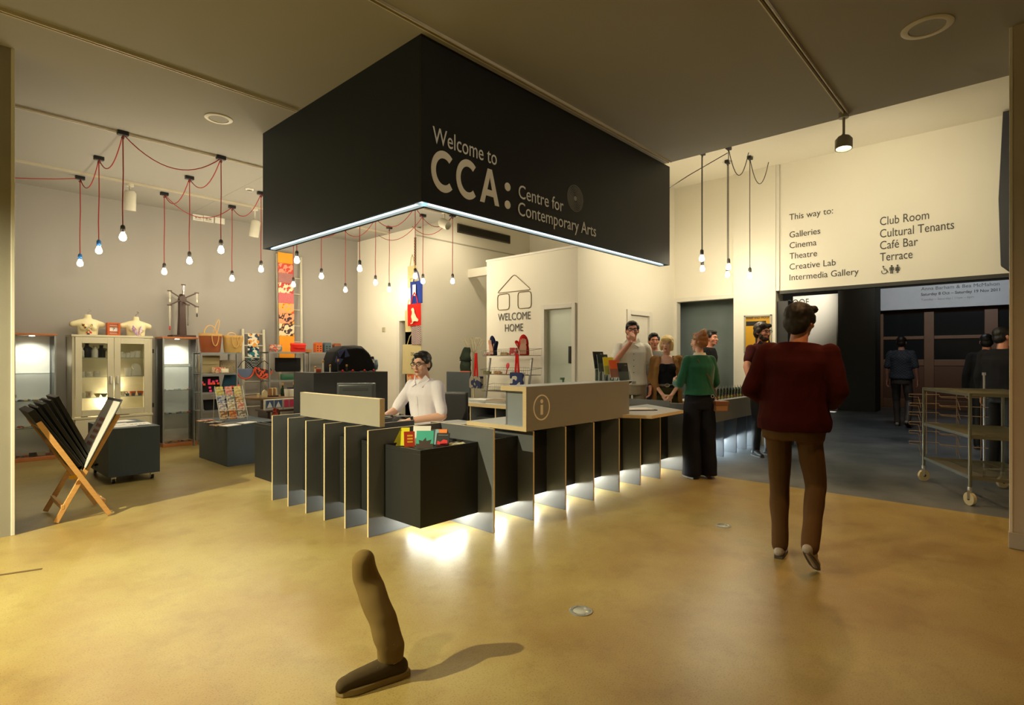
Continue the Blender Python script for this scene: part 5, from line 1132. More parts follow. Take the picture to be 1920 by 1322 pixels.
# wire basket stand with oven gloves
t = thing('wire_basket_stand','three-tier wire basket stand on the white welcome wall','basket stand',(3.55,onX(950,700,3.5).y,ZD+.001))
xw0, xw1 = 3.36, 3.62
yl_, yr_ = onX(905,680,xw0).y, onX(992,680,xw0).y
frm = cr('stand_silver',(165,165,160),rough=.35,metal=.6)
for y in (yl_-.03, yr_+.06): part('side_rail', MB().box(xw0+.02,y-.012,ZD+.002,xw0+.05,y+.012,ZD+.62,(0,.16,0),(xw0,y,ZD)), frm, t, .002, world=True)
wires = cr('wire_grey',(130,125,110),rough=.35,metal=.7)
for j, (pz, off) in enumerate(((667,.0),(703,-.02),(735,-.04))):
    z = onX(950,pz,xw0).z
    b_ = part('basket', MB().tube([(xw0+off,yl_,z),(xw0+off,yr_,z),(xw1,yr_,z),(xw1,yl_,z),(xw0+off,yl_,z)], .004, 5), wires, t, world=True)
    part('basket_rim', MB().tube([(xw0+off-.02,yl_+.02,z+.07),(xw0+off-.02,yr_-.02,z+.07),(xw1,yr_-.02,z+.10),(xw1,yl_+.02,z+.10),(xw0+off-.02,yl_+.02,z+.07)], .003, 5), wires, b_, world=True)
    mb = MB()
    for k in range(26):
        y = yl_+(yr_-yl_)*k/25; mb.tube([(xw0+off-.02,y,z+.07),(xw0+off,y,z),(xw1,y,z),(xw1,y,z+.10)], .0018, 4)
    part('basket_wire', mb, wires, b_, world=True)['kind'] = 'stuff'
def mitt(lb, px, m, flip, z):
    Y = onX(px,640,3.42).y
    t = thing('oven_glove', lb, 'oven glove', (3.40,Y,z)); t.rotation_euler = (0,-.12,flip*.25)
    mb = MB().ell((0,0,.17),(.035,.08,.13)).box(-.025,-.07,0,.025,.07,.12).cap((0,flip*.05,.08),.03,(0,flip*.115,.19),.028)
    part('glove', remesh(mb, .010, 6), m, t)
    hd = cr('printed_hand',(215,165,140)); mb = MB()
    mb.prism([(-.05*flip,.02),(.045*flip,.02),(.06*flip,.12),(.05*flip,.17),(-.03*flip,.17),(-.055*flip,.10)], (-.037,0,0), (0,-1,0), (0,0,1), .003)
    for k in range(4): mb.prism([((-.03+.024*k)*flip,.165),((-.010+.024*k)*flip,.165),((-.012+.024*k)*flip,.23+.01*(k in (1,2))),((-.028+.024*k)*flip,.23+.01*(k in (1,2)))], (-.037,0,0), (0,-1,0), (0,0,1), .003)
    mb.prism([(-.05*flip,.07),(-.055*flip,.11),(-.10*flip,.17),(-.085*flip,.18)], (-.037,0,0), (0,-1,0), (0,0,1), .003)
    part('printed_hand', mb, hd, t)
z = onX(950,667,xw0).z+.006
mitt('navy oven glove with a printed pink hand on the top basket',928,cr('glove_navy',(25,32,62),rough=.8),-1,z)
mitt('red oven glove with a printed pink hand on the top basket',985,cr('glove_red',(195,30,30),rough=.8),1,z)
for i, (px, zz, m, lb) in enumerate(((914,667,pat('pack_r',S(150,30,40),S(200,190,180),'cells',40),'red and white packets at the left of the top basket'),(945,667,cr('pack_b',(190,165,125)),'beige packets in the middle of the top basket'),(962,667,pat('pack_p',S(215,190,180),S(190,60,70),'cells',30),'pink and white wrapped packet leaning in the top basket'),(912,703,cr('pack_g',(130,130,80)),'green packets in the middle basket, left'),(932,703,pat('pack_o',S(205,120,90),S(190,170,120),'cells',40),'orange packets in the middle basket'),(965,703,cr('pack_w',(190,185,170)),'white packets in the middle basket, right'))):
    zz_ = onX(950,zz,xw0).z+.006; yy = onX(px,680,3.42).y
    t = thing('packet_row', lb, 'packets', (3.44,yy,zz_))
    for k in range(4): part('packet', MB().box(-.03,-.06+.032*k,0,.03,-.032+.032*k,.035+.01*(k % 2) if i != 2 else .11), m, t, .002)
q = thing('red_brush','red paddle shaped utensil leaning in the middle basket','utensil',(3.40,onX(949,690,3.4).y,onX(950,703,xw0).z+.006)); q.rotation_euler = (.25,0,0)
part('blade', MB().ell((0,0,.13),(.006,.035,.045)), cr('brush_red',(210,60,70)), q); part('handle', MB().cyl((0,0,0),(0,0,.10),.008), cr('brush_red',(210,60,70)), q)
def lanyard_bag(lb, px, top, bot, m, X):
    a, b = onX(px,top,X), onX(px,bot,X)
    t = thing('shopping_bag', lb, 'bag', (X,a.y,b.z)); h = a.z-b.z
    part('strap', MB().box(-.01,.015,.16,.0,.045,h,(.06,0,0),(0,.03,.16)).box(-.012,-.045,.16,-.002,-.015,h,(-.06,0,0),(0,-.03,.16)), cr('strap_red',(200,30,25),rough=.8), t)
    mb = MB().loft([[Vector((.03*s_+.0,w_,z)) for s_, w_ in ((-1,-.12),(-1,0),(-1,.12),(1,.12),(1,-.12))] for z in (0,.09,.175)]); part('body', mb, m, t, .004)
flor = pat('navy_flower',S(30,45,95),S(200,195,180),'noise',9)
lanyard_bag('white bag with navy flowers and long red strap before the basket stand',970,664,722,flor,3.28)
lanyard_bag('navy flowered bag with red strap at the left end of the basket stand',893,662,728,pat('navy_flower2',S(30,40,75),S(150,140,120),'noise',14),3.12)
tagged('spray_bottle', MB().lathe([(.001,0),(.04,0),(.042,.10),(.015,.14),(.014,.17),(.001,.17)]).cbox((-.02,0,.185),(.07,.025,.03)), cr('spray_green',(90,120,100),rough=.3), 'spray bottle with green trigger by the glazed door', 'bottle', (3.2,onX(1056,700,3.2).y,onX(1056,718,3.2).z-.13), bevel=.002)
tagged('low_table', MB().box(-.2,-.22,0,.2,.22,.83), dark_gloss, 'dark side unit behind the information box by the glazed door', 'cabinet', (3.3,onX(1045,700,3.3).y,0), bevel=.005)
tagged('black_bag', remesh(MB().ell((0,0,.07),(.10,.17,.085)).ell((0,.12,.05),(.08,.08,.06)), .012, 4, .02, 10), bk, 'black slumped bag on the dark side unit before the glazed door', 'bag', (3.25,onX(1042,705,3.25).y,.831))
# ================================================================ THINGS ON THE COUNTER
# monitor
mx_, my_ = onY(668,750,1.45).x, 1.45
p = dz(668, 745, 5.45)
t = thing('point_of_sale_monitor','black touch-screen till monitor seen from behind on the reception desk','monitor',(p.x,p.y,.746), R(-52))
mon = mat('monitor_black',(.045,.05,.052),.35)
mb = MB().loft([[Vector((x,y,z)) for x, z in ((-w_,z0),(w_,z0),(w_,z1),(-w_,z1))] for y, w_, z0, z1 in ((-.035,.165,.10,.345),(-.015,.185,.08,.36),(.015,.19,.075,.365))])
part('housing', mb.xf(Matrix.Rotation(PI,4,'Z') @ Matrix.Rotation(0,4,'X')), mon, t, .008)
t.rotation_euler = (R(0),0,R(-47+180))
part('screen', MB().box(-.17,-.018,.10,.17,-.015,.34), mat('screen_black',(.01,.01,.012),.1), t)
part('vent_recess', MB().box(-.12,.034,.29,.12,.037,.315), rubber, t, .001)
part('stand', MB().box(-.05,-.02,.01,.05,.05,.12), mon, t, .006); part('foot', MB().box(-.12,-.08,0,.12,.10,.014), mon, t, .006)
text('POS', mat('mon_grey',(.10,.11,.11),.5), t, (.03,.038,.15), (-1,0,0), (0,0,1), .05, .018, world=False)
# keyboard, mouse, phone, pad
def dk(px, py, z=.746): return atz(px, py, z)
p = dk(735,783); t = thing('keyboard','black keyboard under the hands of the seated man','keyboard',p, R(-70))
part('base', MB().box(-.21,-.07,0,.21,.07,.018), blackpl, t, .004)
for r_ in range(5): 
    for c_ in range(14): part('key', MB().box(-.20+.0285*c_,-.062+.025*r_,.018,-.175+.0285*c_,-.041+.025*r_,.023), mat('key_grey',(.07,.075,.08),.4), t)
p = dk(752,782); t = thing('mouse','black mouse under the right hand beside the notepad','mouse',p, R(-60)); part('shell', MB().ell((0,0,.008),(.03,.055,.026),None,16,8), blackpl, t); part('wheel', MB().cyl((-.003,-.03,.03),(.003,-.03,.03),.008), rubber, t)
p = dk(727,792); t = thing('card_terminal','black desk phone beside the plywood screen edge','phone',p, R(-60)); part('base', remesh(MB().box(-.08,-.09,0,.08,.09,.045), .008, 5), blackpl, t); part('handset', remesh(MB().cap((-.07,-.07,.06),.022,(.07,-.07,.06),.022), .006, 2), blackpl, t)
p = dk(769,791); t = thing('notepad','white notepad with blue edge on the desk by the forearm','notepad',(p.x,p.y,.746), R(-40)); part('pages', MB().box(-.075,-.05,0,.075,.05,.010), paper, t); part('cover', MB().box(-.077,-.052,-.0,.077,.052,.002), cr('pad_blue',(70,80,150)), t)
# brochures on the corner display box
zt = .662
def brochure(px, py, w_, h, m, lb, tilt, rz, extra=None, z=.665, th=.008):
    p = atz(px, py, z); t = thing('brochure', lb, 'brochure', (p.x,p.y,z)); t.rotation_euler = (R(tilt),0,R(rz))
    part('cover', MB().box(-w_/2,-th/2,0,w_/2,th/2,h), m, t, .001)
    part('pages', MB().box(-w_/2+.002,-th/2+.002,.001,w_/2-.002,th/2+.004,h-.002), paper, t)
    if extra: extra(t, w_, h, th)
    return t
CAMRZ = -47.3
ylw = cr('brochure_yellow',(225,215,40),rough=.4); orng = cr('brochure_orange',(235,130,45),rough=.4)
def slog(s_, m, x0, z0, wd, cap): return lambda t, w_, h, th: text(s_, m, t, (x0*w_,-th/2-.0005,z0*h), (1,0,0), (0,0,1), wd*w_, cap, world=False)
yy_ = cr('slogan_yellow',(215,160,40))
brochure(752,836,0.129,0.145,ylw,'tall yellow folded brochure at the left of the corner box',-22,CAMRZ+8,lambda t,w_,h,th: part('print_lines', MB().cbox((-.02,-th/2-.0004,h*.85),(.05,.0008,.004)).cbox((-.03,-th/2-.0004,h*.78),(.03,.0008,.003)), cr('yel_ink',(140,135,30)), t))
def dance(t, w_, h, th):
    for k in range(3): part('block_print', MB().cbox((.004,-th/2-.0004,h*(.72-.2*k)),(.5*w_,.0008,.013)), yy_, t)
brochure(768,838,0.084,0.121,cr('brochure_red',(165,50,25),rough=.4),'small red brochure with yellow block letters, left on the corner box',-20,CAMRZ+14,dance)
brochure(790,835,0.140,0.155,paper,'white brochure standing behind the turquoise one',-20,CAMRZ)
def trees(t, w_, h, th):
    part('ground_print', MB().box(-w_/2+.001,-th/2-.001,.001,w_/2-.001,-th/2,.26*h), cr('print_sepia',(60,45,35)), t)
    part('tree_print', MB().prism([(-.3,.2),(.3,.2),(.38,.5),(.1,.42),(.05,.62),(-.12,.42),(-.35,.48)], (0,-th/2-.0005,0), (w_,0,0), (0,0,h), -.0008), cr('print_sepia',(60,45,35)), t)
brochure(796,841,0.132,0.135,cr('brochure_turquoise',(70,175,155),rough=.4),'turquoise brochure with dark trees at the front corner of the box',-16,CAMRZ,trees)
brochure(812,834,0.090,0.124,cr('brochure_pale_blue',(150,185,195),rough=.4),'pale blue brochure leaning behind the black one',-22,CAMRZ+4)
def horse(t, w_, h, th):
    part('red_print', MB().prism([(-.4,.05),(.4,.05),(.35,.40),(.05,.46),(-.15,.25),(-.4,.35)], (0,-th/2-.0005,0), (w_,0,0), (0,0,h), -.0008), cr('print_scarlet',(210,30,35)), t)
    part('print_lines', MB().cbox((0,-th/2-.0004,h*.82),(.75*w_,.0008,.003)), cr('pale_ink',(150,150,150)), t)
brochure(829,835,0.106,0.103,blackpl,'black brochure with red picture in front on the corner box',-30,CAMRZ-6,horse)
brochure(824,827,0.112,0.103,orng,'orange brochure at the back of the corner box',-28,CAMRZ-8,lambda t,w_,h,th: text('ARCHES', paper, t, (-.25*w_,-th/2-.0005,h*.35), (1,0,0), (0,0,1), .62*w_, .012, world=False))
for i, (px, py, m, lb) in enumerate(((848,826,cr('leaflet_slate',(90,100,110)),'slate blue leaflet lying at the back of the corner box'),(865,831,paper,'crumpled white leaflets lying at the right of the corner box'),(856,832,cr('leaflet_cream',(215,200,130)),'cream leaflets flat on the corner box by the black brochure'),(882,826,cr('leaflet_cream',(215,200,130)),'cream slip at the right rim of the corner box'))):
    p = atz(px,py,.67); n_ = 6; mb = MB(); s_ = (.075,.06) if i < 3 else (.04,.03)
    mb.loft([[Vector((-s_[0]+2*s_[0]*k/n_, -s_[1], .004+.012*abs(math.sin(k*1.3+i)))) for k in range(n_+1)]+[Vector((s_[0]-2*s_[0]*k/n_, -s_[1], .0)) for k in range(n_+1)], [Vector((-s_[0]+2*s_[0]*k/n_, s_[1], .004+.012*abs(math.sin(k*1.7+i)))) for k in range(n_+1)]+[Vector((s_[0]-2*s_[0]*k/n_, s_[1], .0)) for k in range(n_+1)]])
    tagged('leaflet', mb, m, lb, 'leaflet', (p.x,p.y,.6605), R(CAMRZ+20*i))
for px, py, lb in ((905,800,'white papers lying on the box behind the tall end fin'),(925,806,'white paper edge beside the plywood worktop corner')):
    p = atz(px,py,.70); tagged('paper_sheet', MB().box(-.10,-.07,0,.10,.07,.01,(0,.05,0),(0,0,0)), paper, lb, 'paper', (min(p.x,.85),max(.05,p.y),.662), .3)
# brochure rack on the information box: five coloured booklets stepping up
covs = [((35,42,48),'front dark blue-grey booklet in the clear stepped holder'),((225,95,35),'orange booklet in the clear stepped holder'),((235,215,30),'yellow booklet in the clear stepped holder'),((30,45,45),'dark green booklet in the clear stepped holder'),((18,20,22),'rear black booklet in the clear stepped holder')]
bz = 1.116
base = onY(1158,712,-.02)
t = thing('booklet_holder','clear acrylic stepped holder on top of the information box','holder',(base.x-.03,-.03,bz))
hp = [(1160,709,651),(1151,697,636),(1140,685,620),(1130,673,611),(1122,665,601)]
bk_pos = []
for i, (px, pb, pt) in enumerate(((1164,714,679),(1151,702,671),(1138,693,660),(1127,682,651),(1120,671,643))): pass
for i in range(5):
    Y = -.10+.045*i; 
    pxc = (1171,1155,1144,1133,1125)[i]; 
    b_ = onY(pxc, (714,706,699,687,684)[i], Y); tp = onY(pxc, (678,669,661,652,643)[i], Y)
    z0 = bz+.004+.030*i; 
    q = thing('booklet', covs[i][1], 'booklet', (b_.x, Y, z0)); q.rotation_euler = (R(-12),0,R(-18))
    h_ = .185
    part('cover', MB().box(-.068,-.004,0,.068,.004,h_), cr('booklet_%d' % i, covs[i][0], rough=.35), q, .001)
    part('pages', MB().box(-.066,.004,.001,.066,.010,h_-.002), paper, q)
    text('CCA:', cream_let, q, (.02,-.0045,h_-.03), (1,0,0), (0,0,1), .03, .008, world=False)
    part('pocket', MB().box(-.075,-.012,0,.075,-.009,.09,(R(-12),0,R(-18)),(0,0,0)).move(lambda c, q=q, t=t: c+Vector(q.location)-Vector(t.location)), perspex, t)
    part('step', MB().box(-.07,-.012,0,.07,.016,max(.004,z0-bz-.002)).move(lambda c, q=q, t=t: Vector((c.x+q.location.x-t.location.x, c.y+Y+.03, c.z))), perspex, t)
# papers on the low shelf
p = atz(1197,768,.777); t = thing('document_folder','open dark folder with white sheets on the low counter shelf','folder',(p.x,p.y,.7765), R(-38))
part('folder', MB().box(-.17,-.13,0,.17,.13,.006), blackpl, t); 
for k in range(3): part('sheet', MB().box(-.15+.01*k,-.11,.006+.002*k,.14,.11,.008+.002*k,(0,0,.04*k),(0,0,0)), paper, t)
p = atz(1181,757,.777)
tagged('white_cup', MB().lathe([(.001,0),(.03,0),(.038,.10),(.035,.10),(.027,.006),(.001,.006)]), cer, 'white paper cup by the end of the information box', 'cup', (2.68,.05,.782))
# glasses on the second counter
gl = thin_glass('tumbler_glass', (.9,.95,.93))
gly = cr('garnish_yellow',(215,180,50)); glo = cr('garnish_orange',(210,100,40))
k_i = 0
for r_ in range(3):
    for c_ in range(13):
        x = 4.98+.113*c_+.03*r_; y = Y2+.06+.10*r_
        if x > 6.4: continue
        q = thing('tumbler','clear tumbler with yellow or orange garnish on the second counter','glass',(x,y,.7815),0,'tumblers on the second counter')
        part('glass', MB().lathe([(.001,0),(.026,0),(.033,.12),(.031,.12),(.025,.006),(.001,.006)], n=12), gl, q)
        part('straw', MB().cyl((.0,0,.01),(.025,.0,.155),.0035,n=6), cr('straw_grey',(150,150,140)), q)
        part('garnish', MB().ell((0,0,.02),(.02,.02,.015),None,8,5), gly if (c_+r_) % 3 else glo, q)
# poster on the column
a, b = onX(1395,592,XB-.07), onX(1447,662,XB-.07)
t = thing('poster','framed yellow and black poster on the white column','poster',(XB-.06,(a.y+b.y)/2,(a.z+b.z)/2)); w_ = a.y-b.y; h = a.z-b.z; h = h
alu = cr('frame_alu',(180,178,165),rough=.4,metal=.4)
part('frame', MB().box(-.02,-w_/2,-h/2,0,-w_/2+.025,h/2).box(-.02,w_/2-.025,-h/2,0,w_/2,h/2).box(-.02,-w_/2,-h/2,0,w_/2,-h/2+.025).box(-.02,-w_/2,h/2-.025,0,w_/2,h/2), alu, t, .002)
part('print', MB().box(-.010,-w_/2+.025,-h/2+.025,-.006,w_/2-.025,h/2-.025), cr('poster_yellow',(200,150,25),rough=.5), t)
part('black_shape', MB().box(-.012,-w_*.1,-h*.42,-.0105,w_*.08,h*.30).box(-.012,-w_*.3,h*.22,-.0105,w_*.42,h*.34).box(-.012,w_*.2,-h*.45,-.0105,w_*.42,-h*.40), blackpl, t)
text('WARP AND WOOF', ink, t, (-.013,w_*.42,h*.40), (0,-1,0), (0,0,1), w_*.84, .035, world=False, bold=.02)
# ================================================================ OFFICE CHAIR
p = dz(843, 760, 6.15)
t = thing('office_chair','black office chair behind the seated man','chair',(p.x,p.y,0), R(-60))
part('backrest', remesh(MB().box(-.21,-.03,.62,.21,.03,.98), .014, 8), blackpl, t); part('seat', MB().box(-.23,-.50,.48,.23,-.05,.54), blackpl, t, .02)
part('column', MB().cyl((0,-.27,.10),(0,-.27,.48),.03), blackpl, t); part('spine', MB().box(-.03,-.03,.45,.03,.01,.70), blackpl, t, .004)
for k in range(5): a = 2*PI*k/5; lg = part('foot', MB().cyl((0,-.27,.11),(.28*math.cos(a),-.27+.28*math.sin(a),.07),.022,.016), blackpl, t); part('castor', MB().cyl((.28*math.cos(a)-.015,-.27+.28*math.sin(a),.03),(.28*math.cos(a)+.015,-.27+.28*math.sin(a),.03),.03), rubber, lg)
# ================================================================ WIRE TROLLEY
t = thing('wire_trolley','three-tier chromed wire trolley with cream castors by the right pillar','trolley',(4.6,-2.9,0))
P1 = Vector((4.08,-2.85,0)); P2_ = Vector((5.06,-2.40,0)); P3 = Vector((5.20,-3.05,0)); P4 = Vector((4.12,-3.55,0))
tz = [1.03, .645, .27]
pipe = cr('trolley_chrome',(118,118,102),rough=.35,metal=.7)
for P_ in (P1,P2_,P3,P4):
    part('post', MB().cyl(P_+Vector((0,0,.16)),P_+Vector((0,0,1.03)),.014), pipe, t, world=True)
    f_ = part('castor_fork', MB().box(P_.x-.022,P_.y-.012,.06,P_.x-.018,P_.y+.02,.14).box(P_.x+.018,P_.y-.012,.06,P_.x+.022,P_.y+.02,.14).cyl(P_+Vector((0,0,.13)),P_+Vector((0,0,.17)),.02), steel, t, world=True)
    ang = (0 if P_ is P1 else 1)
    d = Vector((math.cos(R(-47)),math.sin(R(-47)),0)) if P_ is P1 else Vector((math.cos(R(43)),math.sin(R(43)),0))
    part('wheel', MB().cyl(P_+Vector((0,0,.062))-d*.014,P_+Vector((0,0,.062))+d*.014,.060,n=24), cr('castor_cream',(190,180,140),rough=.5), f_, world=True)
    part('hub', MB().cyl(P_+Vector((0,0,.062))-d*.018,P_+Vector((0,0,.062))+d*.018,.014), rubber, f_, world=True)
corn = [P1,P2_,P3,P4]
for z in tz:
    V = [c_+Vector((0,0,z)) for c_ in corn]
    mb = MB()
    for i in range(4):
        p, q = V[i], V[(i+1) % 4]; d = (q-p).normalized(); n_ = Vector((-d.y,d.x,0))*.004
        mb.loft([[p+n_-Vector((0,0,.03)),p-n_-Vector((0,0,.03)),p-n_,p+n_],[q+n_-Vector((0,0,.03)),q-n_-Vector((0,0,.03)),q-n_,q+n_]])
    sh = part('shelf_frame', mb, pipe, t, world=True)
    mb = MB()
    for k in range(1,34):
        f = k/34; a_ = V[0].lerp(V[1],f); b_ = V[3].lerp(V[2],f); mb.tube([a_,b_],.0018,4)
    for k in range(1,4):
        f = k/4; mb.tube([V[0].lerp(V[3],f)-Vector((0,0,.006)),V[1].lerp(V[2],f)-Vector((0,0,.006))],.004,4)
    part('shelf_wire', mb, pipe, sh, world=True)['kind'] = 'stuff'
# wire file hooks standing behind the trolley side
hkm = cr('hook_wire',(175,150,120),rough=.35,metal=.4)
a_ = P2_+Vector((.10,.06,0)); b_ = P3+Vector((.0,.10,0)); dd = (b_-a_)
t2 = thing('wire_hook_rack','pinkish wire hook frames hung in rows on the far side of the trolley','wire rack',(a_.x,a_.y,.3))
for k, z in enumerate((.93,.83,.73,.62,.52,.40)):
    pts = []
    s0 = a_-dd*.14
    part('hook_frame', MB().tube([s0+Vector((0,0,z+.015)), a_+dd*.30+Vector((0,0,z+.02)), a_+dd*.33+Vector((0,0,z-.01)), a_+dd*.55+Vector((0,0,z-.015)), a_+dd*.60+Vector((0,0,z-.14))], .0035, 5).tube([s0+Vector((0,0,z+.015)), s0+Vector((0,0,z-.012)), a_-dd*.0+Vector((0,0,z-.015)), a_+dd*.04+Vector((0,0,z-.14))], .0035, 5).tube([a_+dd*.30+Vector((0,0,z+.0)), a_+dd*.98+Vector((0,0,z))], .0035, 5), hkm, t2, world=True)
for f in (.12,.26,.55,.75,.88): part('upright', MB().tube([a_+dd*f+Vector((0,0,.29)), a_+dd*f+Vector((0,0,.98))], .004, 5), hkm, t2, world=True)
# dark stand glimpsed behind the trolley
t3 = thing('garment_rail','thin dark wheeled rail behind the trolley beside the person in black','rail',(5.7,-3.0,0))
p = onX(1845,700,5.7)
part('pole', MB().cyl((5.7,p.y,.1),(5.7,p.y,1.16),.010), steel, t3, world=True); part('castor', MB().cyl((5.7,p.y-.01,.04),(5.7,p.y+.01,.04),.04), rubber, t3, world=True); part('finial', MB().cyl((5.7,p.y,1.16),(5.7,p.y,1.19),.018), steel, t3, world=True)
part('base_bar', MB().cyl((5.7,p.y-.0,.10),(6.1,p.y-.5,.10),.012), steel, t3, world=True)
# ================================================================ PEOPLE
def ring(c, rx, ry, n=18, a=0): return [Vector((c[0]+rx*math.cos(2*PI*i/n)*math.cos(a)-ry*math.sin(2*PI*i/n)*math.sin(a), c[1]+rx*math.cos(2*PI*i/n)*math.sin(a)+ry*math.sin(2*PI*i/n)*math.cos(a), c[2])) for i in range(n)]
skin = cr('skin', (205,140,112), rough=.5, var=.06, vs=12); skin_pale = cr('skin_pale', (225,175,150), rough=.5, var=.05)
lipm = cr('lips', (165,80,75), rough=.4); eyew = cr('eye_white', (215,210,205), rough=.2); eyed = cr('iris_dark', (30,25,22), rough=.2); specm = cr('spectacle_frame', (22,20,20), rough=.3)
def V(*a): return Vector(a)
def person(lb, loc, rz, h=1.75, female=False, skinm=None, sk=.0075, lean=0, bend=0, turn=0, nod=0, roll=0, arms=None, legs=None, top=None, bottom=None, hair=None, hairm=None, shoes=None, glasses=False, beard=None, extras=None, width=1.0, cname=('shirt','trousers'), fwd=0):
    """front is +Y, right hand is +X.  arms = [(elbow, wrist, finger dir, palm normal)] right, left; legs = [(hip,knee,ankle,toe dir)]"""
    s = h/1.75
    t = thing('person', lb, 'person', loc, rz); t.scale = (s,s,s)
    skinm = skinm or skin
    W = width
    def T(p):    # lean forward (about the x axis) and sideways above the pelvis
        k = min(1, max(0, (p.z-.92)/.30))
        if k <= 0: return p
        q = p-V(0,0,.95); q = Matrix.Rotation(-lean*k, 3, 'X') @ q; q = Matrix.Rotation(bend*k, 3, 'Y') @ q
        return q+V(0,0,.95)
    sh = [.163*W if not female else .138*W, 1.405]
    Sh = [T(V(sh[0],0,sh[1])), T(V(-sh[0],0,sh[1]))]
    if arms is None: arms = [(V(.235,-.02,1.13),V(.245,.06,.89),V(.05,.12,-1),V(-1,0,0)), (V(-.235,-.02,1.13),V(-.245,.06,.89),V(-.05,.12,-1),V(1,0,0))]
    if legs is None: legs = [(V(.09,0,.92),V(.10,.02,.49),V(.10,-.01,.085),V(.15,1,0)), (V(-.09,0,.92),V(-.10,.02,.49),V(-.10,-.01,.085),V(-.15,1,0))]
    tor = [(.84,.155,.105),(.95,.165,.110),(1.08,.140,.095),(1.22,.155,.108),(1.34,.170,.108),(1.42,.150,.085),(1.465,.085,.065)] if not female else [(.84,.165,.110),(.93,.172,.115),(1.07,.118,.085),(1.22,.135,.100),(1.32,.145,.105),(1.40,.130,.078),(1.455,.070,.058)]
    def torso(mb, z0=0, z1=9, m=0):
        rs = [ring((0,0,z), rx*W+m, ry+m) for z, rx, ry in tor if z0 <= z <= z1]
        mb.loft([[T(p) for p in r_] for r_ in rs])
        if female and z0 < 1.3:
            for q in (-1,1): mb.ell(T(V(.062*q,.085,1.285)), (.058+m,.05+m,.058+m))
    body = MB(); torso(body)
    nk = T(V(0,-.005,1.45)); hc0 = V(0,.025,1.60)
    hd = T(V(0,.02+fwd,1.615)); 
    body.cap(nk, .058 if not female else .047, hd+V(0,-.012,-.06), .053 if not female else .045)
    HM = Matrix.Translation(hd) @ Euler((-lean*.3-nod, roll, turn)).to_matrix().to_4x4()
    def hp(*a): return HM @ V(*a)
    he = Euler((-lean*.3-nod, roll, turn))
    k = 1.0 if not female else .95
    def he_ell(mb, c, r, rot=None):
        m_ = MB().ell(c, r, rot, 16, 10); m_.xf(HM)
        me = m_.mesh('x'); mb.b.from_mesh(me); bpy.data.meshes.remove(me)
    he_ell(body, (0,-.018,.035), (.074*k,.092*k,.085*k)); he_ell(body, (0,.018,-.015), (.064*k,.072*k,.088*k)); he_ell(body, (0,.030,-.072), (.046*k,.050*k,.038*k))
    he_ell(body, (0,.074,-.090), (.020,.018,.016)); he_ell(body, (0,.078,.028), (.050*k,.014,.012))
    he_ell(body, (0,.098,-.018), (.011,.020,.024), (.35,0,0)); he_ell(body, (0,.108,-.030), (.014,.012,.010))
    he_ell(body, (.042,.062,-.022), (.022,.022,.020)); he_ell(body, (-.042,.062,-.022), (.022,.022,.020)); he_ell(body, (0,.080,-.062), (.024,.014,.013))
    for q in (-1,1): he_ell(body, (.076*k*q,-.008,-.005), (.010,.021,.031), (0,0,.25*q))
    def limb(mb, a, b, c, r0, r1, r2, m=0): mb.cap(a, r0+m, b, r1+m); mb.cap(b, r1+m, c, r2+m)
    ar = (.052,.040,.028) if not female else (.043,.034,.024)
    for i, (el, wr_, fd, pn) in enumerate(arms):
        limb(body, Sh[i], el, wr_, ar[0], ar[1], ar[2])
        fd = V(*fd).normalized(); pn = V(*pn); pn = (pn-fd*pn.dot(fd)).normalized(); sd = fd.cross(pn)*(1 if i == 0 else -1)
        kc = wr_+fd*.085
        hs = .9 if female else 1.0
        for u_ in (-.028,-.009,.009,.028): body.cap(wr_+fd*.015+sd*u_*.6, .016, kc+sd*u_*hs, .0125)
        L = (.062,.074,.070,.054)
        for f_, u_ in enumerate((.030,.010,-.010,-.030)):
            p0 = kc+sd*u_*hs; d1 = (fd+pn*.35).normalized(); p1 = p0+d1*L[f_]*.5; d2 = (fd+pn*1.0).normalized(); p2 = p1+d2*L[f_]*.32; p3 = p2+(fd*.5+pn*1.2).normalized()*L[f_]*.24
            body.cap(p0,.0095,p1,.0088,8); body.cap(p1,.0088,p2,.0080,8); body.cap(p2,.0080,p3,.0072,8)
        p0 = wr_+fd*.025+sd*.022; p1 = p0+(fd*.7+sd*.8+pn*.35).normalized()*.045; p2 = p1+(fd*1.0+sd*.15+pn*.4).normalized()*.032
        body.cap(p0,.0135,p1,.0105,8); body.cap(p1,.0105,p2,.0088,8)
    for hp_, kn, an, td in legs:
        limb(body, hp_, kn, an, .078, .050, .036); d = V(*td).normalized(); body.cap(an-d*.03+V(0,0,-.045), .030, an+d*.14+V(0,0,-.055), .024)
    b_ = part('body', remesh(body, sk, 3), skinm, t)
    # face details
    for q in (-1,1):
        e_ = part('eye', MB().ell(hp(.030*q*k,.079,.008), (.0125,.008,.0075), he), eyew, t); part('pupil', MB().ell(hp(.030*q*k,.0865,.008), (.0055,.0025,.0055), he), eyed, e_)
        if hairm: part('eyebrow', MB().tube([hp(.014*q,.092,.026), hp(.030*q,.091,.031), hp(.046*q,.080,.026)], .0035, 5), hairm, t)
    part('lips', MB().ell(hp(0,.090,-.058), (.022,.006,.005), he).ell(hp(0,.089,-.066), (.018,.006,.0055), he), lipm, t)
    if glasses:
        g = MB()
        for q in (-1,1):
            g.tube([hp(q*(.031+.024*math.cos(a*PI/6)), .100, .008+.016*math.sin(a*PI/6)) for a in range(13)], .0028, 5)
            g.tube([hp(q*.055,.098,.012), hp(q*.074,.05,.012), hp(q*.080,-.005,.010)], .0025, 5)
        g.tube([hp(-.008,.103,.010), hp(.008,.103,.010)], .0025, 5); part('spectacles', g, specm, t)
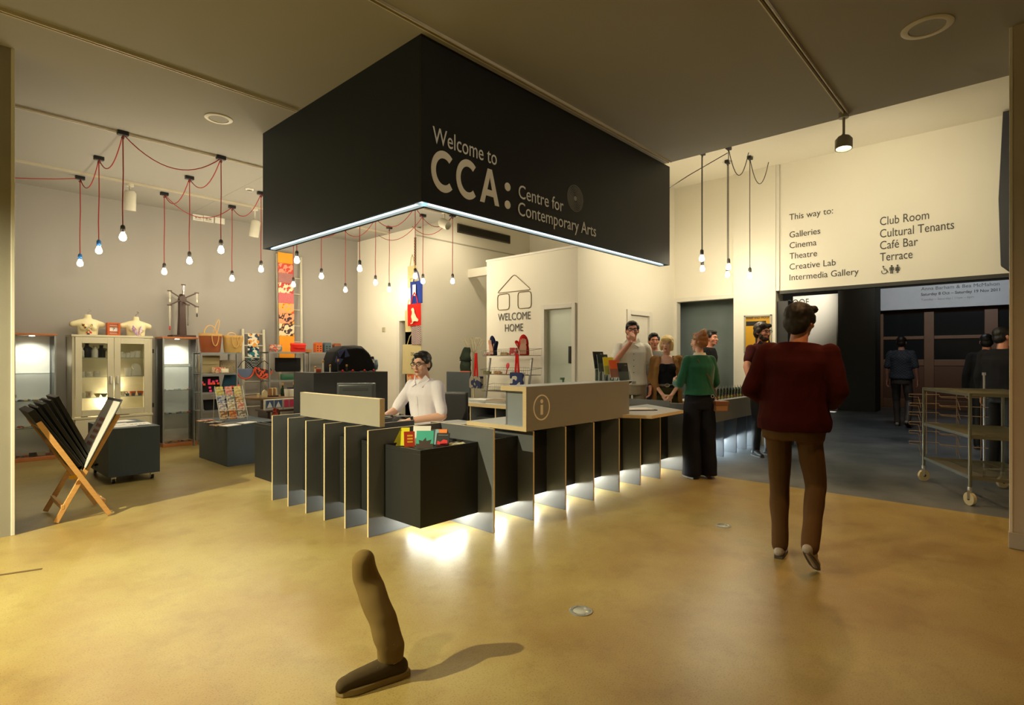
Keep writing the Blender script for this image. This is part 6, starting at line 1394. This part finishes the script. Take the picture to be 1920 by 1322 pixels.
    # hair
    if hair:
        hm = MB()
        def E_(c, r, rot=None): he_ell(hm, c, r, rot)
        if hair == 'short': E_((0,-.026,.052),(.081,.096,.078)); E_((0,-.052,-.005),(.077,.062,.075)); E_((0,.040,.094),(.056,.044,.024)); E_((.072,.012,.035),(.014,.035,.035)); E_((-.072,.012,.035),(.014,.035,.035))
        if hair == 'bob': E_((0,-.028,.052),(.088,.100,.080)); E_((0,-.050,-.02),(.086,.062,.085)); E_((-.070,.018,-.02),(.026,.045,.075)); E_((.070,.010,-.015),(.026,.045,.075)); E_((-.030,.070,.062),(.055,.028,.034),(0,-.35,0)); E_((.030,.070,.070),(.040,.022,.022),(0,.3,0))
        if hair == 'bun': E_((0,-.030,.050),(.083,.097,.078)); E_((0,-.060,.0),(.074,.058,.070)); E_((0,-.070,.110),(.048,.045,.042)); E_((.03,-.060,.140),(.03,.03,.022)); E_((-.02,-.105,.10),(.028,.026,.03)); E_((0,.040,.092),(.055,.040,.026))
        if hair == 'shaggy': E_((0,-.028,.055),(.092,.104,.084)); E_((0,-.058,-.005),(.088,.062,.085)); E_((.055,.040,.085),(.040,.04,.03)); E_((-.05,.045,.085),(.04,.04,.03)); E_((.078,.0,.02),(.02,.04,.04)); E_((-.078,.0,.02),(.02,.04,.04))
        part('hair', remesh(hm, .008, 3, .004, 38), hairm, t)
    if beard:
        bm_ = MB(); he_ell(bm_, (0,.034,-.082), (.054,.058,.036)); he_ell(bm_, (.050,.02,-.05), (.020,.035,.045)); he_ell(bm_, (-.050,.02,-.05), (.020,.035,.045)); he_ell(bm_, (0,.095,-.048), (.030,.010,.007))
        part('beard', remesh(bm_, .007, 2, .006, 50), beard, t)
    # clothes
    if top:
        m_, sleeve, hem, mg, ztop = top
        c = MB(); zs = [z for z, _, _ in tor if hem < z < ztop]
        rs = []
        for z in [hem]+zs+[ztop]:
            lo = [q for q in tor if q[0] <= z] or [tor[0]]; hi = [q for q in tor if q[0] >= z] or [tor[-1]]
            lo = lo[-1]; hi = hi[0]; f_ = 0 if hi[0] == lo[0] else (z-lo[0])/(hi[0]-lo[0])
            rx = lo[1]+(hi[1]-lo[1])*f_; ry = lo[2]+(hi[2]-lo[2])*f_
            loose = mg+(.012 if z < 1.15 else 0)
            rs.append([T(p) for p in ring((0,0,z), rx*W+loose, ry+loose)])
        c.loft(rs)
        if female: 
            for q in (-1,1): c.ell(T(V(.062*q,.085,1.285)), (.058+mg,.05+mg,.058+mg))
        for i, (el, wr_, fd, pn) in enumerate(arms):
            if sleeve <= 0: continue
            e1 = Sh[i].lerp(el, min(1, sleeve*2)); c.cap(Sh[i], ar[0]+mg*.65, e1, ar[1]+mg*.6)
            if sleeve > .5: c.cap(el, ar[1]+mg*.6, el.lerp(wr_, (sleeve-.5)*2), (ar[1]+(ar[2]-ar[1])*(sleeve-.5)*2)+mg*.6+.004)
        sm = part(cname[0], remesh(c, .010, 3, .010, 9), m_, t)
    if bottom:
        m_, kind = bottom
        c = MB()
        zt_ = 1.06 if female else .99
        c.loft([ring((0,0,z), rx*W, ry) for z, rx, ry in ((.82,.172,.125),(.90,.180,.128),(.96,.176,.122),(zt_,.150 if not female else .132,.112 if not female else .10))])
        for hp_, kn, an, td in legs:
            if kind == 'wide':
                c.loft([ring((hp_.x*.95,hp_.y,.90),.10,.115), ring((kn.x,kn.y,kn.z),.098,.115), ring((an.x,an.y,.10),.105,.125), ring((an.x,an.y,.035),.108,.13)])
            else:
                c.cap(hp_, .092, kn, .066); c.cap(kn, .066, an+V(0,0,-.01), .054)
        part(cname[1], remesh(c, .010, 3, .009, 7), m_, t)
    if shoes:
        for hp_, kn, an, td in legs:
            d = V(*td).normalized(); q = remesh(MB().cap(an-d*.045+V(0,0,-.045), .034, an+d*.15+V(0,0,-.058), .027).cap(an+V(0,0,-.02), .040, an+d*.06+V(0,0,-.04), .034), .009, 3)
            so = part('shoe', q, shoes, t)
            sd_ = V(-d.y,d.x,0); z_ = an.z-.085
            part('sole', MB().loft([[an+d*a_+sd_*b_+V(0,0,-.085+zz) for a_, b_ in ((-.075,-.025),(-.075,.025),(-.0,.035),(.10,.040),(.165,.028),(.178,0),(.165,-.028),(.10,-.040),(.0,-.035))] for zz in (0,.018)]), cr('sole_dark',(70,62,52)), so)
    if extras: extras(t, T, hp, he, arms)
    return t
hblack = cr('hair_black', (22,18,16), rough=.5, var=.3, vs=60); hbrown = cr('hair_dark_brown', (45,30,22), rough=.5, var=.3, vs=60); hblond = cr('hair_blond', (225,195,130), rough=.45, var=.2, vs=60); hred = cr('hair_auburn', (150,100,60), rough=.45, var=.25, vs=60)
def face(px): pass
def to_cam(p): return math.atan2(CAMP[1]-p[1], CAMP[0]-p[0])-PI/2      # heading whose +Y points at the camera
def buttons(T, y, m, t, z0=1.02, z1=1.40, n=6):
    for k in range(n): z = z0+(z1-z0)*k/(n-1); part('button', MB().ell(T(V(0, y-.045*max(0,(z-1.32))/.1, z)), (.006,.003,.006), None, 8, 5), m, t)
def collar(T, t, m, op=.05):
    for q in (-1,1): part('collar', MB().loft([[T(V(q*.012,.100,1.435)),T(V(q*.062,.096,1.405)),T(V(q*.088,.030,1.470)),T(V(q*.062,.045,1.512))],[T(V(q*.014,.112,1.437)),T(V(q*.066,.108,1.408)),T(V(q*.100,.034,1.474)),T(V(q*.070,.052,1.518))]]), m, t)
def watch(t, el, wr_, m=blackpl):
    p = el.lerp(wr_, .93); d = (wr_-el).normalized()
    o = part('watch', MB().cyl(p-d*.011, p+d*.011, .033, n=16), m, t); part('watch_face', MB().cyl(p+V(0,0,.030),p+V(0,0,.038),.017,n=14), cr('watch_grey',(60,62,62),rough=.2), o)
# seated receptionist
P_ = dz(802, 700, 5.42)
lav = pat('lavender_stripe', S(205,195,198), S(190,180,188), 'wave', 45); lavs = mat('lavender_shirt', S(226,220,228), .8, var=.04, vs=30)
hd_ = to_cam(P_)
rzz = hd_-R(42)
def seat_extra(t, T, hp, he, arms):
    buttons(T, .128, paper, t); collar(T, t, lavs); watch(t, arms[1][0], arms[1][1])
    part('placket', MB().loft([[T(V(q*.014,.128-.045*max(0,(z-1.32))/.1,z)) for q in (-1,1)]+[T(V(q*.014,.118-.045*max(0,(z-1.32))/.1,z)) for q in (1,-1)] for z in (1.0,1.2,1.32)]), lavs, t)
seated = person('seated man in pale lavender shirt and glasses working at the reception desk', (P_.x,P_.y,-.335), rzz, 1.77, lean=.10, turn=R(8), nod=.05,
    arms=[(V(.30,.14,1.16),V(.20,.40,1.115),V(-.3,1,-.05),V(0,0,-1)), (V(-.27,.10,1.135),V(-.10,.36,1.105),V(.25,1,-.02),V(0,0,-1))],
    legs=[(V(.10,.0,.90),V(.14,.44,.86),V(.14,.42,.43),V(.1,1,0)), (V(-.10,.0,.90),V(-.14,.44,.86),V(-.14,.42,.43),V(-.1,1,0))],
    top=(lavs,.44,.90,.020,1.475), bottom=(cr('dark_trousers',(40,40,48)),'slim'), hair='short', hairm=hblack, shoes=cr('shoe_black',(20,20,20)), glasses=True, extras=seat_extra, skinm=skin_pale, sk=.0065)
# man in white shirt, hand at his mouth
P_ = dz(1185, 700, 7.4); hd_ = to_cam(P_)
whs = mat('white_shirt', S(222,218,205), .85, var=.04, vs=30)
def w_extra(t, T, hp, he, arms):
    buttons(T, .130, cr('button_dark',(50,50,50)), t); collar(T, t, whs); watch(t, arms[1][0], arms[1][1])
    part('belt', MB().loft([ring((0,0,z),.178,.138) for z in (.955,.99)]), cr('belt_black',(25,22,20)), t); part('buckle', MB().cbox((.0,.140,.972),(.05,.008,.035)), steel, t)
person('standing man in white shirt and glasses holding a hand to his mouth', (P_.x,P_.y,0), hd_+R(10), 1.86, turn=R(-6), arms=[(V(.24,.14,1.22),V(.055,.19,1.46),V(-.30,-.25,1),V(.2,-1,0)), (V(-.26,-.03,1.16),V(-.20,.14,.92),V(.15,.25,-1),V(1,.2,0))],
    top=(whs,.45,.94,.020,1.475), bottom=(cr('stone_chinos',(160,150,128)),'slim'), hair='short', hairm=hblack, shoes=cr('shoe_black',(20,20,20)), glasses=True, extras=w_extra)
# man in grey sweater behind
P_ = dz(1226, 700, 8.3); hd_ = to_cam(P_)
person('man in plain grey sweater standing behind the blonde woman', (P_.x,P_.y,0), hd_, 1.74, turn=.2, top=(mat('grey_sweater',S(120,118,112),.9,var=.05),.95,.93,.022,1.47), bottom=(cr('blue_jeans',(45,55,80)),'slim'), hair='short', hairm=hblack, shoes=cr('shoe_black',(20,20,20)), sk=.009)
# blonde woman
P_ = dz(1250, 700, 7.25); hd_ = to_cam(P_)
camel = mat('camel_cardigan', S(150,110,65), .95, var=.06, vs=40)
def b_extra(t, T, hp, he, arms):
    part('belt', MB().loft([ring((0,0,z),.142,.112) for z in (1.045,1.075)]), cr('belt_grey',(120,112,100)), t)
    part('buckle', MB().tube([(.028*math.cos(a*PI/6),.118,1.06+.022*math.sin(a*PI/6)) for a in range(13)], .005, 5), steel, t)
    c = MB()
    for i, (el, wr_, fd, pn) in enumerate(arms):
        q = 1 if i == 0 else -1; s_ = V(.160*q,0,1.405)
        c.cap(s_, .062, el, .052); c.cap(el, .052, el.lerp(wr_,.45), .045)
        n_ = 10; sec = []
        for z, xi, xo, yf_, yb_ in ((1.455,.062,.10,.03,-.07),(1.40,.085,.165,.085,-.10),(1.30,.105,.175,.125,-.125),(1.15,.115,.175,.12,-.12),(1.0,.13,.195,.12,-.13),(.85,.14,.205,.10,-.15),(.70,.15,.20,.06,-.15)):
            sec.append([V(q*xi,yf_,z),V(q*(xi+xo)/2,yf_*.95,z),V(q*xo,yf_*.5,z),V(q*xo*1.02,yb_*.4,z),V(q*xo*.8,yb_,z),V(q*0-.0*q,yb_*1.05,z),V(0,yb_*.85,z),V(q*xo*.72,yb_*.8,z),V(q*xo*.86,yb_*.3,z),V(q*xo*.85,yf_*.4,z),V(q*(xi+xo)/2*.95,yf_*.78,z),V(q*xi,yf_*.82,z)])
        c.loft(sec)
    part('cardigan', remesh(c, .010, 3, .010, 10), camel, t)
person('blonde woman in camel cardigan and olive trousers with hands clasped', (P_.x,P_.y,0), hd_+R(4), 1.66, female=True, turn=R(-14), arms=[(V(.205,.0,1.13),V(.060,.17,.93),V(-.6,.5,-.8),V(-.5,-1,0)), (V(-.205,.0,1.13),V(-.050,.19,.93),V(.5,.5,-.8),V(.5,-1,0))],
    top=(mat('black_camisole',(.012,.012,.016),.8),0,1.03,.012,1.345), bottom=(mat('olive_trousers',S(62,64,35),.9),'wide'), hair='bob', hairm=hblond, shoes=cr('shoe_black',(20,20,20)), extras=b_extra, skinm=skin_pale, cname=('camisole','trousers'))
# woman in green sweater, back to camera
P_ = atz(1316, 898, 0); hd_ = to_cam(P_)
grn = mat('green_wool', S(30,92,72), .95, var=.07, vs=50, sheen=.3)
def g_extra(t, T, hp, he, arms):
    part('shirt_collar', MB().loft([ring((0,-.005,z),r_,r_*.9) for z, r_ in ((1.462,.078),(1.492,.066))]), whs, t)
    part('bag_strap', MB().tube([V(-.10,.02,1.46),V(-.06,-.10,1.40),V(.06,-.135,1.20),V(.17,-.10,.98),V(.20,-.06,.93)], .006, 5), cr('strap_brown',(110,70,45)), t)
    b_ = part('shoulder_bag', MB().box(.13,-.16,.80,.28,-.06,.915), cr('bag_tan',(150,110,75),rough=.6), t, .012)
    part('flap', MB().box(.125,-.165,.87,.285,-.055,.922), cr('bag_brown',(120,75,50)), b_, .006)
    part('key_ring', MB().tube([(.10+.018*math.cos(a*PI/5),-.135,.98+.018*math.sin(a*PI/5)) for a in range(11)], .003, 4), steel, t)
person('woman with auburn bun in green sweater and wide navy trousers seen from behind', (P_.x+.05,P_.y+.05,0), hd_+PI+R(24), 1.66, female=True, turn=R(22), arms=[(V(.215,.02,1.14),V(.16,.20,1.02),V(0,1,.3),V(-1,0,0)), (V(-.235,.02,1.12),V(-.20,.24,1.12),V(.1,1,.35),V(1,0,0))],
    top=(grn,.98,.99,.030,1.465), bottom=(mat('navy_wide_trousers',(.010,.011,.018),.8),'wide'), hair='bun', hairm=hred, shoes=cr('shoe_rust',(140,70,50),rough=.4), extras=g_extra, skinm=skin_pale, cname=('sweater','trousers'), width=1.03)
# dark man behind her
P_ = dz(1322, 700, 9.0); hd_ = to_cam(P_)
person('dark-haired man in black leaning behind the woman in green', (P_.x,P_.y,0), hd_+R(75), 1.82, lean=.12, turn=-.4, top=(mat('black_top',(.014,.014,.016),.9),.95,.9,.03,1.47), bottom=(cr('black_trousers',(18,18,20)),'slim'), hair='short', hairm=hblack, shoes=cr('shoe_black',(20,20,20)), sk=.009)
# bearded man leaning over the counter
P_ = dz(1430, 700, 7.75); hd_ = to_cam(P_)
mar = mat('maroon_polo', S(72,26,26), .9, var=.06, vs=30)
def be_extra(t, T, hp, he, arms):
    collar(T, t, blackpl)
    part('white_papers', MB().box(-.04,.16,1.14,.03,.17,1.28,(0,.3,0),(0,.16,1.2)), paper, t)
person('bearded man with glasses in maroon polo shirt reaching over the tumblers', (P_.x,P_.y,0), hd_+R(38), 1.86, lean=.10, bend=.10, turn=R(8), arms=[(V(.34,.13,1.16),V(.40,.30,.93),V(.1,.4,-1),V(-1,0,0)), (V(-.27,.08,1.18),V(-.05,.24,1.18),V(.9,.4,.1),V(0,0,1))],
    top=(mar,.32,.93,.026,1.475), bottom=(cr('black_trousers',(18,18,20)),'slim'), hair='shaggy', hairm=hbrown, shoes=cr('shoe_black',(20,20,20)), glasses=True, beard=hbrown, extras=be_extra, cname=('polo_shirt','trousers'))
# person in red jumper walking away
P_ = atz(1487, 1050, 0); hd_ = to_cam(P_)
redj = mat('dark_red_jumper', S(58,14,13), .95, var=.08, vs=20)
tanp = mat('tan_chinos', S(84,60,34), .9, var=.07, vs=12)
person('person in dark red jumper and tan trousers walking away from the camera', (P_.x,P_.y,0), hd_+PI-R(12), 1.73, lean=.06, bend=.05, turn=R(-15), width=1.14, arms=[(V(.27,-.02,1.15),V(.20,.18,1.06),V(-.4,1,.3),V(-1,0,0)), (V(-.27,-.03,1.15),V(-.20,.16,1.06),V(.4,1,.2),V(1,0,0))],
    legs=[(V(.09,0,.92),V(.13,.05,.50),V(.15,-.26,.20),V(.1,.75,-.6)), (V(-.09,0,.92),V(-.10,.06,.49),V(-.09,.03,.085),V(-.1,1,0))],
    top=(redj,.98,.88,.034,1.475), bottom=(tanp,'slim'), hair='shaggy', hairm=cr('hair_near_black',(20,12,12),rough=.6), shoes=cr('shoe_pale',(150,140,130),rough=.6), cname=('jumper','trousers'))
# two in the gallery, one dark figure by the pillar
P_ = atz(1690, 800, 0); hd_ = to_cam(P_)
person('distant man in checked grey-blue shirt walking away in the dark hall', (P_.x,P_.y,0), hd_+PI-.2, 1.80, top=(pat('check_shirt',S(48,50,54),S(74,76,80),'checker',40),.45,.92,.03,1.475), bottom=(cr('taupe_trousers',(80,70,60)),'slim'), hair='short', hairm=hbrown, shoes=cr('shoe_pale',(150,140,130)), sk=.010, legs=[(V(.09,0,.92),V(.12,.03,.50),V(.13,-.18,.14),V(.1,.8,-.4)), (V(-.09,0,.92),V(-.10,.10,.49),V(-.09,.12,.085),V(-.1,1,0))])
P_ = dz(1880, 700, 6.75); hd_ = to_cam(P_)
person('person in black jumper with back turned beside the right pillar', (P_.x,P_.y,0), hd_+PI-R(25), 1.74, turn=-.5, top=(mat('black_jumper',(.016,.016,.018),.9),.95,.88,.035,1.475), bottom=(cr('black_trousers',(18,18,20)),'wide'), hair='short', hairm=hblack, shoes=cr('shoe_black',(20,20,20)), sk=.009, width=1.1, cname=('jumper','trousers'))
P_ = dz(1850, 700, 8.2); hd_ = to_cam(P_)
person('shadowy person in black beyond the one beside the right pillar', (P_.x,P_.y,0), hd_+PI, 1.72, top=(mat('black_jumper',(.016,.016,.018),.9),.95,.9,.03,1.475), bottom=(cr('black_trousers',(18,18,20)),'slim'), hair='short', hairm=hblack, shoes=cr('shoe_black',(20,20,20)), sk=.010, cname=('jumper','trousers'))
P_ = dz(1486, 700, 9.0); hd_ = to_cam(P_)
person('ruddy-faced person in dark red partly hidden behind the walking figure', (P_.x,P_.y,0), hd_, 1.66, top=(mat('dim_red_top', S(80,28,24), .9),.95,.9,.03,1.475), bottom=(cr('black_trousers',(18,18,20)),'slim'), hair='short', hairm=hbrown, shoes=cr('shoe_black',(20,20,20)), sk=.010, cname=('sweater','trousers'))
# the passer-by in front: only one lower leg and shoe can be seen
toe = atz(645, 1300, 0); heel = atz(748, 1268, 0); d = (heel-toe); L = d.length; d.normalize()
t = thing('person','passer-by of whom only a brown trousered lower leg and dark shoe are seen','person', (heel.x,heel.y,0), math.atan2(-d.y,-d.x))
leg_c = mat('brown_trouser_cloth', S(112,92,52), .95, var=.1, vs=9)
knee = dz(688, 1050, 2.45); t.rotation_euler = (0,0,math.atan2(-d.y,-d.x))
M_ = t.matrix_basis.inverted(); kl = M_ @ knee; L = max(.27, L)
anl = V(.035,0,.10)
mid = anl.lerp(kl,.42)+V(.005,0,0)
mb = MB().loft([ring((anl.x+.005,0,.075),.058,.046), ring((anl.x,0,.14),.056,.046), ring((mid.x,mid.y,mid.z),.064,.058), ring((kl.x,kl.y,kl.z-.08),.060,.056), ring((kl.x+.01,kl.y,kl.z),.052,.050)])
mb.ell((kl.x+.01,kl.y,kl.z),(.052,.050,.045))
part('leg', remesh(mb, .009, 4, .012, 9), leg_c, t)
part('ankle', MB().cap((anl.x,0,.04),.034,(anl.x,0,.14),.038), skin, t)
sh_ = remesh(MB().cap((-.0,0,.045),.040,(.06,0,.060),.044).cap((.06,0,.055),.044,(.20,.005,.042),.036).cap((.20,.005,.040),.036,(.235,.008,.036),.033), .007, 4)
s_ = part('shoe', sh_, mat('dark_suede', S(70,58,38), .9, var=.12, vs=30), t)
part('sole', MB().loft([[V(a_,b_,z) for a_, b_ in ((-.045,-.022),(-.045,.022),(.0,.036),(.10,.040),(.19,.048),(.245,.034),(.268,.006),(.245,-.026),(.19,-.042),(.10,-.040),(.0,-.034))] for z in (0,.006,.028)]), mat('rubber_sole', S(140,122,80), .8), s_, .004)
part('lace', MB().tube([(.10,-.03,.075),(.12,0,.088),(.10,.03,.078)], .003, 4), mat('lace', S(50,42,30)), s_); part('lace', MB().tube([(.13,-.03,.070),(.15,0,.082),(.13,.03,.072)], .003, 4), mat('lace', S(50,42,30)), s_)
